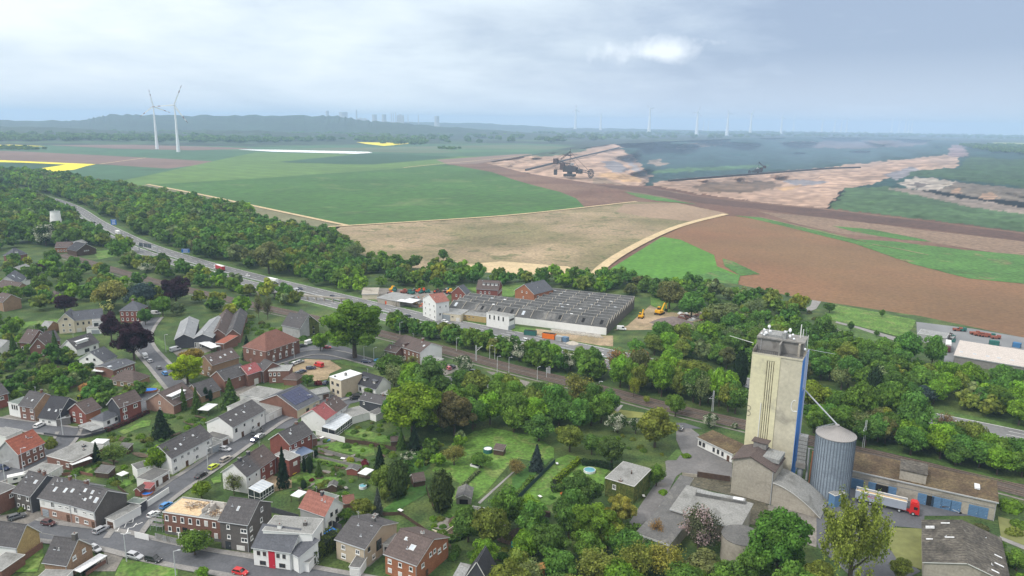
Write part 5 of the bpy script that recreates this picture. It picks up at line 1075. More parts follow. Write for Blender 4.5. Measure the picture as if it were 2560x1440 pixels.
 for x,y,z,s in((.12,.6,6.2,.5),(.17,.5,5.6,.6),(.2,.7,7.2,.55),(.14,.5,4.9,.4),(.24,.6,6.0,.45),(.64,.6,7.2,.75),(.66,.5,5.6,.55),(.70,.55,6.0,.45),(.10,.4,5.6,.35),(.74,.5,4.9,.4),(.55,.5,6.8,.4),(.97,.5,2.0,.5)):
  mb=MB();mb.lathe([(s*.9,0),(s,.1),(s*.6,.4),(.05,.5)],tw,12);d=mb.obj('dish',t,loc=(x*L,y*D,H+z));d.rotation_euler=(math.radians(80),0,rr.uniform(-1,1))
  mb=MB();mb.tube((x*L,y*D+.2,H+4.4 if y>.42 else H),(x*L,y*D+.2,H+z),.06,.06,gal,4);mb.obj('dish_mast',t)
 for p,q in(((0,.5,H+3.4),(-7.8,1.5,H+4.4)),((L,D*.8,H+1),(L+8.2,D*.8+1,H+.4))):mb=MB();mb.tube(p,q,.09,.06,frw if q[0]<0 else gal,6);mb.obj('boom',t)
 return t,L,D,H,a,ex,ey
TW_,TL,TD,TH,ta,tex,tey=tower()
def round_silo():
 g=G((2070,1257),GZ);dr=Vector((g.x,g.y,0)).normalized();c=g+dr*5.7;r=5.7;H=20.6
 sm=mat('silo_corrugated_steel',(0.24,0.285,0.335),var=.15,scale=.25,rough=.45,spec=.5,stripes=None,fine=(2.0,.15),stain=((.17,.20,.24),.2,.55,.6));sr=mat('silo_cone_steel',(.30,.285,.275),var=.12,scale=.3,rough=.5)
 t=empty('round_silo',(c.x,c.y,GZ),0,'round corrugated steel silo with conical roof right of the tall tower','silo')
 FOOT.append([(c.x+math.cos(k)*6.5,c.y+math.sin(k)*6.5)for k in[i*PI/4 for i in range(8)]])
 mb=MB();mb.lathe([(r,-.3),(r,H)],sm,64)
 for i in range(1,26):z=H*i/26;mb.lathe([(r+.005,z-.05),(r+.05,z-.05),(r+.05,z+.05),(r+.005,z+.05)],sm,48)
 mb.obj('wall',t);mb=MB()
 for i in range(40):a=2*PI*i/40;mb.box((-.09,-.09,0),(.09,.09,H),mat('silo_stiffener',(.14,.165,.20),var=.1),Matrix.Translation((math.cos(a)*(r+.08),math.sin(a)*(r+.08),0))@Matrix.Rotation(a,4,'Z'))
 setp(mb.obj('stiffeners',t));mb=MB();mb.lathe([(r+.25,H-.1),(r+.25,H+.1),(.7,H+2.7),(.7,H+3.2),(.1,H+3.3)],sr,48)
 for i in range(48):a=2*PI*i/48;mb.tube((math.cos(a)*(r+.2),math.sin(a)*(r+.2),H+.15),(math.cos(a)*.8,math.sin(a)*.8,H+2.75),.05,.04,sr,4)
 mb.obj('cone_roof',t);mb=MB();A_l=math.radians(150)
 for s in(-.35,.35):mb.tube((math.cos(A_l)*(r+.2)-s*math.sin(A_l),math.sin(A_l)*(r+.2)+s*math.cos(A_l),H+.9),(math.cos(A_l)*.8-s*math.sin(A_l),math.sin(A_l)*.8+s*math.cos(A_l),H+3.4),.05,.05,gal,4)
 mb.obj('ladder',t)
 top=Vector((c.x,c.y,GZ+H+3.2));st=ta+tex*(TL+.3)+tey*TD*.4;st.z=33.0
 o=st;mb=MB();mb.tube((0,0,0),top-o,.22,.22,gal,8);setp(mb.obj('filling_pipe',loc=tuple(o)),'thin metal pipe sloping from the tower down to the round silo','pipe')
round_silo()
def annexes():
 A_,B__=G((1826,1233),GZ),G((1927,1262),GZ);ex=(B__-A_);L=ex.length;ex.normalize();ey=Vector((-ex.y,ex.x,0));he,hr,D=12.0,14.2,11.5
 t=empty('silo_block',(A_.x,A_.y,GZ),math.atan2(ex.y,ex.x),'weathered concrete block with dark gabled roof in front of the tall tower','building')
 FOOT.append([tuple((A_+ex*p+ey*q)[:2])for p,q in((-2,-2),(L+18,-2),(L+18,D),(-2,D))])
 mb=MB();C_=B_['conc'];rx=L*.42
 mb.face([(0,0,-.4),(L,0,-.4),(L,0,he-.6),(rx,0,hr),(0,0,he)],C_);mb.face([(L,0,-.4),(L,D,-.4),(L,D,he-.6),(L,0,he-.6)],C_);mb.face([(0,D,-.4),(0,0,-.4),(0,0,he),(0,D,he)],C_);mb.face([(L,D,-.4),(0,D,-.4),(0,D,he),(rx,D,hr),(L,D,he-.6)],C_);mb.obj('wall',t)
 mb=MB();rm=B_['rbrown'];rm2=B_['rcorr']
 for P,m in(([(-.5,-.6,he-.1),(rx,-.6,hr+.15),(rx,D+.3,hr+.15),(-.5,D+.3,he-.1)],rm),([(rx,-.6,hr+.15),(L+.5,-.6,he-.8),(L+.5,D+.3,he-.8),(rx,D+.3,hr+.15)],rm)):
  mb.face(P,m);mb.face([(x,y,z-.3)for x,y,z in P][::-1],trim)
  for i in range(4):p,q=P[i],P[(i+1)%4];mb.face([(p[0],p[1],p[2]-.3),(q[0],q[1],q[2]-.3),q,p],rm)
 rf_=mb.obj('roof',t);mb=MB();mb.box((rx+.3,D*.35,hr-2.2),(L+.3,D-.2,he+1.3),rm2);mb.obj('roof_box',t)
 mb=MB();mb.box((rx-1.6,D-3.5,hr-.4),(rx+2.4,D-.5,hr+1.6),B_['wgrey']);mb.box((rx-2.2,D-3.9,hr+1.6),(rx+3.0,D-.2,hr+1.85),rm);mb.obj('roof_vent',t)
 mb=MB();mb.tube((L-.2,-.2,he-1),(L-.2,-.2,0),.12,.12,gal,6);mb.obj('downpipe',t)
 C2=G((2056,1288),GZ);L2=max(12,(C2-B__).dot(ex));o=B__+ex*.05
 t=empty('curved_shed',(o.x,o.y,GZ),math.atan2(ex.y,ex.x),'shed with smooth quarter arch grey roof between concrete block and round silo','shed')
 prof=[(L2*math.sin(a),0.4+7.0*math.cos(a)**1.1)for a in[i*PI/2/14 for i in range(15)]];D2=11;mb=MB()
 prof=[(x,z)for x,z in[(L2*i/14,7.2*(1-(i/14)**1.7)+.4)for i in range(15)]]
 mb.face([(0,0,-.4)]+[(L2,0,-.4)]+[(x,0,z)for x,z in prof[::-1]],C_);mb.face([(0,D2,-.4)]+[(x,D2,z)for x,z in prof]+[(L2,D2,-.4)],C_);mb.obj('wall',t)
 mb=MB();rr=B_['rcorr']
 for(x0,z0),(x1,z1)in zip(prof,prof[1:]):
  mb.face([(x0,-.5,z0+.05),(x1,-.5,z1+.05),(x1,D2+.4,z1+.05),(x0,D2+.4,z0+.05)],B_['rflat']);mb.face([(x0,-.5,z0-.15),(x1,-.5,z1-.15),(x1,-.5,z1+.05),(x0,-.5,z0+.05)],trim)
 mb.obj('roof',t)
annexes()
def plant_():
 """machinery between tower and silo"""
 o=ta+tex*(TL+1.2)+tey*1.0;t=empty('dust_filter',(o.x,o.y,GZ),math.atan2(tex.y,tex.x),'grey dust filter cabinet with ducts squeezed between the tower and round silo','machinery')
 mb=MB();mb.box((0,0,8),(2.6,2.6,17),B_['rcorr'])
 for i in range(6):mb.box((-.03,-.05,9+i*1.3),(2.63,0,9.12+i*1.3),frd)
 mb.obj('cabinet',t);mb=MB();mb.box((-.2,-.4,6.2),(2.8,2.6,8),B_['wgrey']);mb.tube((1.3,1,6.2),(1.3,1,0),1.0,.6,gal,10);mb.obj('hopper',t)
 mb=MB();mb.tube((3.2,1,13),(3.4,1.2,2),.35,.35,gal,8);mb.tube((4.4,1.8,12),(4.2,1.8,1),.25,.25,B_['bora'],8);mb.obj('duct',t)
plant_()
O(1920,1080)
def warehouse():
 r=house((800,372),(2292,700),12,6.2,7.4,'s','conc','rmoss','long low warehouse with mossy brown roof and faded blue doors',name='warehouse',cat='warehouse',oh=.4,front=[('b',.065,.065,1,0,4.6,3.6),('b',.185,.185,1,0,2.4,3.6),('o',.255,.255,1,0,3.8,3.4),('b',.325,.325,1,0,2.4,3.6),('b',.53,.53,1,0,2.4,3.6),('o',.585,.585,1,0,2.0,3.4),('b',.63,.75,3,0,2.9,3.6),('b',.865,.925,2,0,2.6,3.6)])
 L,D=r['L'],r['D'];roof=[c for c in r.children if c.name.startswith('roof')][0]
 mb=MB();mb.box((L*.36,.6,6.0),(L*.54,D*.72,9.6),B_['conc']);d=mb.obj('loading_dormer',r)
 mb=MB();mb.box((L*.355,.3,9.6),(L*.545,D*.76,9.8),B_['rbitu']);mb.obj('roof',d)
 mb=MB();mb.box((L*.86,D*.35,7.0),(L*.895,D*.62,7.5),B_['rwhite']);mb.obj('skylight',roof)
 mb=MB();mb.box((0,-.1,4.0),(L,-.02,4.25),B_['rflat']);mb.box((-.1,-.15,5.8),(L+.1,-.03,6.1),B_['rtar']);mb.obj('ledge',r)
 return r
WH=warehouse()
B_['bluep']=bluem
house((672,640),(770,612),2.2,4.2,rt='f',wm='bluep',rm='rflat',label='tall faded blue gate cabinet at the foot of the round silo',name='gate_cabinet',cat='cabinet')
r_=house((1567,1300),(2388,1425),('a',(1556,892)),5.0,7.6,'x','conc','rbitu',sq=True,label='big barn with weathered corrugated asbestos roof at the bottom right corner',name='barn',cat='barn',oh=.5)
L_,D_=r_['L'],r_['D'];roof_=[c for c in r_.children if c.name.startswith('roof')][0]
for x,y,l in((.02,.80,.12),(.02,.84,.12),(.02,.52,.09),(.26,.57,.12),(.22,.93,.12),(.88,.5,.10),(.86,.30,.12),(.80,.1,.1)):
 zz_=5.0+2.6*(1-abs(x+l/2-.5)/.5)+.26;sg=1 if x<.5 else-1;mb=MB();mb.box((-l*L_/2,-.28,0),(l*L_/2,.28,.05),B_['rwhite'],Matrix.Translation(((x+l/2)*L_,y*D_,zz_))@Matrix.Rotation(-sg*math.atan2(2.6,L_/2),4,'Y'));mb.obj('skylight',roof_)
def hall_extras():
 O(1280,1080)
 a,b=G((1835,625),GZ+6.9),G((2335,720),GZ+6.9);ex=(b-a).normalized();mb=MB();L=(b-a).length
 mb.box((0,0,-.5),(L,2.2,.6),B_['rtar']);mb.box((.2,.15,.6),(L-.2,2.05,.72),B_['rcorr']);mb.box((L*.75,.3,.72),(L*.95,1.9,.78),B_['rwhite'])
 o=mb.obj('long_skylight',loc=tuple(a),rz=math.atan2(ex.y,ex.x));setp(o,'long raised skylight strip along the back of the industrial hall roof','skylight')
 c=G((2270,1350),GZ);c=c+Vector((c.x,c.y,0)).normalized()*4;t=empty('round_tank',(c.x,c.y,GZ),0,'squat round grey tank half hidden by the tree at the bottom','tank');FOOT.append([(c.x+math.cos(k)*6.5,c.y+math.sin(k)*6.5)for k in[i*PI/4 for i in range(8)]])
 mb=MB();mb.lathe([(5.2,-.3),(5.2,7)],B_['conc'],40);mb.obj('wall',t);mb=MB();mb.lathe([(5.3,7),(5.3,7.15),(.1,7.5)],B_['rtar'],40);mb.obj('lid',t)
hall_extras()
def conveyor_():
 O(1920,1080);p=G((1735,770),GZ);q=G((1910,810),GZ);e=G((2200,750),GZ+3.5);t=empty('grain_conveyor',(p.x,p.y,GZ),0,'dark mobile grain conveyor leaning in front of the warehouse','conveyor');mb=MB()
 mb.tube((0,0,.8),e-Vector((p.x,p.y,GZ)),.22,.22,frd,6);mb.obj('belt_boom',t);mb=MB();w=q-p;w.z=0
 mb.tube((1,0,1.0),w+Vector((0,-.5,.3)),.09,.09,gal,5);mb.tube((w.x,w.y,.3),(w.x*.9,w.y*.9+1,2.6),.09,.09,frd,5);mb.obj('undercarriage',t);mb=MB();mb.tube((w.x,w.y-.8,.35),(w.x,w.y-.6,.35),.35,.35,blackm,12);mb.obj('wheel',t)
conveyor_()
def sawtooth(A,B,Dp,n,he,h2,label,wm='white',rgm='slate',glassy=0.0):
 z=GZ+he;a,b=G(A,z),G(B,z);ex=(b-a);ex.z=0;L=ex.length;ex.normalize();ey=Vector((-ex.y,ex.x,0));D=(G(Dp,z)-a).dot(ey)
 t=empty('factory_hall',(a.x,a.y,GZ),math.atan2(ex.y,ex.x),label,'factory');FOOT.append([tuple((a+ex*p+ey*q)[:2])for p,q in((0,0),(L,0),(L,D),(0,D))])
 mb=MB();mb.face([(0,0,-.5),(L,0,-.5),(L,0,he),(0,0,he)],B_[wm]);mb.face([(L,D,-.5),(0,D,-.5),(0,D,he),(L,D,he)],B_[wm]);d=D/n
 for x,m,s in((L,B_[rgm],1),(0,B_[rgm],-1)):
  for i in range(n):
   q=[(x,i*d,-.5),(x,(i+1)*d,-.5),(x,(i+1)*d,he+h2),(x,i*d,he)];mb.face(q if s>0 else q[::-1],m)
 mb.obj('wall',t)
 asb=mat('factory_roof_sheet',(0.085,0.085,0.084),var=.3,scale=.12,stain=((.17,.165,.155),.1,.55,.7),fine=(1.2,.3),stripes=(0,1.3,.25,(.06,.06,.06)))
 for i in range(n):
  mb=MB();y0,y1=i*d,(i+1)*d;mb.face([(0,y0,he),(L,y0,he),(L,y1,he+h2),(0,y1,he+h2)],asb);mb.face([(L,y1+.02,he),(0,y1+.02,he),(0,y1+.02,he+h2),(L,y1+.02,he+h2)],asb)
  mb.box((0,y1-.3,he+h2-.05),(L,y1+.1,he+h2+.15),B_['rcorr']);s=mb.obj('roof_bay',t)
  M_=Matrix.Translation((0,y0,he+.03))@Matrix.Rotation(math.atan2(h2,d),4,'X');SL=math.hypot(d,h2);k=int(L/8)
  for j in range(k+1):mb=MB();mb.box((min(L-.25,j*L/k),SL*.1,0),(min(L,j*L/k+.28),SL,.3),B_['conc'],M_);mb.obj('parapet',s)
  rr=random.Random(i)
  for j in range(rr.randint(1,4)):mb=MB();x=rr.uniform(1,L-3);mb.box((x,SL*.3,.03),(x+1.6,SL*.75,.1),rr.choice([B_['rwhite'],blackm,skyl]),M_);mb.obj('skylight',s)
 return t
O(1280,720)
sawtooth((30,288),(945,398),(628,78),10,4.2,3.6,'large disused factory with ten rows of saw tooth roof and whitewashed front')
sawtooth((-640,200),(28,286),(-500,92),4,4.2,3.4,'lower left part of the disused factory with four saw tooth rows',wm='grey')
def container(p,q,mt,label,h=2.6,w=2.5,open_=False,name='container'):
 a,b=G(p,GZ),G(q,GZ);d=b-a;t=empty(name,(a.x,a.y,GZ),math.atan2(d.y,d.x),label,'container');L=d.length;mb=MB();mb.box((0,0,.15),(L,w,h),mt);n=int(L/.6)
 for i in range(n):mb.box((L*(i+.25)/n,-.05,.3),(L*(i+.6)/n,-.002,h-.15),mt)
 mb.obj('body',t);mb=MB();mb.box((.1,.1,h),(L-.1,w-.1,h+.03),blackm if open_ else mt);mb.obj('lid' if not open_ else 'opening',t);mb=MB()
 for x in(0,L):mb.box((x-.06,-.08,0),(x+.06,.1,h+.05),frd)
 mb.obj('corner_post',t)
ctm=mat('container_teal',(0.03,0.13,0.11),var=.2);cto=mat('container_orange',(0.70,0.17,0.02),var=.12);ctg=mat('container_grey',(0.33,0.35,0.35),var=.2);ctb=mat('container_blue',(.12,.2,.3),var=.2)
container((118,470),(236,482),ctm,'dark teal open skip container by the white factory wall',open_=True)
container((300,503),(425,520),cto,'bright orange open skip container beside the motorway',h=3.0,open_=True)
container((430,525),(495,538),ctg,'pale grey site container right of the orange skip');container((497,535),(548,545),ctb,'blue grey site container at the end of the row')
def digger(p,q,label,k=1.0):
 a,b=G(p,GZ),G(q,GZ);d=b-a;yl=mat('digger_yellow',(0.68,0.36,0.015),var=.1);t=empty('excavator',(a.x,a.y,GZ),math.atan2(d.y,d.x),label,'excavator');t.scale=(k,)*3
 for y in(-1.3,1.3):
  mb=MB();mb.box((-2.2,y-.35,.1),(2.2,y+.35,.85),blackm)
  for x in(-2.2,2.2):mb.tube((x,y-.35,.48),(x,y+.35,.48),.4,.4,blackm,12)
  mb.obj('track',t)
 mb=MB();mb.box((-2.4,-1.5,1.0),(1.4,1.5,2.1),yl);mb.box((-2.6,-1.4,1.3),(-1.4,1.4,2.5),yl);mb.obj('body',t)
 mb=MB();mb.box((.1,.3,2.1),(1.6,1.4,3.3),glz);mb.box((0,.25,3.3),(1.7,1.45,3.45),yl);mb.obj('cab',t)
 mb=MB();mb.tube((1.2,-.4,1.6),(4.2,-.4,4.9),.45,.35,yl,4);mb.tube((4.2,-.4,4.9),(6.0,-.4,4.4),.35,.3,yl,4);mb.obj('boom',t);mb=MB();mb.tube((6.0,-.4,4.4),(6.6,-.4,1.6),.28,.2,yl,4);mb.obj('dipper',t);mb=MB();mb.box((5.9,-1.0,.5),(7.1,.2,1.6),blackm);mb.obj('bucket',t)
digger((1475,262),(1560,225),'yellow tracked excavator on the sandy yard behind the factory',1.25)
digger((1290,300),(1320,265),'orange yellow excavator close to the dark end wall of the factory',.9)
O(640,720)
cor=mat('plant_orange_red',(.62,.10,.03),var=.15)
container((1290,165),(1350,168),cor,'orange red machine body on the storage yard, left one',h=2.2,name='machine_body');container((1365,172),(1435,172),cor,'orange red machine body on the storage yard, right one',h=2.6,name='machine_body')
canopy((1400,128),(1560,150),10,4,'rwhite','pale metal roof over the storage yard right of the two orange bodies','storage_roof','canopy')
house((1215,95),(1440,135),('a',(1270,35)),3.6,4.2,'s','conc','rcorr','wide shallow grey workshop roof on the storage yard',name='storage_hall',cat='storage hall')
house((1060,62),(1215,60),14,3.6,4.5,'s','cream','conc','beige roofed shed at the left end of the storage yard',name='storage_hall',cat='storage hall')
rr=random.Random(9)
for i in range(46):
 p=(rr.uniform(1500,1690),rr.uniform(95,215));
 if p[1]>130+(p[0]-1500)*0.5:continue
 w=G(p,GZ);mb=MB();c=rr.choice([ctg,B_['rcorr'],frd,cor,mat('pallet_wood',(.3,.22,.13)),gal]);s=rr.uniform(.6,1.6);mb.box((-s,-s*.7,0),(s,s*.7,s*.7),c);mb.box((-s*.7,-s*.5,s*.7),(s*.6,s*.4,s*1.1),c);setp(mb.obj('yard_goods',loc=(w.x,w.y,GZ),rz=rr.uniform(0,3)),'pile of building goods on the crowded storage yard by the motorway','goods pile','goods piles on the storage yard')
for i in range(34):
 w=G((rr.uniform(1330,1960),rr.uniform(22,60)),GZ);mb=MB();c=rr.choice([cor,B_['rred'],ctg,ctm,frd,mat('digger_yellow',(.68,.36,.015))]);s=rr.uniform(.8,1.8);mb.box((-s*1.3,-s*.7,.4),(s*1.3,s*.7,s),c);mb.box((0,-s*.5,s),(s,s*.5,s*1.7),c)
 for x in(-s,s):mb.tube((x,-s*.8,.5),(x,s*.8,.5),.5,.5,blackm,8)
 setp(mb.obj('farm_machine',loc=(w.x,w.y,GZ),rz=rr.uniform(0,3)),'parked red or grey machine in the crowded row behind the storage yard','machine','machines parked behind the storage yard')
O(1920,720)
house((1500,455),(1778,500),('a',(1515,408)),4.6,rt='f',wm='grey',rm='rcorr',label='grey workshop with ribbon window and pale blue grey roof on the far right yard',name='workshop',cat='workshop',front=[('W',.45,.85,5,1.9,1.7,1.2)])
house((1866,674),(2760,822),('a',(1884,536)),4.2,5.0,'s','wgrey','rpan','very long low building with pale panelled roof at the right edge',name='long_building',cat='building',sky=[(.06,.5,1.6,1.6),(.22,.5,1.6,1.6),(.37,.5,1.6,1.6),(.5,.5,1.6,1.6),(.65,.5,1.6,1.6)])
rr=random.Random(5)
for i,(x,y)in enumerate([(2060,465),(2100,478),(2140,485),(2170,490),(2215,490),(2270,508),(1890,430),(1930,432)]):
 w=G((x,y),GZ);mb=MB();c=B_['rred']if i not in(4,7)else ctm;mb.box((-2.2,-1,.5),(1.2,1,1.6),c);mb.box((1.0,-.8,.5),(2.6,.8,2.2),c);mb.tube((-1.4,-1.1,.5),(-1.4,1.1,.5),.55,.55,blackm,10);mb.tube((1.6,-1.1,.5),(1.6,1.1,.5),.55,.55,blackm,10)
 setp(mb.obj('farm_trailer',loc=(w.x,w.y,GZ),rz=-.2),'small red farm implement in the row by the brown field, far right yard','farm implement','farm implements on the far right yard')
for i in range(16):
 w=G((rr.uniform(1790,1865),rr.uniform(478,545)),GZ);mb=MB();mb.box((-1,-.6,0),(1,.6,rr.uniform(1,2.4)),rr.choice([ctm,frd,ctg]));mb.tube((0,0,.5),(rr.uniform(-1,1),0,2.6),.1,.1,frd,5);setp(mb.obj('implement',loc=(w.x,w.y,GZ),rz=rr.uniform(0,3)),'dark implement in the dense cluster right of the grey workshop','implement','dark implements by the grey workshop')
container((2205,570),(2310,585),ctm,'long dark green trailer body on the far right yard');container((2440,590),(2520,605),mat('tarp_blue',(.05,.16,.32)),'blue container near the right edge of the far right yard')
O(0,0,1)
ZL=GZ+0.04
RK=[0]
def road(pts,w,name='street',walk=1.7,m=None):
 P=smooth(W_([p for p in pts]));RK[0]+=.006;ZL=GZ+.14+RK[0];strip(name,P,-w/2,w/2,ZL+.05,m or asph2)
 if walk:
  strip('pavement',P,-w/2-walk,-w/2,ZL+.15,pave,thick=.15);strip('pavement',P,w/2,w/2+walk,ZL+.15,pave,thick=.15)
  for d in(-w/2-.06,w/2-.06):strip('kerb',P,d,d+.14,ZL+.17,B_['rflat'])
 return P
S2=road([(60,1328),(110,1340),(200,1350),(290,1362),(340,1376),(450,1402),(640,1434),(800,1462),(950,1490)],7.0,walk=1.8)
S1=road([(308,1356),(330,1325),(365,1285),(405,1252),(450,1220),(500,1188),(560,1146),(610,1110),(650,1082),(690,1054),(740,1036),(800,1015),(880,990)],7.0)
S3=road([(-30,1215),(30,1192),(90,1162),(140,1135),(165,1108),(175,1085)],6.5,walk=1.2)
S4=road([(385,800),(366,822),(352,850),(362,880),(395,915),(420,945),(445,975),(470,1000)],7.5)
S6=road([(-30,1062),(60,1074),(120,1082),(190,1092),(250,1078),(310,1052),(350,1030),(368,1005),(372,985)],7,walk=1.0)
S7=road([(620,930),(690,912),(760,890),(820,885),(900,905),(1000,935),(1090,955),(1180,965),(1280,975)],7,walk=1.0)
ZK=[0]
def zk():ZK[0]+=1;return ZK[0]*.0015
ys=lambda p,m=yardm,z=0.02,n='yard':sheet(n,p,ZL+z+zk(),m)
O(0,1080)
ys([(0,930),(0,880),(150,850),(330,825),(480,845),(960,955),(1060,900),(1140,960),(1180,1000),(900,1085),(380,1005)])
ys([(0,300),(440,250),(560,300),(560,400),(660,410),(620,440),(400,440),(140,560),(0,560)],yardm)
ys([(1600,520),(1780,465),(1960,495),(1760,620),(1690,570)]);ys([(2100,180),(2330,90),(2440,140),(2180,260)])
ys([(1040,1245),(1240,1290),(1160,1440),(850,1440),(880,1400),(1060,1300)]);ys([(2080,1200),(2560,1260),(2560,1390),(1950,1250)])
ys([(0,0),(40,0),(40,60),(0,100)])
O(0,720)
ys([(1880,640),(2050,560),(2220,590),(2120,650),(2020,690),(1790,720),(1700,640)]);ys([(1400,400),(1560,380),(1560,440),(1500,470),(1440,440)]);ys([(0,1330),(90,1300),(400,1350),(560,1360),(800,1440),(0,1440)]);ys([(1410,1110),(1500,1170),(1500,1250),(1430,1250)])
ys([(2300,940),(2560,900),(2560,1110),(2420,1160),(2330,1060)])
O(640,720)
ys([(180,750),(320,690),(480,610),(660,590),(860,600),(1000,650),(1030,740),(880,740),(740,745),(500,730),(380,740),(300,790)],asph2,.03)
ys([(330,800),(500,738),(740,748),(860,830),(740,885),(720,940),(600,960),(470,940),(380,870)],dirt,.05)
ys([(80,1400),(450,1270),(640,1180),(900,1095),(1035,1075),(1060,1160),(940,1190),(900,1260),(700,1240),(480,1300),(330,1440),(60,1440)],asph2,.03)
ys([(1480,850),(1600,830),(1900,790),(2010,800),(2030,850),(1900,900),(1620,900),(1500,880)]);ys([(2300,860),(2400,870),(2560,930),(2700,960),(2700,1060),(2480,1020),(2420,930)])
ys([(2440,980),(2560,990),(2600,1060),(2470,1060)],dirt,.05);ys([(480,40),(620,30),(740,80),(640,130),(500,120)]);ys([(600,20),(900,110),(880,120),(560,60)])
ys([(1040,10),(1300,20),(1960,60),(1900,110),(1700,230),(1450,190),(1200,140),(1060,60)],yardm)
O(1280,720)
ys([(1010,445),(1150,400),(1380,195),(1480,200),(1560,260),(1650,270),(1880,255),(1930,290),(1880,350),(1600,400),(1420,440),(1200,445)],dirt)
ys([(230,430),(600,470),(900,500),(1010,500),(1010,610),(880,600),(640,560),(540,540),(240,500)],dirt);ys([(380,430),(900,480),(880,510),(400,450)],mat('rubble_strip',(.33,.31,.28),var=.4,scale=.5,fine=(2,.5),coords=A_),.05)
ys([(2200,300),(2330,320),(2400,420),(2330,480),(2250,400)],dirt);ys([(0,920),(180,970),(150,1000),(0,980)],yardm);ys([(980,1180),(1110,1205),(1060,1270),(980,1240)],pave,.04);ys([(1640,1380),(1720,1380),(1900,1440),(1620,1440)],asph2)
ys([(700,1220),(1100,1250),(1320,1280),(1300,1330),(1000,1330)],mat('dry_verge',(.20,.21,.06),var=.3,scale=.2,coords=A_))
O(1280,1080)
ys([(1640,-10),(1790,0),(1870,60),(1870,140),(2200,225),(2200,520),(1700,440),(1640,480),(1560,640),(1450,820),(1250,1010),(1150,980),(1290,760),(1400,600),(1540,420),(1530,330),(1700,250),(1640,110)],mat('silo_yard_asphalt',(.155,.15,.15),var=.2,scale=.12,fine=(1.2,.15),stain=((.22,.20,.18),.1,.56,.6),coords=A_))
ys([(1700,450),(2180,490),(2560,620),(2560,1000),(2300,950),(2300,700),(1700,560)],mat('mossy_yard',(.11,.10,.07),var=.4,scale=.3,fine=(1.5,.4),stain=((.05,.05,.04),.3,.5,.8),coords=A_),.03)
O(1920,1080)
ys([(420,720),(560,700),(760,620),(830,560),(1330,650),(1560,680),(1760,750),(2270,880),(2240,930),(2000,880),(1560,880),(1545,1010),(1270,985),(1100,1100),(1200,1200),(1520,1440),(1300,1560),(900,1560),(500,1200),(440,1000)],asph2)
ys([(-100,760),(480,830),(480,1200),(-100,1000)],yardm);ys([(2310,1080),(2560,1180),(2700,1240),(2700,1290),(2560,1225),(2310,1120)],pave,.05)
O(1920,720)
ys([(1480,360),(1600,375),(2050,430),(2560,520),(2700,560),(2700,760),(1870,670),(1840,800),(1750,800),(1770,560),(1490,540)],mat('far_yard',(.19,.195,.20),var=.2,scale=.06,coords=A_));ys([(680,355),(900,410),(1290,520),(1260,550),(880,425),(670,370)],pave,.04,'path')
ys([(440,140),(530,155),(480,230),(400,260),(350,235),(420,200)],pave,.04,'path')
O(0,0,1)
zig=[[(283,1339),(295,1340),(300,1330),(313,1331),(317,1320),(333,1318),(335,1308),(347,1300),(352,1301)],[(303,1347),(314,1348),(320,1342),(322,1333),(335,1330),(343,1320),(342,1325),(358,1318)]]
for zz_ in zig:strip('road_marking',[G(p)for p in zz_],-.13,.13,GZ+.3,wht)
lw=lambda p,m=lawnm,z=0.03:sheet('lawn',p,ZL+z+zk(),m)
O(640,1080)
lw([(860,10),(1050,0),(1360,90),(1372,135),(1240,140),(900,65)]);lw([(620,180),(700,125),(900,150),(1180,200),(1190,265),(1100,285),(880,245)]);lw([(555,265),(700,290),(1060,360),(1040,405),(850,410),(700,372),(560,312)])
lw([(360,460),(430,430),(720,480),(850,500),(845,560),(640,592),(520,600),(355,540)]);lw([(1760,430),(1880,230),(2010,130),(2180,30),(2350,-10),(2560,30),(2560,330),(2300,640),(2200,720),(2080,830),(2120,900),(2060,1000),(1960,1090),(1880,1120),(1870,1050),(2040,935),(1850,860),(1880,780),(2040,560),(1950,500)])
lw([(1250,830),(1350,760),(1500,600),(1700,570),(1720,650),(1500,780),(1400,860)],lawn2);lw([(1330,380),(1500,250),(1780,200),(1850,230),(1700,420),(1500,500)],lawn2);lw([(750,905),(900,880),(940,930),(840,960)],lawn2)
O(1280,1080)
lw([(0,40),(200,60),(420,200),(420,300),(200,330),(60,300),(0,400)]);lw([(60,730),(430,310),(560,260),(660,290),(400,510),(390,590),(500,600),(500,700),(370,780),(150,710)]);lw([(470,520),(700,330),(1000,380),(930,470),(920,560),(700,600),(560,560)]);lw([(0,1240),(180,1280),(120,1400),(0,1420)]);lw([(1650,200),(1700,240),(1640,320),(1540,320)],verge)
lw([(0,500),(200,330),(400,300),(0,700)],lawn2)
O(0,1080)
lw([(1170,1440),(1230,1318),(1780,1405),(1780,1500),(1150,1500)]);lw([(90,1450),(430,1190),(445,1290),(420,1330),(380,1450)]);lw([(1940,335),(2100,250),(2210,290),(2090,375),(1960,420)]);lw([(1780,475),(1830,380),(1940,370),(1945,440),(1870,505)],mat('dry_lawn',(.16,.17,.06),var=.3,scale=.3,coords=A_))
lw([(1170,545),(1340,465),(1350,545),(1230,605)]);lw([(820,410),(930,385),(930,440),(850,470)]);lw([(1230,1100),(1340,1040),(1500,1100),(1830,1160),(1800,1180),(1300,1130)],verge);lw([(2110,510),(2210,460),(2215,540),(2140,560)]);lw([(1180,30),(1400,-40),(1420,-10),(1240,60)])
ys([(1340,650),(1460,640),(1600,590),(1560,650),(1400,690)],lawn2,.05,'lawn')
O(0,720)
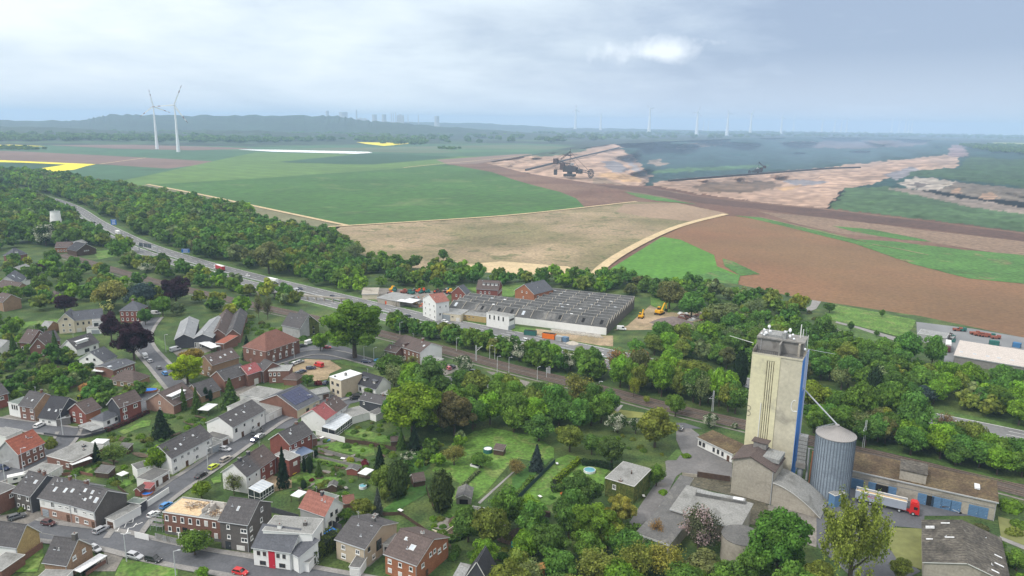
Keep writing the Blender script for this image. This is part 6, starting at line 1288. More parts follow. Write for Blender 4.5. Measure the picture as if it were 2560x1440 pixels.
lw([(-50,440),(180,370),(600,335),(570,400),(300,400),(180,490),(-50,530)]);lw([(590,700),(780,678),(810,745),(620,748)]);lw([(170,1020),(390,950),(500,960),(350,1045),(180,1065)]);lw([(640,960),(880,880),(910,925),(760,1010)]);lw([(1440,1085),(1560,980),(1640,940),(1640,1010),(1580,1070),(1480,1105)]);lw([(1270,1450),(1420,1360),(1515,1358),(1500,1415),(1330,1450)]);lw([(1540,500),(1640,560),(1720,660),(1620,630),(1550,560)],verge);lw([(1440,430),(1520,440),(1510,520),(1460,500)],verge)
O(640,720)
lw([(740,760),(860,745),(1260,815),(1290,850),(1180,840),(900,800)],verge);lw([(880,1060),(1000,1040),(1060,1070),(930,1090)]);lw([(2100,20),(2700,-20),(2560,110),(2300,100)],lawnm)
O(0,360)
lw([(930,1095),(1180,1065),(1210,1130),(990,1172)])
O(1920,720)
lw([(560,270),(700,195),(900,230),(1180,280),(1480,345),(1440,430),(1360,490),(1290,505),(900,405),(640,345)]);lw([(560,380),(900,430),(1250,560),(1000,560),(700,450)],verge)
O(1280,720)
lw([(1380,95),(1500,120),(1660,190),(1570,270),(1390,200)]);lw([(0,400),(240,430),(230,480),(0,455)]);lw([(1900,60),(2200,120),(2560,160),(2560,200),(2000,150)],verge)
O(1920,1080)
lw([(1230,1000),(1545,1012),(1545,1430),(1300,1350),(1190,1180)],mat('dry_lawn',(.16,.17,.06)));lw([(2290,885),(2700,1000),(2700,1240),(2320,1090)],mat('dry_lawn',(.16,.17,.06)));lw([(850,130),(1300,270),(1640,350),(2340,540),(2560,560),(2340,500),(1600,300),(1250,240),(850,110)],verge)
O(640,1080)
ys([(1760,1000),(1880,1035),(2035,940),(1900,900)],yardm,.04);ys([(-40,430),(180,480),(360,520),(360,600),(180,640),(0,620)],dirt,.04);ys([(620,60),(880,100),(700,160),(600,180)],yardm,.04);ys([(1080,1340),(1290,1160),(1310,1240),(1130,1400)],yardm,.04)
sheet('path',[(2218,745),(2560,440),(2590,430),(2240,760)],ZL+.06,pave)
O(0,0,1)
FOOTN=len(FOOT)
tyre=mat('tyre',(.018,.018,.018),var=.1);cgl=glass('car_glass',(.012,.015,.018),.08);hl=mat('headlight',(.75,.75,.72),rough=.2);tl=mat('tail_light',(.35,.01,.01),rough=.3)
def paintm():
 global nt
 m=bpy.data.materials.new('car_paint');m.use_nodes=True;nt=m.node_tree;nt.nodes.clear()
 o=N('ShaderNodeOutputMaterial');b=N('ShaderNodeBsdfPrincipled');b.inputs['Roughness'].default_value=.32;b.inputs['Coat Weight'].default_value=.3;oi=N('ShaderNodeObjectInfo');Lk(oi.outputs['Color'],b.inputs[0]);Lk(b.outputs[0],o.inputs[0]);return m
PNT=paintm()
def loft(mb,prof,m):
 """prof: rows (x, [(halfwidth, z) ...]) joined along x"""
 k=len(mb.v);n=len(prof[0][1])*2;j=mb.mi(m)
 for x,ring in prof:
  mb.v+=[(x,-w,z)for w,z in ring]+[(x,w,z)for w,z in ring[::-1]]
 for a in range(len(prof)-1):
  for i in range(n):mb.f.append((k+a*n+i,k+a*n+(i+1)%n,k+(a+1)*n+(i+1)%n,k+(a+1)*n+i));mb.m.append(j)
 mb.f.append(tuple(k+i for i in range(n))[::-1]);mb.m.append(j);e=k+(len(prof)-1)*n;mb.f.append(tuple(e+i for i in range(n)));mb.m.append(j)
def car_meshes(kind):
 Ln,W2,H={'hatch':(4.1,.88,1.48),'estate':(4.7,.91,1.48),'saloon':(4.6,.90,1.43),'suv':(4.5,.93,1.66),'van':(5.4,1.0,2.2),'mini':(3.7,.83,1.48)}[kind]
 h=Ln/2;b=MB();R_=lambda w,z0,z1:[(w*.92,z0),(w,z0+.18),(w,z1-.12),(w*.93,z1)]
 belt=.95 if kind!='van' else 1.15
 if kind=='van':pf=[(-h,R_(W2*.97,.3,belt)),(-h+.1,R_(W2,.25,belt+.02)),(h-1.0,R_(W2,.25,belt)),(h-.25,R_(W2*.96,.28,.95)),(h,R_(W2*.85,.35,.75))]
 else:pf=[(-h,R_(W2*.88,.38,.78)),(-h+.15,R_(W2*.97,.28,belt-.04)),(-h+.6,R_(W2,.24,belt)),(h-1.3,R_(W2,.24,belt-.02)),(h-.4,R_(W2*.96,.26,.80)),(h,R_(W2*.82,.36,.62))]
 loft(b,pf,PNT)
 x0,x1,x2,x3={'hatch':(-h+.05,-h+.5,.25,1.0),'mini':(-h+.05,-h+.4,.2,.9),'estate':(-h+.05,-h+.5,.25,1.05),'saloon':(-h+.65,-h+1.35,.25,1.05),'suv':(-h+.05,-h+.45,.4,1.1),'van':(-h+.02,-h+.12,h-1.5,h-.85)}[kind]
 g=MB();tp=W2*.74 if kind!='van' else W2*.9
 k=[(x0,W2*.9,belt-.03),(x1,tp,H-.06),(x2,tp,H-.06),(x3,W2*.9,belt-.05)]
 def cabin(mb,m,s,z_):loft(mb,[(x0+s,[(W2*.9-s*.5,belt-.05),(W2*.9-s*.5,belt)]),(x1+s,[(W2*.93-s*.4,belt-.05),(tp-s*.3,z_)]),(x2-s,[(W2*.93-s*.4,belt-.05),(tp-s*.3,z_)]),(x3-s,[(W2*.9-s*.5,belt-.05),(W2*.9-s*.5,belt-.02)])],m)
 cabin(g,cgl if kind!='van' else cgl,0.0,H-.07)
 b.box((x1-.03,-tp-.02,H-.08),(x2+.03,tp+.02,H),PNT)
 for s in(-1,1):
  for xa,xb in((x0,x1),(x3,x2)):b.tube((xa,s*W2*.90,belt-.03),(xb,s*tp,H-.05),.06,.06,PNT,4)
  b.tube(((x1+x2)/2,s*W2*.93,belt-.03),((x1+x2)/2,s*tp,H-.05),.05,.05,PNT,4)
 if kind=='van':b.box((-h+.06,-W2*.985,belt-.1),(x2-1.0,W2*.985,H-.05),PNT)
 w=MB();w.tube((0,-.11,0),(0,.11,0),.33,.33,tyre,14);w.tube((0,-.118,0),(0,.118,0),.20,.20,gal,10)
 hm=MB();hm.box((-.04,-.17,-.07),(.05,.17,.07),hl);t_=MB();t_.box((-.05,-.14,-.1),(.04,.14,.1),tl)
 return dict(b=b.mesh('body'),g=g.mesh('windows'),w=w.mesh('wheel'),h=hm.mesh('headlight'),t=t_.mesh('tail_light'),L=Ln,W=W2)
CARS={k:car_meshes(k)for k in('hatch','estate','saloon','suv','van','mini')}
CC={'white':(.75,.75,.75),'silver':(.42,.43,.45),'grey':(.13,.135,.14),'black':(.015,.015,.018),'red':(.52,.02,.02),'blue':(.05,.22,.50),'navy':(.02,.03,.08),'lime':(.50,.60,.03),'maroon':(.09,.03,.03),'beige':(.36,.33,.29),'pink':(.55,.12,.15)}
def car(p,q,col,kind,label,z=None,group=None,cat=None,far=False):
 a,b=G(p,GZ),G(q,GZ);d=b-a;z=GZ+.30 if z is None else z;m=CARS[kind]
 t=empty({'van':'van'}.get(kind,'car'),(a.x,a.y,z),math.atan2(d.y,d.x),label,cat or('van' if kind=='van' else 'car'),group)
 link('body',m['b'],t,color=CC[col]);link('windows',m['g'],t)
 h=m['L']/2
 for x in(-h*.62,h*.64):
  for s in(-1,1):link('wheel',m['w'],t,(x,s*(m['W']-.1),.33))
 if not far:
  for s in(-1,1):link('headlight',m['h'],t,(h-.12,s*m['W']*.62,.66));link('tail_light',m['t'],t,(-h+.08,s*m['W']*.7,.78))
 return t
O(0,1080)
car((170,870),(250,845),'grey','estate','dark grey estate car parked in front of the row at bottom left')
car((487,935),(570,948),'maroon','hatch','dark brownish red hatchback on the paved forecourt of the row')
car((1018,998),(1090,958),'silver','estate','silver blue estate car parked at the street corner')
car((1538,848),(1600,812),'white','mini','small white car parked beside the demolished house');car((1665,758),(1715,728),'blue','hatch','bright blue car parked behind the small white one')
car((1352,1266),(1440,1288),'silver','estate','silver estate car on the bottom street, left of the black one');car((1538,1298),(1625,1315),'black','suv','black car on the bottom street right of the silver estate')
car((2015,455),(2075,420),'black','saloon','black car first in the row along the sloping street');car((2140,368),(2195,335),'lime','hatch','lime yellow car between the black and the beige one');car((2262,290),(2320,258),'beige','estate','silver beige estate car behind the lime yellow one')
car((2255,192),(2320,200),'silver','hatch','silver hatchback on the drive by the black garage door');car((2405,1428),(2480,1445),'red','hatch','bright red car cut by the bottom edge')
car((28,382),(90,392),'navy','estate','dark blue car at the left edge beside the red roofed house');car((890,1372),(950,1320),'black','saloon','black car parked under the white carport roof');car((955,1195),(985,1210),'silver','hatch','pale blue car half hidden behind the brown gabled house')
O(640,1080)
car((40,60),(90,20),'silver','estate','silver car parked in the lane left of the red brick house');car((-5,95),(40,62),'navy','hatch','dark blue car behind the silver one in the lane');car((15,20),(60,-12),'grey','van','grey van at the upper end of the row in the lane')
O(0,720)
car((400,1390),(460,1360),'white','estate','white car parked in front of the black roofed house');car((1450,700),(1425,672),'white','van','white van parked first below the copper beeches');car((1500,745),(1470,722),'silver','hatch','silver car behind the white van on the left street');car((1590,815),(1565,790),'grey','hatch','dark grey car third on the left street');car((1650,872),(1620,850),'blue','suv','light blue car last on the left street')
car((1755,632),(1800,620),'silver','van','silver van in front of the dark workshop hall');car((55,530),(95,520),'black','estate','black car by the pale roof at the left edge');car((2375,515),(2410,512),'white','hatch','white car between the long sheds and the terracotta building')
car((1560,268),(1600,268),'white','van','white van by the round green tree near the railway')
O(640,720)
for x,y,u,v,c,k,l in[(335,790,375,780,'black','estate','black car at the left end of the sandy parking lot'),(392,770,425,758,'white','hatch','white car beside the black one on the sandy parking lot'),(440,753,475,742,'silver','estate','silver white car at the upper corner of the sandy parking lot'),(430,865,465,852,'grey','estate','dark grey car lower left on the sandy parking lot'),(468,850,500,838,'navy','hatch','dark blue car right behind the dark grey one on the parking lot'),(550,817,590,812,'navy','estate','dark blue car in the middle of the sandy parking lot'),(628,790,595,780,'red','van','bright red van with trailer on the sandy parking lot'),(712,610,745,608,'red','hatch','red car in the square below the great round tree'),(535,562,565,552,'white','van','white van in front of the ivy covered gable'),(465,592,500,588,'black','estate','black car left of the white van by the ivy gable'),(1102,750,1145,752,'navy','estate','dark blue car on the lane by the blue trampoline'),(1518,812,1535,790,'white','hatch','white car on the small lot below the station house'),(1922,818,1900,805,'pink','hatch','pale red car on the lot between the hawthorns'),(1962,802,1935,790,'black','hatch','black car beside the pale red one'),(2150,848,2120,845,'grey','estate','grey car under the white flowering hawthorn'),(2455,938,2490,930,'silver','estate','silver car on the small lot beside the railway'),(2508,918,2540,912,'navy','hatch','dark blue car right of the silver one beside the railway'),(990,1115,950,1120,'black','estate','black car in the lane beside the dark clad house'),(700,965,720,950,'navy','hatch','dark car at the left wall of the cream cube house')]:
 car((x,y),(u,v),c,k,l)
O(1280,720)
car((1685,1418),(1690,1395),'grey','estate','dark grey car parked at the entrance of the silo yard');car((1095,422),(1125,424),'white','van','white van by the sandy yard at the end of the factory')
MZ=GZ+.11
for O_,x,y,u,v,c,k,l in[((640,720),1415,240,1445,248,'silver','suv','silver car on the far carriageway above the black one'),((640,720),1515,288,1485,280,'black','estate','black car on the motorway left of the tall cream house'),((640,720),1890,344,1925,354,'white','estate','white car on the motorway below the tall cream house'),((640,720),412,38,440,45,'silver','van','pale van on the motorway bridge at the top of the town'),((640,720),445,18,470,24,'navy','hatch','dark car behind the pale van on the motorway bridge'),((640,720),770,97,800,103,'navy','estate','dark blue car on the motorway above the great round tree'),((1280,720),30,498,65,504,'grey','estate','dark grey car on the motorway just left of the white one'),((1280,720),145,535,185,542,'white','suv','white car on the motorway below the teal skip'),((1280,720),735,664,775,672,'grey','estate','dark grey car on the motorway beside the white hawthorn'),((1280,720),872,673,905,682,'white','suv','white car on the motorway right of the dark grey one'),((0,360),2478,1326,2505,1332,'white','hatch','small white car on the motorway left of the red lorry with white trailer'),((0,360),2170,1308,2210,1318,'white','van','large white van on the near carriageway below the red curtain lorry'),((0,360),945,790,925,780,'black','hatch','black car on the distant motorway above the barn'),((0,360),795,706,780,696,'black','hatch','tiny black car farther along the distant motorway'),((0,360),825,746,840,756,'white','hatch','tiny white car just right of the tiny black ones'),((1920,1080),1890,98,1940,108,'silver','suv','silver car on the motorway seen through the trees at right'),((1920,1080),2190,140,2240,150,'white','estate','white car on the near carriageway at the right edge'),((0,360),740,680,730,672,'navy','hatch','farthest tiny dark car where the motorway leaves the wood')]:
 O(*O_);car((x,y),(u,v),c,k,l,MZ,'cars on the motorway',far=True)
def lorry(p,q,cabc,boxc,label,z=None,L=13.0,tipper=False,rigid=False,cat='lorry',text=None):
 a,b=G(p,GZ),G(q,GZ);d=b-a;z=MZ if z is None else z;t=empty('lorry',(a.x,a.y,z),math.atan2(d.y,d.x),label,cat)
 cm_=mat('lorry_cab_'+cabc,CC.get(cabc,(.6,.6,.6)),rough=.35,var=.05);bm=mat('lorry_box_'+boxc,{'red':(.40,.04,.05),'white':(.72,.72,.72),'alu':(.30,.33,.39)}[boxc],rough=.5,var=.08)
 x1=L/2;mb=MB()
 loft(mb,[(x1-2.2,[(1.22,.5),(1.22,3.4)]),(x1-.3,[(1.22,.5),(1.2,3.3)]),(x1-.02,[(1.2,.5),(1.18,2.6)]),(x1+.1,[(1.16,.5),(1.1,1.6)])],cm_)
 if tipper:mb.box((x1-1.9,-1.0,3.4),(x1-.6,1.0,3.75),cm_)
 mb.box((x1-5.2,-.5,.55),(x1-2.2,.5,1.0),cm_ if tipper else frd);cab=mb.obj('cab',t)
 mb=MB();mb.face([(x1+.0,-1.0,1.75),(x1+.0,1.0,1.75),(x1-.12,1.0,2.75),(x1-.12,-1.0,2.75)],cgl);mb.box((x1-1.3,-1.25,1.8),(x1-.4,1.25,2.6),cgl);mb.obj('windscreen',cab)
 bx0,bx1=-L/2,x1-3.0;mb=MB()
 if tipper:
  mb.box((bx0,-1.25,1.1),(bx1,-1.15,3.4),bm);mb.box((bx0,1.15,1.1),(bx1,1.25,3.4),bm);mb.box((bx0,-1.15,1.1),(bx0+.1,1.15,3.4),bm);mb.box((bx1-.1,-1.15,1.1),(bx1,1.15,3.4),bm);mb.box((bx0+.1,-1.15,1.1),(bx1-.1,1.15,1.25),bm)
  for y in(-1.22,1.22):mb.box((bx0-.05,y-.09,3.4),(bx1+.05,y+.09,3.52),frw)
 else:mb.box((bx0,-1.27,1.1),(bx1,1.27,3.95),bm);mb.box((bx0+.03,-1.25,3.95),(bx1-.03,1.25,3.99),frw)
 tr=mb.obj('trailer',t)
 if tipper:
  gm=mat('grain',(.50,.36,.20),var=.15,scale=1);mb=MB();mb.box((bx0+.1,-1.14,1.3),(bx1-.1,1.14,2.9),gm);mb.obj('grain_load',t)
 if text:
  cu=bpy.data.curves.new('lettering','FONT');cu.body=text;cu.size=1.05;cu.extrude=.01;cu.align_x='CENTER';o=bpy.data.objects.new('lettering',cu);COL.objects.link(o);o.parent=t;o.location=(bx0+L*.26,-1.27,2.2);o.rotation_euler=(PI/2,0,0);cu.materials.append(redp);bpy.context.view_layer.update();me=bpy.data.meshes.new_from_object(o.evaluated_get(bpy.context.evaluated_depsgraph_get()));bpy.data.objects.remove(o);lo=link('lettering',me,t,(bx0+L*.26,-1.27,2.2));lo.rotation_euler=(PI/2,0,0)
 w=MB();w.tube((0,-.2,0),(0,.2,0),.52,.52,tyre,16);w.tube((0,-.21,0),(0,.21,0),.28,.28,gal,10);wm=w.mesh('wheel')
 if tipper:t.scale=(1.13,)*3
 for x in(x1-1.3,x1-4.6,-L/2+1.2,-L/2+2.5,-L/2+3.8):
  for s in(-1,1):link('wheel',wm,t,(x,s*1.02,.52))
 return t
O(1920,1080)
lorry((1180,757),(1475,828),'red','alu','red tractor unit with silver tipper trailer loading grain at the warehouse',ZL+.1,15.5,tipper=True,text='JACH')
O(0,360)
lorry((2195,1262),(2130,1240),'white','red','white lorry with red curtain trailer and white roof on the motorway',None,14.5)
lorry((1178,905),(1150,888),'white','white','white lorry on the motorway near the blue board',None,13);lorry((312,510),(300,500),'white','white','tiny white lorry where the motorway emerges from the wood',None,13)
O(640,360)
lorry((155,1395),(112,1385),'red','white','red lorry with short white trailer on the motorway left of the town',None,13)
O(1920,720);lorry((1795,620),(1795,665),'maroon','white','maroon lorry with white box parked on the far right yard',ZL+.1,12)
O(0,0,1)
bed=mat('garden_soil',(.085,.062,.040),var=.4,scale=.6,fine=(2,.5),coords=A_)
rr=random.Random(31)
for pl,n,q in(([(720,1090),(1000,1115),(950,1210),(740,1240)],12,bed),([(210,1100),(420,1085),(400,1160),(230,1190)],8,bed),([(1060,1300),(1280,1300),(1330,1430),(1100,1380)],9,bed),([(20,900),(300,930),(320,1010),(40,1000)],9,bed),([(420,1010),(520,1010),(560,1080),(430,1100)],5,bed),([(720,1090),(960,1115),(740,1240)],5,yardm),([(1060,1290),(1300,1300),(1200,1400)],4,yardm)):
 P_=[tuple(G(p,GZ)[:2])for p in pl];x0,x1=min(p[0]for p in P_),max(p[0]for p in P_);y0,y1=min(p[1]for p in P_),max(p[1]for p in P_)
 k=0
 for _ in range(200):
  x,y=rr.uniform(x0,x1),rr.uniform(y0,y1)
  if k>=n or not pin(x,y,P_)or blocked(Vector((x,y,0)),1.5):continue
  k+=1;a=rr.choice([-.5,1.07])+rr.uniform(-.1,.1);w_,h_=rr.uniform(1.5,4.5),rr.uniform(.6,1.4);m=9;pts=[(w_*math.cos(2*PI*i/m)*rr.uniform(.8,1.1),h_*math.sin(2*PI*i/m)*rr.uniform(.8,1.1))for i in range(m)]
  mb=MB();mb.face([(u*math.cos(a)-v*math.sin(a),u*math.sin(a)+v*math.cos(a),0)for u,v in pts],q);setp(mb.obj('flower_bed' if q is bed else 'patio',loc=(x,y,ZL+.11+zk())),kind='structure')
O(640,1080)
for p,m,l in(([(560,250),(700,280),(900,330),(1060,362)],B_['wgrey'],'weathered low fence along the middle lawn'),([(350,610),(520,615),(660,600),(850,570)],B_['wood'],'dark low fence below the lower lawn'),([(1240,840),(1450,830),(1700,1000)],B_['wood'],'dark fence behind the orange brick house garden'),([(1700,560),(1730,660),(1780,780)],B_['wood'],'dark fence beside the right oval conifer'),([(1330,380),(1560,200),(1800,120)],B_['wgrey'],'grey fence along the shaded garden path up to the big trees')):
 wallp(p,1.1,m,l,'garden_fence','fence',.07)
O(0,1080)
for p,m,l in(([(620,440),(800,420),(930,445)],B_['brick'],'low brick wall behind the pale green shed roof'),([(1180,560),(1260,625)],B_['wood'],'short dark fence left of the blue pool'),([(440,30),(640,60),(850,60),(1060,0)],B_['dark'],'long dark panel fence along the bend of the street'),([(380,1010),(640,1060),(880,1090)],B_['rflat'],'low pale kerb wall in front of the row forecourt')):
 wallp(p,1.0 if 'kerb' not in l else .3,m,l,'garden_wall' if 'wall' in l else 'garden_fence','wall' if 'wall' in l else 'fence',.12)
t=empty('site_fence',tuple(G((1350,1060),GZ)),0,'row of white and printed site fence panels in front of the demolished house','site fence')
o_=G((1350,1060),GZ);q_=[((1350,1060),(1490,1090)),((1555,1075),(1665,1105)),((1670,1105),(1780,1130)),((1785,1075),(1830,1090))]
for i,(p,q)in enumerate(q_):
 a,b=G(p,GZ),G(q,GZ);d=b-a;mb=MB();mb.box((0,-.04,.2),(d.length,.04,2.0),[frw,B_['rcorr'],B_['rflat'],frw][i],Matrix.Translation(a-o_)@Matrix.Rotation(math.atan2(d.y,d.x),4,'Z'));mb.obj('fence_panel',t)
O(0,0,1)
O(0,360)
w=G((570,848),GZ);FOOT.append([(w.x+math.cos(k)*18,w.y-38+math.sin(k)*50)for k in[i*PI/4 for i in range(8)]])
w=G((740,1050),GZ);FOOT.append([(w.x+math.cos(k)*55,w.y-25+math.sin(k)*40)for k in[i*PI/4 for i in range(8)]])
O(0,0,1)
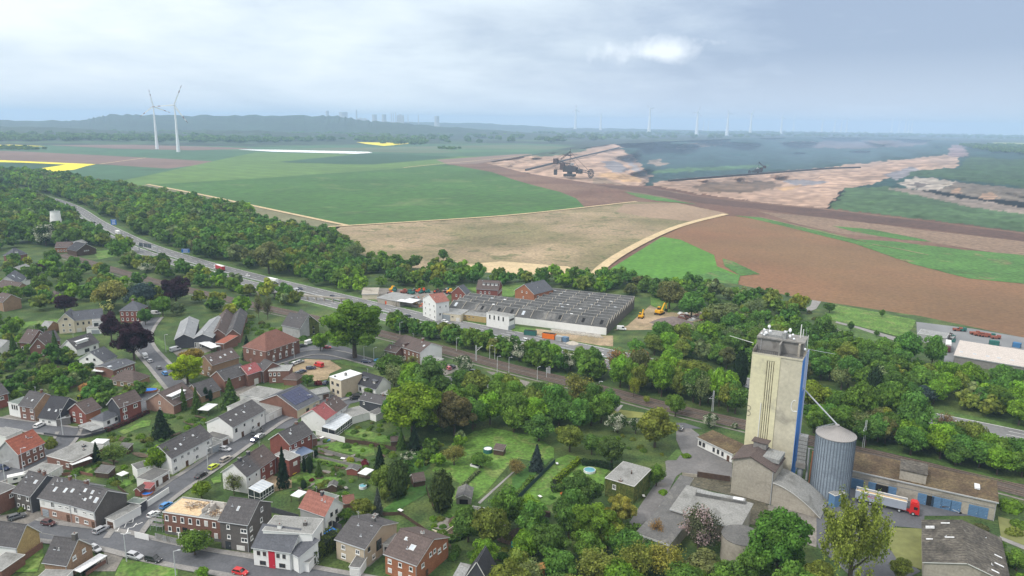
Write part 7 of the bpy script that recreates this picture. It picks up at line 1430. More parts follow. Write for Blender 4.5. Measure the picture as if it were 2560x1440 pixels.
for a in[(884,812,80,'big',(.062,.135,.018),'huge round bright green tree crown between the square and the motorway',.80),(1030,1018,72,'big',(.100,.170,.018),'big rounded yellow green tree, brightest in the middle of the picture',.85),(1136,1028,50,'big','n','brownish tree touching the brightest yellow green one',1.0),(466,920,40,'big',(.15,.23,.012),'vivid lime green tree beside the left street',.85),(482,893,26,'mid',(.19,.16,.045),'orange green tree just behind the vivid lime one',.9),(275,815,23,'mid','p','smaller copper beech left of the big one',1.35),(331,845,43,'big','p','big dark purple copper beech above the left street',1.05),(160,757,22,'mid','p','dark purple tree left of the cream villa roof',.95),(437,722,34,'big','p','broad purple tree near the railway behind the brick villa',.95),(94,672,14,'mid','p','small purple tree beside the white gabled house, far left',.9),(275,732,34,'mid',(.15,.165,.06),'pale yellowish green tree above the cream villa',.95),(270,764,22,'yellowb','w','tree dotted with pale yellow blossom behind the villa roof',.8),(405,762,20,'mid','g','dense round dark green tree right of the brick villa',1.15),(362,790,17,'mid','e','small green tree in front of the brick villa',1.1),(350,735,34,'mid','u','broad blue green cedar between the purple tree and the brick villa',.8),(136,855,12,'cone','d','slim dark conifer in front of the brown brick cluster',2.6),(32,862,15,'cone','d','dark conifer near the left edge below the parked black car',1.8),(125,938,28,'mid','g','round green garden tree left of the oval pool',.95),(220,966,25,'bush',(.30,.185,.085),'round pinkish orange bush in the left gardens',.8),(575,982,27,'cone','d','big broad dark conifer behind the long white terraced pair',1.45),(490,1000,15,'cone','d','dark conifer beside the long white dormer',2.3),(457,996,13,'cone','d','second dark conifer left beside the long white dormer',2.3),(514,985,6,'column','c','thin dark column conifer by the carport, left one',3),(526,988,5,'column','c','thin dark column conifer by the carport, right one',3),(402,1058,30,'cone','c','very dark broad conifer above the long white house',1.2),(617,868,18,'cone','c','dark conifer left of the terracotta roofed building',1.7),(640,880,14,'cone','c','dark conifer hugging the wall of the terracotta building',1.6),(800,853,18,'mid','b','small fresh green tree standing in the square',1.2),(795,958,13,'bush',(.10,.02,.03),'dark red shrub beside the cream cube house',.9),(768,950,14,'mid','d','green tree left of the dark red shrub',.9),(967,892,12,'white','w','white flowering shrub tree left of the station house',1.2),(1000,897,13,'white','w','low white flowering tree in front of the station house',.7),(1033,903,20,'bare','o','thin twiggy brownish tree in front of the station house wall',.9),(1080,938,40,'mid',(.050,.105,.035),'dense green tree between the small parking lots',1.0),(985,935,28,'loose','s','pale grey green willow near the black roofed house',.9),(1162,908,25,'white','w','hawthorn with white blossom beside the railway lots',.9),(1190,960,36,'mid','o','olive green tree right of the dense green one',.9),(1245,985,32,'mid','g','green tree behind the brownish crown',1.0),(1225,1020,34,'mid','b','fresh green tree right of the brownish crown',1.0),(922,978,12,'mid','g','small green tree in front of the black roofed white house',.8),(872,985,12,'bush','b','yellow green shrub at the cream cube house',.9),(1273,862,26,'white','w','hawthorn in white blossom at the motorway embankment, left one',.9),(1297,880,22,'white','w','hawthorn in white blossom at the motorway embankment, right one',.9),(1427,902,23,'white','w','bright white hawthorn beside the dark grey motorway car',.95),(1448,880,12,'loose','l','thin yellow green tree just behind the bright white hawthorn',1.4),(1545,905,40,'bare',(.14,.09,.05),'leafless brown tree in front of the motorway, left one',.95),(1600,905,42,'bare',(.14,.085,.05),'leafless brown tree in front of the motorway, right one',.95),(1680,905,28,'mid',(.085,.175,.03),'light green tree against the dark wood left of the tower',1.2),(1740,935,33,'mid','o','olive tree left of the tower by the motorway',1.1),(1772,955,18,'mid','b','light green slim tree by the grey motorway stretch',1.5),(1852,925,17,'column','c','tall dark ivy covered tree directly left of the tower',3.2),(1585,965,13,'loose','l','slender yellowish tree standing beside the rails',1.9),(1616,998,8,'loose','l','tiny yellowish sapling beside the rails',1.2),(1449,978,44,'loose',(.10,.115,.035),'large olive tree above the round dome shaped one',.95),(1385,1003,38,'mid','e','dark green tree left of the fresh green one',1.0),(1330,1000,34,'mid','o','olive green tree above the dome shaped one',.9),(1448,1035,32,'mid',(.055,.14,.035),'fresh bluish green tree right of the dome shaped tree',1.1),(1348,1068,37,'mid',(.045,.105,.03),'perfectly dome shaped round green tree above the meadow',.75),(1425,1092,34,'mid','o','rounded olive tree at the right end of the meadow',.9),(1285,1045,30,'mid','g','green tree left above the dome shaped one',1.0),(1640,1065,46,'mid',(.105,.130,.028),'broad olive green tree left of the silo yard entrance',.95),(1545,1056,28,'white','w','white hawthorn beside the dry grass patch, left one',.8),(1590,1062,24,'white','w','white hawthorn beside the dry grass patch, right one',.8),(1778,1050,21,'white','w','white flowering tree by the rails left of the tower',.75),(1838,1064,9,'white','w','small white flowering bush at the foot of the tower',.8),(1690,1010,22,'mid',(.08,.15,.03),'fresh green tree above the silo yard entrance',1.2),(1530,1127,35,'mid',(.055,.105,.035),'dome shaped tree right of the rounded olive one',.85),(1480,1110,24,'mid','d','dark green tree between the dome and the rounded olive',.9),(1342,1143,23,'cone','u','blue grey conifer standing on the meadow',1.5),(1135,1135,27,'loose',(.15,.15,.055),'loose ochre green tree on the meadow',.85),(1200,1150,22,'mid','g','low round green tree beside the small white trough',.65),(1290,1165,22,'loose',(.14,.13,.06),'brownish apple tree on the long garden',.7),(1020,1140,17,'white','w','white blossoming tree among the garden conifers',.8),(1048,1160,12,'mid','b','light green small tree right of the white blossoming one',.9),(949,1142,17,'cone','c','dark conifer near the red garden shrub',1.9),(995,1195,26,'column',(.032,.058,.018),'large dark oval conifer left of the open garden house',2.0),(1105,1228,31,'column',(.034,.056,.018),'large dark oval conifer right of the open garden house',1.8),(944,1253,18,'cone',(.075,.10,.115),'silvery blue spruce behind the beige house',2.0),(1035,1093,20,'cone','c','dark conifer at the end of the upper garden',1.6),(1003,1098,16,'cone','d','second dark conifer at the end of the upper garden',1.6),(962,1235,14,'mid','o','small olive tree next to the silvery spruce',1.3),(960,1200,30,'mid',(.09,.14,.03),'light green tree between red pergola and oval conifer',1.0),(865,1285,17,'mid','g','round green tree between salmon roof and beige house',.9),(910,1270,25,'mid','o','olive tree above the beige house roof',.9),(706,1168,19,'cone','c','tall dark spruce in front of the red brick semi detached house',2.9),(774,1162,8,'column','c','narrow dark conifer by the lawn, tallest of the small ones',2.8),(760,1162,5,'column','c','very thin dark conifer left of the narrow one',4),(797,1174,13,'cone','d','cone shaped dark bush right of the narrow conifer',1.5),(759,1212,8,'column','c','small dark column conifer on the middle lawn',1.6),(790,1221,6,'cone','d','little pointed conifer on the middle lawn',2.0),(789,1133,6,'column','c','small dark conifer at the fence corner',1.8),(833,1174,4,'column','d','tiny conifer on the lower lawn',1.6),(779,1199,8,'bush','r','small crimson maple bush on the middle lawn',1),(915,1155,13,'bush','r','bright crimson shrub beside the upper lawn',1),(877,1147,12,'bush','y','yellow green shrub left of the crimson one',.9),(820,1188,8,'bush','s','round grey green shrub on the middle lawn edge',.9),(240,1128,15,'cone','c','dark conifer at the corner of the flat bungalow',1.7),(282,1133,30,'loose',(.085,.15,.045),'fresh green shrubby tree beside the flat bungalow',.75),(393,1143,27,'mid',(.10,.18,.015),'bright green ivy clad tree at the gable of the long white house',1.15),(502,1222,23,'mid',(.10,.175,.018),'clipped round bright green tree at the sloping street',.78),(583,1207,26,'bare',(.11,.15,.06),'thin young tree in front of the white semi detached gable',1.1),(485,1355,33,'mid','g','green bushy tree in front of the demolished house',.85),(425,1290,13,'mid','l','green climber on the left end of the demolished house',1),(197,1178,20,'bush','g','green shrub in front of the white terrace roof',.8),(505,1432,16,'mid','b','small round green tree at the bottom edge',.9),(60,1270,15,'bush','o','olive shrub before the dark slate house',.9),(125,1108,20,'bush','o','rounded brown green hedge bush right of the red roof',1.2),(1642,1188,23,'mid','g','round green tree right of the ivy covered house',1.0),(1658,1230,13,'bush','b','small round clipped bush by the lean-to',.9),(1452,1228,52,'big',(.055,.115,.030),'large dark green tree left of the ivy covered house',.85),(1485,1310,55,'big',(.085,.170,.025),'large fresh green tree below the ivy covered house',1.0),(1553,1272,36,'big',(.155,.165,.040),'yellowish spring tree below the ivy covered house',1.0),(1520,1330,40,'mid','l','yellow green tree right of the large fresh green one',1.0),(1640,1322,22,'bare',(.17,.11,.045),'thin ochre tree in front of the dark lean-to roof',1.5),(1692,1282,26,'pink','w','pinkish white blossoming tree on the industrial hall roof line',.75),(1750,1320,56,'pink','w','large dusky pink brown tree in front of the industrial hall',.95),(1735,1275,22,'mid','l','light green tree top behind the dusky pink crown',.9),(1850,1345,14,'mid','d','dark green bush at the corner of the industrial hall',1),(1490,1415,52,'loose',(.12,.15,.04),'olive tree at the bottom edge, left of three',.75),(1590,1405,48,'loose',(.12,.155,.04),'olive tree at the bottom edge, middle of three',.9),(1665,1400,46,'loose',(.13,.15,.04),'olive tree at the bottom edge, right of three',.8),(1765,1415,46,'mid','m','brownish grey green tree at the bottom edge',.8),(1950,1350,78,'big',(.060,.150,.028),'very large fresh green tree in front of the concrete block at the bottom',.95),(1900,1400,40,'mid','g','green crown beside the round grey tank',.9),(2138,1352,104,'feather',(.135,.180,.042),'very large yellowish olive willow hiding the lorry trailer',1.4),(2250,1420,26,'mid','o','olive bush at the bottom edge right of the willow',.9),(2530,1262,34,'bush','b','green bush right of the long warehouse',.7),(2545,1400,26,'mid','g','green tree in the bottom right corner',.9),(2550,1310,22,'bush','g','green bush along the right edge below the rails',.8),(2285,1040,42,'mid',(.060,.135,.035),'green tree right of the round silo by the motorway',1.3),(2150,1010,38,'mid',(.075,.150,.030),'light green tall tree behind the round silo, left one',1.4),(2225,1000,38,'mid',(.080,.155,.030),'light green tall tree behind the round silo, right one',1.3),(2185,970,19,'column','c','tall dark ivy covered tree between two light green ones',3.0),(2270,1030,20,'mid','y','yellow green slim tree right of the light green pair',1.5),(2030,990,38,'mid',(.10,.145,.022),'olive green round tree right of the tower',.95),(2310,985,26,'mid','u','bluish green round bush in the wood right of the tower',.8),(2360,1055,34,'bare',(.14,.10,.06),'leafless brownish tree before the right motorway',.8),(2060,820,26,'mid','d','dark tall tree at the left edge of the fenced meadow',1.1),(2092,835,17,'white','w','white flowering tree above the wood beside the gravel path',.8),(2268,868,32,'mid','e','round dark green tree below the grey workshop, left one',1.1),(2335,875,28,'mid','e','round dark green tree below the grey workshop, right one',1.2),(2206,782,7,'mid','g','small tree at the far hedge of the fenced meadow, biggest',1.2),(2192,833,6,'mid','d','small tree standing beside the gravel path',1.2),(2128,815,8,'mid','d','tree at the bend of the gravel path',1.3),(2075,768,14,'mid','d','dark shrub group at the field corner',.8),(1108,636,10,'mid','d','taller dark tree standing above the bushes at the bare field',1.4),(885,632,23,'loose','s','grey green willow at the right end of the wood',1.1),(670,640,36,'mid','m','brownish green tree in the wood beside the motorway',.95),(722,655,20,'mid','g','green tree below the brownish one beside the motorway',.95),(112,585,30,'white','w','grey white flowering chestnut below the windmill tower',.85),(365,668,18,'white','w','white flowering tree beside the distant railway',.6),(645,762,14,'bare','m','leafless poplar by the railway, left one',2.3),(668,768,16,'bare','m','leafless poplar by the railway, right one',1.8),(1675,735,36,'mid','m','brown green tree behind the factory',.8),(1730,760,32,'mid','e','dark green tree right of the yellow excavator',.9),(1890,768,28,'loose','s','grey willow bush near the brown field',.8),(1820,790,38,'mid','s','grey green willow above the dense wood',.8),(1590,868,22,'mid',(.07,.16,.03),'light green tree at the left end of the dense wood',.9),]:T(a[0],a[1],a[2],a[3],a[4],a[5],vs=a[6])
def S_(poly,sp,rr_,kinds,label,group,**k):return scatter(poly,sp,rr_,kinds,label,group,**k)
MX=[('mid','g',5),('mid','d',3),('mid','e',4),('mid','o',1.8),('mid','b',2.2),('loose','s',1),('mid','m',.5),('mid','l',.6)]
BX=[('bush','g',4),('bush','d',2),('bush','o',2),('bush','b',2),('bush','e',2),('bush','m',.8)]
S_([(960,808),(1060,832),(1180,858),(1300,884),(1420,912),(1520,936),(1520,972),(1400,950),(1260,912),(1100,868),(980,838)],4.8,(3.0,4.8),MX,'tree in the belt between motorway and railway','trees between motorway and railway',mwgap=15.5,rlgap=6.5,tshr=.5,vs=(1.0,1.4))
S_([(1520,925),(1660,955),(1850,1000),(1850,1060),(1700,1020),(1520,975)],5.8,(4.0,6.2),MX,'tree in the railway thicket left of the tower','thicket left of the tower',mwgap=15.5,rlgap=7,tshr=.45,vs=(1.05,1.45))
S_([(2020,1040),(2240,1085),(2430,1128),(2600,1165),(2600,1235),(2400,1180),(2180,1130),(2020,1095)],5.8,(3.8,6.0),MX,'tree in the railway thicket right of the silo','thicket right of the silo',mwgap=16,rlgap=7,tshr=.45,vs=(.8,1.1))
S_([(1570,885),(1620,860),(1700,850),(1850,835),(2010,860),(2140,892),(2250,925),(2420,958),(2700,1000),(2700,1110),(2560,1080),(2400,1050),(2200,1005),(2010,968),(1800,930),(1640,905)],8.2,(4.2,6.2),MX,'tree in the dense wood beyond the motorway','dense wood beyond the motorway',mwgap=19,tshr=.5)
S_([(960,700),(1040,690),(1180,690),(1320,700),(1420,705),(1500,700),(1640,712),(1800,735),(2000,775),(2010,800),(1900,795),(1800,770),(1700,760),(1640,748),(1560,738),(1440,732),(1380,722),(1130,712),(980,718)],11,(4.0,6.5),MX,'tree in the row between the fields and the factory','tree row behind the factory',tshr=.5)
S_([(900,650),(1000,660),(1100,668),(1180,690),(1130,730),(1000,735),(900,700)],11,(3.5,6),MX,'tree in the open scrub left of the red brick blocks','trees in the scrub by the bare field',tshr=.5,maxn=34)
S_([(1740,790),(1900,800),(2050,820),(2150,860),(2260,890),(2100,885),(1900,850),(1760,830)],12,(3.5,5.5),MX,'tree in the scrub above the dense wood','trees above the dense wood',tshr=.5,maxn=30)
S_([(520,545),(640,560),(830,590),(900,640),(900,740),(760,712),(640,688),(580,668),(700,640)],11,(4.8,7.2),MX,'tree in the wood right beside the far carriageway','wood beside the far carriageway',tshr=.5)
S_([(330,655),(440,672),(560,706),(700,745),(820,778),(810,800),(680,768),(560,745),(470,720),(300,675)],10,(3.5,6),MX,'tree on the bank between motorway and distant railway','bank of the distant railway',mwgap=20,rlgap=9,tshr=.5)
S_([(-40,600),(120,640),(290,700),(420,735),(560,765),(640,780),(600,800),(480,800),(380,785),(300,790),(180,770),(60,780),(-60,760)],15,(4,6),MX,'tree among the houses at the far left','trees of the far left quarter',tshr=.55)
S_([(-30,790),(110,830),(150,880),(260,925),(330,965),(380,1000),(300,1025),(200,1010),(60,1015),(-40,990)],8.5,(2.2,3.8),MX,'small garden tree in the left gardens','garden trees at the left',tshr=.6,maxn=60)
S_([(960,940),(1080,975),(1250,985),(1500,1030),(1560,1060),(1500,1085),(1300,1070),(1180,1075),(1100,1080),(960,1060)],8.2,(4.2,6.2),MX,'tree in the grove between gardens and railway','grove by the railway',tshr=.5)
S_([(1060,1090),(1180,1080),(1160,1120),(1080,1190),(1000,1240),(960,1260),(1000,1130)],6.5,(1.6,3.0),MX,'small tree between the gardens and the meadow','trees along the meadow edge',maxn=26)
S_([(1180,1330),(1290,1300),(1420,1300),(1500,1390),(1800,1440),(2060,1440),(2060,1560),(1180,1560),(1150,1400)],8.5,(3.4,5.6),MX,'tree in the thicket along the bottom edge','thicket at the bottom',maxn=85,tshr=.5)
for pl,n,sp,lb in[([(720,1085),(1000,1110),(960,1210),(860,1240),(740,1250),(700,1190)],50,4.2,'small garden shrub around the lawns below the red brick house'),([(200,1090),(420,1080),(420,1150),(330,1230),(230,1190)],34,4,'small garden shrub behind the terraced row'),([(960,1030),(1160,1080),(1100,1150),(1000,1110),(880,1085),(870,1040)],26,4.5,'small shrub in the upper gardens'),([(1060,1290),(1290,1290),(1350,1440),(1080,1400)],60,3.4,'shrub in the wild garden at the bottom'),([(1300,1270),(1380,1180),(1450,1190),(1440,1330)],14,4.5,'shrub beside the pool garden'),([(1560,1130),(1740,1150),(1680,1080),(1500,1090)],12,5,'shrub on the bank above the silo yard'),([(-20,860),(130,870),(330,960),(330,1040),(-20,1010)],50,5,'leafy shrub in the left gardens'),([(400,1000),(520,1000),(560,1080),(430,1110),(380,1060)],26,4.5,'shrub in the garden of the long white house'),([(1780,720),(2000,745),(2070,790),(1960,830),(1750,790)],30,9,'bush on the strip beside the brown field'),([(2000,870),(2040,860),(2120,890),(2260,930),(2200,960),(2020,930)],16,8,'bush in front of the dense wood right of the tower'),([(1280,910),(1500,968),(1860,1045),(1850,1064),(1500,990),(1280,935)],30,6,'low bush on the railway embankment'),([(560,780),(740,815),(840,850),(760,860),(600,830)],24,6,'bush behind the depot and square'),([(2400,1290),(2560,1330),(2600,1500),(2480,1400)],8,6,'bush beside the big barn')]:
 scatter(pl,sp,(.9,2.0)if sp<6 else(1.6,3.0),BX,lb,lb.replace('small ','').replace('shrub','shrubs').replace('bush ','bushes '),maxn=n,tshr=.55)
O(0,720)
hedge([(560,750),(760,785),(930,765)],2.0,2.2,'c','dark clipped hedge below the white gabled house lawn');hedge([(640,890),(780,850),(930,800)],2.4,2.6,'d','tall dark hedge running down to the low dark roofed house');hedge([(780,1120),(900,1070),(1060,1010)],1.4,1.6,'y','bright yellow green clipped hedge behind the red brick houses');hedge([(1060,1440),(1240,1370),(1480,1250)],1.6,1.3,(.10,.035,.035),'dark red hedge along the street below the dark red house');hedge([(80,940),(220,900),(420,880)],3,2.4,'c','very dark hedge across the left gardens')
O(640,1080)
hedge([(525,1330),(620,1240),(800,1110)],4.5,4.2,(.085,.115,.022),'huge clipped green hedge between the modern white and the beige house',dens=7,leaf=.32)
hedge([(1690,340),(1880,215)],1.0,1.3,'o','thin hedge between the meadow and shrubs');hedge([(2060,560),(2230,400)],1.0,1.0,'s','thin grey green hedge beside the meadow');hedge([(620,300),(860,360)],.8,.8,'g','low hedge between the two small lawns');hedge([(1900,1120),(2040,1080),(2120,1000)],1.0,1.2,'d','dark hedge beside the pond basin')
O(1280,1080)
hedge([(425,525),(675,300)],1.6,1.8,(.17,.25,.015),'bright yellow green hedge left of the round pool');hedge([(700,330),(860,345),(1000,380)],1.6,2.0,(.022,.050,.020),'dark green hedge behind the round pool');hedge([(400,600),(530,580)],2.0,2.0,'d','short dark hedge at the end of the yellow one')
hedge([(40,1480),(240,1270)],1.6,1.6,'g','green hedge left of the playground tower');hedge([(-100,780),(60,640),(200,470)],1.4,1.3,'g','green hedge left of the dark garden fence')
hedge([(1290,1010),(1200,990),(1120,1020)],2.5,2.0,'g','green bush row at the end of the concrete drive')
wallp([(0,740),(170,570),(430,310)],1.6,mat('green_mesh',(.02,.045,.045),var=.2),'dark green mesh fence running diagonally between the gardens','garden_fence','fence',.08)
wallp([(-10,1150),(110,1185),(250,1210)],1.8,mat('turquoise_screen',(.05,.33,.30),var=.15),'turquoise privacy screen at the bottom garden','privacy_screen','fence',.08)
def pool(c,r,wallc,water,label,sx=1.0,h=1.0,rz=0.0,name='pool',cat='pool'):
 w=G(c,GZ);t=empty(name,(w.x,w.y,GZ),rz,label,cat);mb=MB();mb.lathe([(r,0),(r,h),(r*.93,h),(r*.93,h-.15)],wallc,28);o=mb.obj('rim',t,scale=(sx,1,1));mb=MB();mb.lathe([(r*.92,h-.3),(r*.92,h-.12),(.05,h-.1)],water,28);mb.obj('water',t,scale=(sx,1,1))
wat=mat('pool_water',(.10,.30,.36),var=.2,rough=.1);cov=mat('blue_cover',(.02,.16,.55),var=.15)
pool((775,400),2.0,B_['rwhite'],wat,'round above ground pool with pale rim on the lawn by the ivy house',h=.9)
O(0,1080);pool((1475,628),1.7,B_['bora'],cov,'round pool with bright blue cover and wooden rim beside the red shed',h=.9)
shed((1345,580),(1400,590),2.4,2.0,2.8,'bred','rbrown','small dark red garden shed left of the round blue pool','x');shed((1400,560),(1500,570),2.4,2.0,2.6,'bred','rmetr','small shed with red sheet roof right beside the blue pool','s')
canopy((1160,420),(1215,440),(1283,405),2.2,'rwhite','white garden gazebo roof between shrubs behind the row','gazebo','gazebo');shed((1170,165),(1270,175),3,1.9,2.6,'wood','rtar','small dark shed in the garden right of the fresh green shrub','s')
shed((950,400),(1080,415),3.2,1.8,2.6,'wood','rtar','dark low sheds in the garden behind the terraced row','s')
w=G((195,500),GZ);t=empty('caravan',(w.x,w.y,ZL),.6,'white camper van by the dark slate house','camper van');mb=MB();mb.box((-3,-1.1,.5),(3,1.1,2.7),frw);mb.obj('body',t);mb=MB();mb.box((-1.5,-1.14,1.5),(-.3,-1.1,2.1),glz);mb.box((.6,-1.14,1.5),(1.6,-1.1,2.1),glz);mb.obj('window',t);mb=MB();mb.tube((1.5,-1.0,.35),(1.5,1.0,.35),.35,.35,tyre,10);mb.tube((-1.6,-1.0,.35),(-1.6,1.0,.35),.35,.35,tyre,10);mb.obj('wheel',t)
O(0,720);pool((1475,1040),2.2,B_['bora'],cov,'oval pool with blue cover and wooden rim below the brown bungalow',sx=1.9,h=1.1,rz=.25)
O(640,720);pool((1228,735),2.6,ctm,mat('trampoline_blue',(.10,.30,.60)),'blue trampoline with net left of the white flowering tree',h=.9,name='trampoline',cat='trampoline')
O(640,1080);pool((2318,205),1.6,ctm,B_['rwhite'],'dark green water tank with pale lid on the meadow',h=1.6,name='water_tank',cat='tank')
w=G((2190,350),GZ);mb=MB();mb.box((-1.6,-.6,0),(1.6,.6,.8),frw);mb.box((-1.4,-.45,.8),(1.4,.45,.82),blackm);setp(mb.obj('trough',loc=(w.x,w.y,GZ),rz=-.5),'white trough beside the low round tree on the meadow','trough')
pool((1068,560),1.2,B_['rwhite'],wat,'small round white and teal tank beside the red pergola',h=.9,name='water_tank',cat='tank')
w=G((745,1045),GZ);t=empty('trailer',(w.x,w.y,GZ),.9,'trailer under a bright blue tarpaulin beside the white flat roofed block','trailer');mb=MB();mb.box((-1.6,-.9,.6),(1.6,.9,1.7),cov);mb.box((-1.3,-.7,1.7),(1.2,.7,2.0),cov);mb.obj('tarpaulin',t);mb=MB();mb.tube((0,-1,.35),(0,1,.35),.35,.35,tyre,10);mb.obj('wheel',t)
def lounge(c,label,m,s=1.0,name='garden_furniture',cat='garden furniture'):
 w=G(c,GZ);t=empty(name,(w.x,w.y,GZ),R.uniform(0,3),label,cat);mb=MB();mb.box((-.8*s,-.5*s,.6),(.8*s,.5*s,.72),m);mb.obj('table_top',t);mb=MB()
 for x in(-.7,.7):
  for y in(-.4,.4):mb.box((x*s-.05,y*s-.05,0),(x*s+.05,y*s+.05,.6),frd)
 mb.obj('legs',t)
for c,l,m in[((380,430),'yellow bin beside the cube shaped brick extension',mat('bin_yellow',(.75,.55,.02))),((720,100),'small blue paddling tub on the patio',cov),((660,70),'white sunlounger on the patio by the white garden wall',frw),((900,575),'wooden bench at the raised garden bed',B_['wgrey']),((1445,800),'white garden figure on the shaded lawn',frw),((870,280),'white garden swing frame by the grey fence',frw)]:lounge(c,l,m)
O(1280,1080)
for c,l,m in[((690,300),'white step ladder slide at the end of the yellow hedge',frw),((450,330),'small yellow and white toy on the long lawn',B_['rwhite']),((280,660),'ring of white stones on the lawn',frw),((495,630),'orange ball toy on the lawn',mat('toy_orange',(.8,.15,.03))),((1315,655),'white round table beside the ivy house drive',frw)]:lounge(c,l,m,.8)
def playtower():
 w=G((275,1440),GZ);t=empty('play_tower',(w.x,w.y,GZ),.3,'wooden playground tower with orange roof and blue slide at the bottom edge','play tower');wd=mat('play_wood',(.30,.11,.05),var=.2)
 for x in(-.9,.9):
  for y in(-.9,.9):mb=MB();mb.box((x-.08,y-.08,0),(x+.08,y+.08,2.9),wd);mb.obj('post',t)
 mb=MB();mb.box((-1,-1,1.3),(1,1,1.4),wd);mb.box((-1,-1,1.4),(1,-.95,2.0),wd);mb.box((-1,.95,1.4),(1,1,2.0),wd);mb.obj('platform',t)
 rfm=mat('play_roof',(.55,.26,.09),var=.1);mb=MB();mb.face([(-1.2,-1.2,2.8),(1.2,-1.2,2.8),(1.2,0,3.8),(-1.2,0,3.8)],rfm);mb.face([(1.2,1.2,2.8),(-1.2,1.2,2.8),(-1.2,0,3.8),(1.2,0,3.8)],rfm);mb.obj('roof',t)
 mb=MB();mb.face([(-1,-.4,1.35),(-1,.4,1.35),(-3.2,.4,.1),(-3.2,-.4,.1)],cov);mb.box((-1.1,-.5,1.3),(-1.0,.5,1.7),cov);mb.obj('slide',t);mb=MB();mb.tube((1,0,2.3),(3.6,0,2.3),.08,.08,gal,5);mb.tube((3.6,0,2.3),(3.8,-.8,0),.08,.08,gal,5);mb.tube((3.6,0,2.3),(3.8,.8,0),.08,.08,gal,5);mb.obj('swing_frame',t)
playtower()
def ladder_():
 w=G((235,1240),GZ);mb=MB()
 for x in(-.25,.25):mb.tube((x,0,0),(x,1.6,3.6),.06,.06,frw,4)
 for i in range(9):mb.tube((-.25,i*.18,.2+i*.4),(.25,i*.18,.2+i*.4),.04,.04,frw,4)
 setp(mb.obj('ladder',loc=(w.x,w.y,GZ)),'white ladder leaning at the end of the turquoise screen','ladder')
ladder_()
lmp=mat('lamp_post_grey',(.50,.52,.53),rough=.5)
def lamp(base,h,label,arm=1.2,rz=0.0,group='street lamps'):
 w=G(base,GZ);t=empty('street_lamp',(w.x,w.y,GZ),rz,label,'street lamp',group);mb=MB();mb.tube((0,0,0),(0,0,h),.14,.08,lmp,8);mb.tube((0,0,h),(arm,0,h+.2),.07,.06,lmp,6);mb.obj('pole',t);mb=MB();mb.box((arm-.25,-.16,h+.12),(arm+.45,.16,h+.28),lmp);mb.obj('lamp_head',t)
for O_,x,y,h,l in[((0,1080),235,390,8,'pale street lamp in front of the red roofed brick house'),((0,1080),58,540,8,'street lamp near the left edge beside the flat roofs'),((0,1080),632,40,7,'street lamp by the dark fence at the bend'),((0,1080),2082,372,7.5,'street lamp in front of the long white house lawn'),((0,1080),1268,1300,8,'thin street lamp beside the silver estate on the bottom street'),((0,1080),1758,1440,7,'street lamp at the bottom lawn'),((0,720),625,1440,9,'street lamp below the black roofed house'),((0,720),1258,1345,8,'street lamp in front of the dark red brick house'),((0,720),1660,642,9,'white flag pole like lamp by the workshop hall'),((640,720),383,702,8,'street lamp on the pavement by the terracotta building'),((640,720),1082,745,8,'street lamp beside the dark blue car on the lane'),((640,720),1180,740,7,'street lamp left of the blue trampoline'),((640,720),1440,470,7,'platform lamp behind the station house'),((640,720),2005,632,7,'platform lamp right of the station house'),((640,720),2337,712,7,'platform lamp beside the rails, left of a pair'),((640,720),2388,716,7,'platform lamp beside the rails, right of a pair'),((640,720),2412,850,8,'lamp at the small lot beside the railway, left one'),((640,720),2528,880,9,'lamp at the small lot beside the railway, right one'),((1280,720),252,920,6,'platform lamp beside the rails in the middle'),((1280,720),345,900,5,'platform lamp next to the grey switch cabinet'),((1280,720),868,1020,4,'short platform lamp where the rails pass the olive tree'),((640,720),520,1210,6,'lamp in front of the solar house')]:
 O(*O_);lamp((x,y),h,l,rz=R.uniform(-.6,.6))
def mast(base,h,label,s=1,k=1.0):
 w=G(base,GZ);d=RL0[-2]-RL0[5];an=math.atan2(d.y,d.x)+PI/2*s;t=empty('catenary_mast',(w.x,w.y,GZ),an,label,'catenary mast','railway masts');mb=MB();
 for x,y in((-.3,-.3),(.3,-.3),(.3,.3),(-.3,.3)):mb.tube((x,y,0),(x*.5,y*.5,h),.06,.05,lmp,4)
 for i in range(10):z0,z1=h*i/10,h*(i+1)/10;mb.tube((-.28,-.28,z0),(.28,-.28,z1),.035,.035,lmp,3);mb.tube((.28,.28,z0),(-.28,.28,z1),.035,.035,lmp,3)
 mb.obj('lattice_pole',t);mb=MB();mb.tube((0,0,h*.62),(5.2,0,h*.80),.10,.08,frw,5);mb.tube((0,0,h*.8),(5.2,0,h*.80),.05,.05,lmp,4);mb.obj('cantilever',t)
O(1280,720);mast((770,905),9,'catenary mast with white arm by the rails in the middle',-1);mast((2003,1235),9,'catenary mast with white arm left of the tower',-1)
O(640,720);mast((2200,730),8,'catenary mast beside the platform lamps',1)
O(1920,1080);mast((950,165),11,'lattice catenary mast right of the round silo',-1)
O(1280,720);w=G((362,855),GZ);mb=MB();mb.box((-1,-.6,0),(1,.6,2.3),ctg);mb.box((-1.1,-.7,2.3),(1.1,.7,2.45),B_['rflat']);setp(mb.obj('switch_cabinet',loc=(w.x,w.y,GZ)),'pale grey switch cabinet beside the railway','switch cabinet')
sgn=mat('road_sign_blue',(.01,.12,.42),rough=.4)
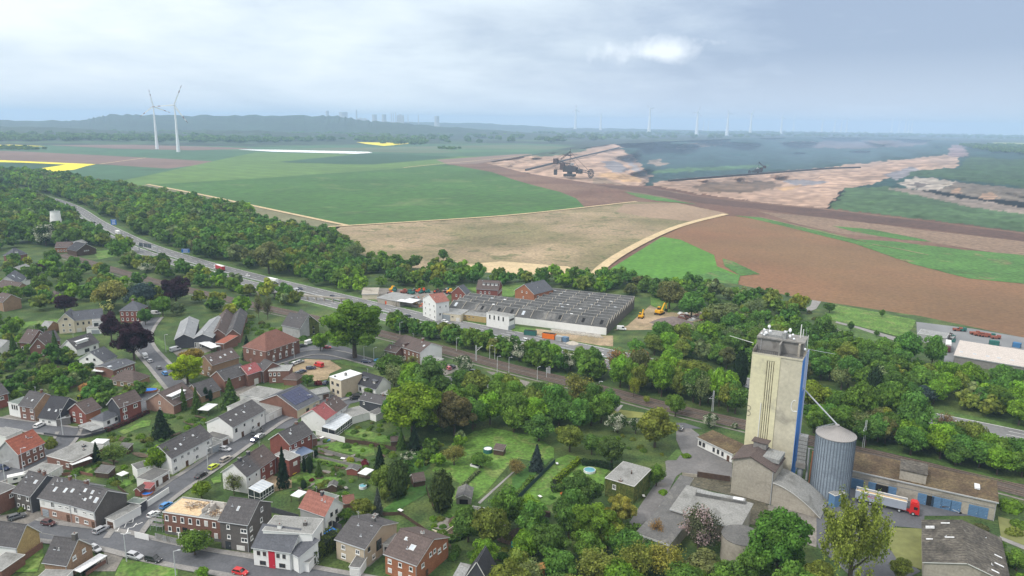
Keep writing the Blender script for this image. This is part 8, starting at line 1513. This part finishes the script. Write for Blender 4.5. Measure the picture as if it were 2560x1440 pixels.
def board(base,w_,h_,z0,label,back=False,rz=0.0,stripes=3):
 w=G(base,GZ);t=empty('road_sign',(w.x,w.y,GZ),rz,label,'road sign')
 for x in(-w_*.35,w_*.35):mb=MB();mb.tube((x,.1,0),(x,.1,z0+h_),.12,.12,gal,6);mb.obj('post',t)
 mb=MB();mb.box((-w_/2,-.05,z0),(w_/2,.05,z0+h_),ctg if back else sgn)
 if not back:
  for i in range(stripes):mb.box((-w_*.3,-.08,z0+h_*(.2+.25*i)),(w_*.3,-.052,z0+h_*(.2+.25*i)+h_*.08),frw)
  for q in(0,1):mb.box((-w_/2+.1,-.075,z0+.1+q*(h_-.4)),(w_/2-.1,-.052,z0+.25+q*(h_-.4)),frw)
 mb.obj('panel',t)
O(0,360);board((1140,818),6.0,6.0,1,'large blue and white road sign beside the distant motorway');board((1858,1100),6.5,3.6,1,'blue road sign beside the motorway at the edge of the wood',rz=.2)
def gantry():
 a,b=G((1395,1075),GZ),G((1575,1105),GZ);d=b-a;t=empty('sign_gantry',(a.x,a.y,GZ),math.atan2(d.y,d.x),'dark sign gantry seen from behind across the motorway','sign gantry');L=d.length
 for x in(0,L):mb=MB();mb.box((x-.25,-.25,0),(x+.25,.25,7),gal);mb.obj('post',t)
 mb=MB();mb.box((0,-.3,6.2),(L,.3,6.9),gal);mb.obj('beam',t)
 for x in(.05,.30,.52):mb=MB();mb.box((x*L,-.5,4.8),((x+.2)*L,-.35,8.2),mat('sign_back',(.07,.085,.10),var=.2));mb.obj('panel',t)
gantry()
def windmill():
 w=G((570,848),GZ);t=empty('windmill_tower',(w.x,w.y,GZ),0,'white tapered windmill tower without sails above the trees at left','windmill');mb=MB();mb.lathe([(6.6,0),(5.6,8),(4.5,17.5),(4.7,17.6),(4.7,18.1),(4.3,18.2)],B_['white'],28);mb.obj('tower',t);mb=MB();mb.lathe([(4.35,18.2),(4.3,18.6),(.1,18.9)],B_['rgreen'],24);mb.tube((0,0,18.9),(0,0,20.5),.25,.2,frw,6);mb.obj('flat_cap',t)
 for z,a in((4,-1.7),(8,-1.3),(8,-2.1),(13,-1.7)):f_,p_=win_mesh('w',1.0,1.4);r=6.6-z*.12+.02;link('window',f_,t,(r*math.cos(a),r*math.sin(a),z),a+PI/2);
windmill()
O(0,0,1)
t=empty('bridge_piers',tuple(G((625,738),GZ)),-.25,'dark bridge piers under the edge of the near carriageway','bridge');mb=MB()
for i in range(12):mb.box((i*6.0,-.5,-1),(i*6.0+.8,.5,2.2),B_['conc'])
mb.box((-1,-.6,2.2),(70,.6,3.2),B_['conc']);mb.obj('pier_row',t)
def heap(c,r,h,m,label,name='gravel_heap',cat='gravel heap',seed=1):
 w=G(c,GZ);rs=random.Random(seed);mb=MB();n,k=20,6;rings=[[(r*(1-j/k)*(1+.12*rs.uniform(-1,1))*math.cos(2*PI*i/n),r*(1-j/k)*(1+.12*rs.uniform(-1,1))*math.sin(2*PI*i/n),h*(j/k)**.9)for i in range(n)]for j in range(k)]
 for a,b in zip(rings,rings[1:]):
  for i in range(n):mb.face([a[i],a[(i+1)%n],b[(i+1)%n],b[i]],m)
 for i in range(n):mb.face([rings[-1][i],rings[-1][(i+1)%n],(0,0,h)],m)
 setp(mb.obj(name,loc=(w.x,w.y,GZ)),label,cat)
O(1280,720);heap((1610,365),13,5,mat('dark_gravel',(.15,.12,.11),var=.3,scale=.5),'large dark grey gravel heap on the sandy yard');heap((605,555),3.5,1.5,mat('pale_gravel',(.42,.38,.32)),'small pale gravel heap beside the motorway',seed=3)
rr=random.Random(12)
for i in range(40):
 w=G((rr.uniform(1680,1930),rr.uniform(262,330)),GZ);mb=MB();s=rr.uniform(.7,2.2);c=rr.choice([B_['rwhite'],B_['rred'],B_['conc'],B_['wood'],ctg,B_['rterr']]);mb.box((-s,-s*.6,0),(s,s*.6,s*.5),c,Matrix.Rotation(rr.uniform(-.2,.2),4,'X'));mb.box((-s*.4,-s*.5,s*.5),(s*.8,s*.3,s*.8),c);setp(mb.obj('rubble_pile',loc=(w.x,w.y,GZ),rz=rr.uniform(0,3)),'pile of demolition rubble right of the dark gravel heap','rubble pile','rubble piles behind the factory')
for i in range(60):
 w=G((390+i*8.7,438+i*.98+rr.uniform(-3,6)),GZ);mb=MB();s=rr.uniform(.5,1.0);mb.lathe([(s,0),(s*.8,s*.6),(.1,s*.9)],B_['conc'],6);setp(mb.obj('boulder',loc=(w.x,w.y,GZ)),'pale boulder in the long stone bank before the white factory wall','boulder','boulders before the factory wall')
O(0,0,1)
settle()
O(0,0,1)
MIXF=[('mid','g',5),('mid','d',4),('mid','e',4),('mid','o',2),('mid','s',1.2),('mid','b',1.6),('mid','m',0.5)]
P=[]
P+=scatter([(-150,432),(60,440),(180,455),(330,485),(480,512),(620,545),(700,640),(620,668),(540,655),(400,612),(290,556),(190,508),(60,468),(-150,455)],12,(6.5,9.5),MIXF,'','',far=True)
P+=scatter([(-150,470),(40,485),(170,525),(250,590),(330,640),(280,655),(120,620),(-150,590)],11.5,(6,9),MIXF,'','',far=True)
woodland(P,'dense green wood on both sides of the motorway in the hazy distance')
D=[]
for pl,sp,rr in(([(-300,352),(300,354),(640,358),(870,352),(1000,362),(1060,362),(1060,345),(640,330),(300,336),(-300,340)],55,(18,30)),([(1030,355),(1300,360),(1500,352),(1700,348),(2000,342),(2350,344),(2600,350),(2900,352),(2900,345),(1900,330),(1100,335)],75,(20,36)),([(-100,372),(50,375),(120,374),(60,368),(-100,368)],22,(7,10)),([(1090,372),(1130,374),(1160,371),(1100,369)],22,(7,9)),([(2400,364),(2480,380),(2700,395),(2900,395),(2900,378),(2500,364)],45,(12,20))):
 D+=scatter(pl,sp,rr,[('mid','d',3),('mid','g',1)],'','',far=True,avoid=False,vs=(0.35,0.6))
woodland(D,'belts of dark trees far away along the hazy horizon')
def ridge(pts,name,depth,m,zb=0.0):
 """hill whose skyline passes through (px, py) at the given forward distance"""
 mb=MB();rows=[]
 for k,(f_,zf)in enumerate(((0.86,0.0),(0.93,0.55),(1.0,1.0),(1.08,0.9),(1.25,0.0))):
  row=[]
  for(px,py)in pts:
   d=ray((px,py));s=depth*f_/d.y;w0=Vector((0,0,CH))+d*(depth/d.y);z=max(0.5,w0.z)*zf
   row.append((d.x*s,depth*f_,z*(1+0.06*R.uniform(-1,1))if 0<k<4 else 0))
  rows.append(row)
 for a,b in zip(rows,rows[1:]):
  for i in range(len(pts)-1):mb.face([a[i],a[i+1],b[i+1],b[i]],m)
 o=mb.obj(name);setp(o,kind='structure')
hillm=mat('wooded_hill',(0.022,0.042,0.022),var=0.5,scale=0.004,fine=(0.02,0.4),coords='World')
def fine(pts,n=8,a=1.0):
 out=[]
 for p,q in zip(pts,pts[1:]):
  for i in range(n):t=i/n;out.append((p[0]+(q[0]-p[0])*t,p[1]+(q[1]-p[1])*t+R.uniform(-a,a)))
 return out+[pts[-1]]
ridge(fine([(-300,302),(0,301),(150,302),(215,300),(240,293),(275,287),(340,287),(500,289),(640,289),(800,289),(860,292),(890,299),(940,304),(1050,311),(1200,323),(1400,338),(1500,345)]),'hills',6800,hillm)
ridge(fine([(-300,318),(0,316),(200,322),(330,330),(500,326),(640,326),(720,331),(900,336),(1000,340),(1100,345)],8,1.2),'hills',4800,hillm)
ridge(fine([(1180,330),(1240,324),(1300,320),(1450,320),(1600,322),(1800,328),(2000,330),(2200,334),(2400,340),(2480,337),(2560,341),(2900,346)],8,1),'hills',13000,hillm)
ridge(fine([(800,304),(950,304),(1100,306),(1230,309),(1330,315),(1450,322),(1600,331)],8,.6),'hills',11800,hillm)
tw=mat('turbine_white',(0.72,0.74,0.76),var=0.06,scale=0.02,rough=0.5);tg=mat('turbine_red',(0.22,0.07,0.06),var=0.1)
def turbine(base,hub,rot,rad,label,group,yaw=0.0):
 w=G(base,0);dep=w.y;d=ray(hub);H=CH+d.z*(dep/d.y)
 t=empty('wind_turbine',(w.x,w.y,0),yaw,label,'wind turbine',group);k=H/160
 mb=MB();q_=1 if w.y<4000 else 2.2;mb.tube((0,0,-1),(0,0,H*0.36),6.2*k*q_,4.2*k*q_,tw,16);mb.tube((0,0,H*0.36),(0,0,H),4.2*k*q_,2.0*k*q_,tw,16);mb.obj('tower',t)
 mb=MB();mb.box((-2.2*k,-5*k,H-2.2*k),(2.2*k,9*k,H+2.4*k),tw);mb.obj('nacelle',t)
 mb=MB();mb.lathe([(0.01,-3.0*k),(1.6*k,-2*k),(2.3*k,0),(2.3*k,2*k)],tw,12);hb=mb.obj('hub',t,loc=(0,-5*k,H));hb.rotation_euler=(-PI/2,0,0)
 for i in range(3):
  mb=MB();st=[(0.03,1.3,tw),(0.12,2.1,tw),(0.5,1.5,tw),(0.62,1.2,tg),(0.74,1.0,tw),(0.86,.8,tg),(1.0,.35,tw)]
  for(a,wa,m),(b,wb,_)in zip(st,st[1:]):
   n=len(mb.v);f_=1.0*k*1.1
   for q,ww in((a,wa),(b,wb)):mb.v+=[(-ww*f_,-0.5*k,q*rad),(ww*f_*1.3,0,q*rad),(-ww*f_,0.5*k,q*rad)]
   for e in((0,1,4,3),(1,2,5,4),(2,0,3,5)):mb.f.append(tuple(n+x for x in e));mb.m.append(mb.mi(m))
  b_=mb.obj('blade',t,loc=(0,-6*k,H));b_.rotation_euler=(0,math.radians(rot+120*i),0)
turbine((446,380),(441,263),25,74,'nearer tall white wind turbine with blade pointing up right, right one of the pair','wind turbines',0.1)
turbine((393,373),(387,266),-9,62,'white wind turbine with blade pointing nearly straight up, left of the pair','wind turbines',0.35)
turbine((-60,366),(-34,262),63,74,'wind turbine of which only a blade tip enters at the left edge','wind turbines',0.2)
for i,(bx,by,hx,hy,rt,y)in enumerate([(1438,329,1440,274,0,.2),(1501,330,1502,286,40,.7),(1622,335,1625,273,70,.5),(1741,339,1743,280,20,.2),(1758,329,1759,300,50,0),(1770,329,1771,302,10,.4),(1817,339,1818,284,90,.6),(1875,337,1876,283,30,.3),(1952,336,1953,292,0,.1),(1983,331,1984,293,60,.4),(2054,334,2055,297,20,0),(2085,334,2086,300,45,.3),(2102,334,2103,300,80,.2),(2115,334,2116,296,5,.5),(2228,334,2229,298,50,.2),(2246,334,2247,303,15,.2),(2262,335,2264,298,88,.1),(2270,335,2271,303,30,.3),(2278,335,2280,300,60,.1),(2558,341,2562,296,20,.2)]):
 nm=['first','second','third','fourth','fifth','sixth','seventh','eighth','ninth','tenth','eleventh','twelfth','thirteenth','fourteenth','fifteenth','sixteenth','seventeenth','eighteenth','nineteenth','twentieth'][i]
 w=G((bx,by),0);turbine((bx,by),(hx,hy),rt,min(70,w.y/100+25),f'faint distant wind turbine beyond the pit, {nm} from the left along that horizon','far wind turbines beyond the pit',y)
conc=mat('far_concrete',(0.42,0.42,0.42),var=0.1,scale=0.01)
def tower_far(px,top,wpx,kind,label,dep=10500.0):
 d=ray((px,top));s=dep/d.y;H=CH+d.z*s;x=d.x*s;wm=wpx/F*dep/2
 nm={'cool':'cooling_tower','stack':'chimney_stack','block':'boiler_house'}[kind]
 mb=MB()
 if kind=='cool':mb.lathe([(wm,0),(wm*0.86,H*0.3),(wm*0.72,H*0.7),(wm*0.75,H)],conc,24)
 elif kind=='stack':mb.lathe([(wm,0),(wm*0.75,H)],conc,12)
 else:mb.box((-wm,-wm*0.8,0),(wm,wm*0.8,H),conc);mb.box((-wm*0.5,-wm*0.4,H),(wm*0.4,wm*0.4,H*1.06),conc)
 setp(mb.obj(nm,loc=(x,dep,0)),label,nm.replace('_',' '),'power station on the horizon')
for a in[(818,277,10,'cool','faint cooling tower on the far hill, leftmost of the power station'),(858,280,28,'cool','wide cooling tower right of the leftmost one above the hill'),(891,274,4.5,'stack','tall pale chimney at the right end of the long hill'),(902,296,14,'block','low boiler house right of the tall pale chimney'),(913,297,9,'block','small boiler house left of the middle group of cooling towers'),(936,286,16,'cool','cooling tower in the middle group, left one'),(960,286,15,'cool','cooling tower in the middle group, right one'),(978,281,2.2,'stack','thin chimney, left of three beside the boiler block'),(983,281,2.2,'stack','thin chimney, middle of three beside the boiler block'),(989,281,2.2,'stack','thin chimney, right of three beside the boiler block'),(1001,288,16,'block','big boiler block right of the three thin chimneys'),(1020,286,2,'stack','single thin chimney right of the boiler block'),(1046,287,2.5,'stack','rightmost thin chimney of the power station'),(1092,290,16,'cool','very faint cooling tower right of all the chimneys')]:
 tower_far(*a)
stl=mat('excavator_steel',(0.045,0.042,0.045),var=0.4,scale=0.2,rough=0.6);stl2=mat('excavator_red',(0.07,0.045,0.04),var=0.4,scale=0.2,rough=0.6)
def truss(mb,a,b,w,m,n=8,r=0.5):
 a,b=Vector(a),Vector(b);d=(b-a);s=Vector((d.y,-d.x,0)).normalized()*w/2;u=Vector((0,0,w*0.8));C=[(-1,0),(1,0),(1,1),(-1,1)]
 pt=lambda t,c:a+d*t+s*c[0]+u*c[1]
 for c in C:mb.tube(pt(0,c),pt(1,c),r,r,m,4)
 for i in range(n):
  for j in range(4):mb.tube(pt(i/n,C[j]),pt((i+1)/n,C[(j+1)%4]),r*.7,r*.7,m,3)
def excavator(p,z,k,label,flip=1):
 w=G(p,z);t=empty('bucket_wheel_excavator',(w.x,w.y,z),math.radians(-18)*flip,label,'bucket wheel excavator')
 t.scale=(k*flip*.62,k*.8,k*.85)
 mb=MB()
 for x in(-14,0,14):
  for y in(-7,7):mb.box((x-5.5,y-2,0),(x+5.5,y+2,3.2),stl)
 mb.box((-20,-9,3.2),(20,9,6),stl);mb.obj('crawler_base',t)
 mb=MB();mb.lathe([(9,6),(9,12)],stl,16);mb.box((-22,-10,12),(26,10,24),stl);mb.box((-34,-6,16),(-18,6,34),stl2);mb.box((24,-7,8),(44,7,18),stl);mb.box((-6,-6,20),(8,6,28),stl2);mb.box((2,-5,28),(12,5,33),tw);mb.obj('superstructure',t)
 mb=MB();truss(mb,(-22,0,12),(20,0,12),16,stl,6,.8);truss(mb,(-14,0,22),(14,0,22),13,stl,4,.8);truss(mb,(0,0,20),(0,0,62),9,stl2,6,.8);truss(mb,(0,0,60),(-34,0,40),4,stl,5);mb.obj('mast',t)
 mb=MB();truss(mb,(8,0,18),(72,0,8),7,stl,9,.6);mb.tube((0,0,62),(70,0,14),.5,.5,stl,4);mb.tube((0,0,50),(40,0,17),.5,.5,stl,4);arm=mb.obj('wheel_boom',t)
 mb=MB()
 for i in range(16):
  a,b=2*PI*i/16,2*PI*(i+1)/16;mb.tube((75+7*math.cos(a),0,9+7*math.sin(a)),(75+7*math.cos(b),0,9+7*math.sin(b)),1.3,1.3,stl,4);mb.tube((75,0,9),(75+9*math.cos(a),0,9+9*math.sin(a)),.4,.4,stl,3)
  c=Vector((75+10*math.cos(a),0,9+10*math.sin(a)));mb.box((c.x-1.3,-2,c.z-1.3),(c.x+1.3,2,c.z+1.3),stl)
 mb.obj('bucket_wheel',t)
 mb=MB();truss(mb,(-8,0,24),(-52,0,36),8,stl,6,.6);mb.box((-58,-8,30),(-44,8,44),stl2);mb.tube((0,0,62),(-50,0,44),.5,.5,stl,4);mb.obj('counterweight_boom',t)
 mb=MB();truss(mb,(-5,8,16),(-66,40,14),5,stl,9,.5);mb.box((-70,36,0),(-60,46,14),stl);mb.obj('discharge_boom',t)
excavator((1424,441),-12,1.15,'huge dark bucket wheel excavator with lattice booms at the near edge of the pit')
excavator((1895,435),-15,0.62,'smaller looking dark bucket wheel excavator standing on the sandy bench by the deep pit',-1)
def conveyor(pts,z,label):
 P=[G(p,z)for p in pts];mb=MB();o=P[0]
 for a,b in zip(P,P[1:]):
  d=b-a;an=math.atan2(d.y,d.x);mb.box((0,-3.0,0),(d.length,3.0,4.5),stl,Matrix.Translation(a-o)@Matrix.Rotation(an,4,'Z'))
 setp(mb.obj('conveyor_belt',loc=tuple(o)),label,'conveyor')
conveyor([(1315,427),(1350,418),(1430,398),(1548,370)],-6,'long straight dark conveyor running up the sandy slope behind the big excavator')
conveyor([(1672,454),(1760,447),(1850,440),(1950,432),(2080,422),(2150,420)],-12,'long dark conveyor along the sandy bench at the edge of the deep pit')
def haze():
 global nt
 m=bpy.data.materials.new('haze');m.use_nodes=True;nt=m.node_tree;nt.nodes.clear()
 v=N('ShaderNodeVolumePrincipled');v.inputs['Color'].default_value=(0.54,0.745,1.0,1);v.inputs['Density'].default_value=1.05e-4;v.inputs['Anisotropy'].default_value=0.0
 o=N('ShaderNodeOutputMaterial');Lk(v.outputs[0],o.inputs['Volume'])
 mb=MB();mb.box((-26000,-1500,-115),(26000,20000,275),m);b=mb.obj('haze');setp(b,kind='stuff')
haze()
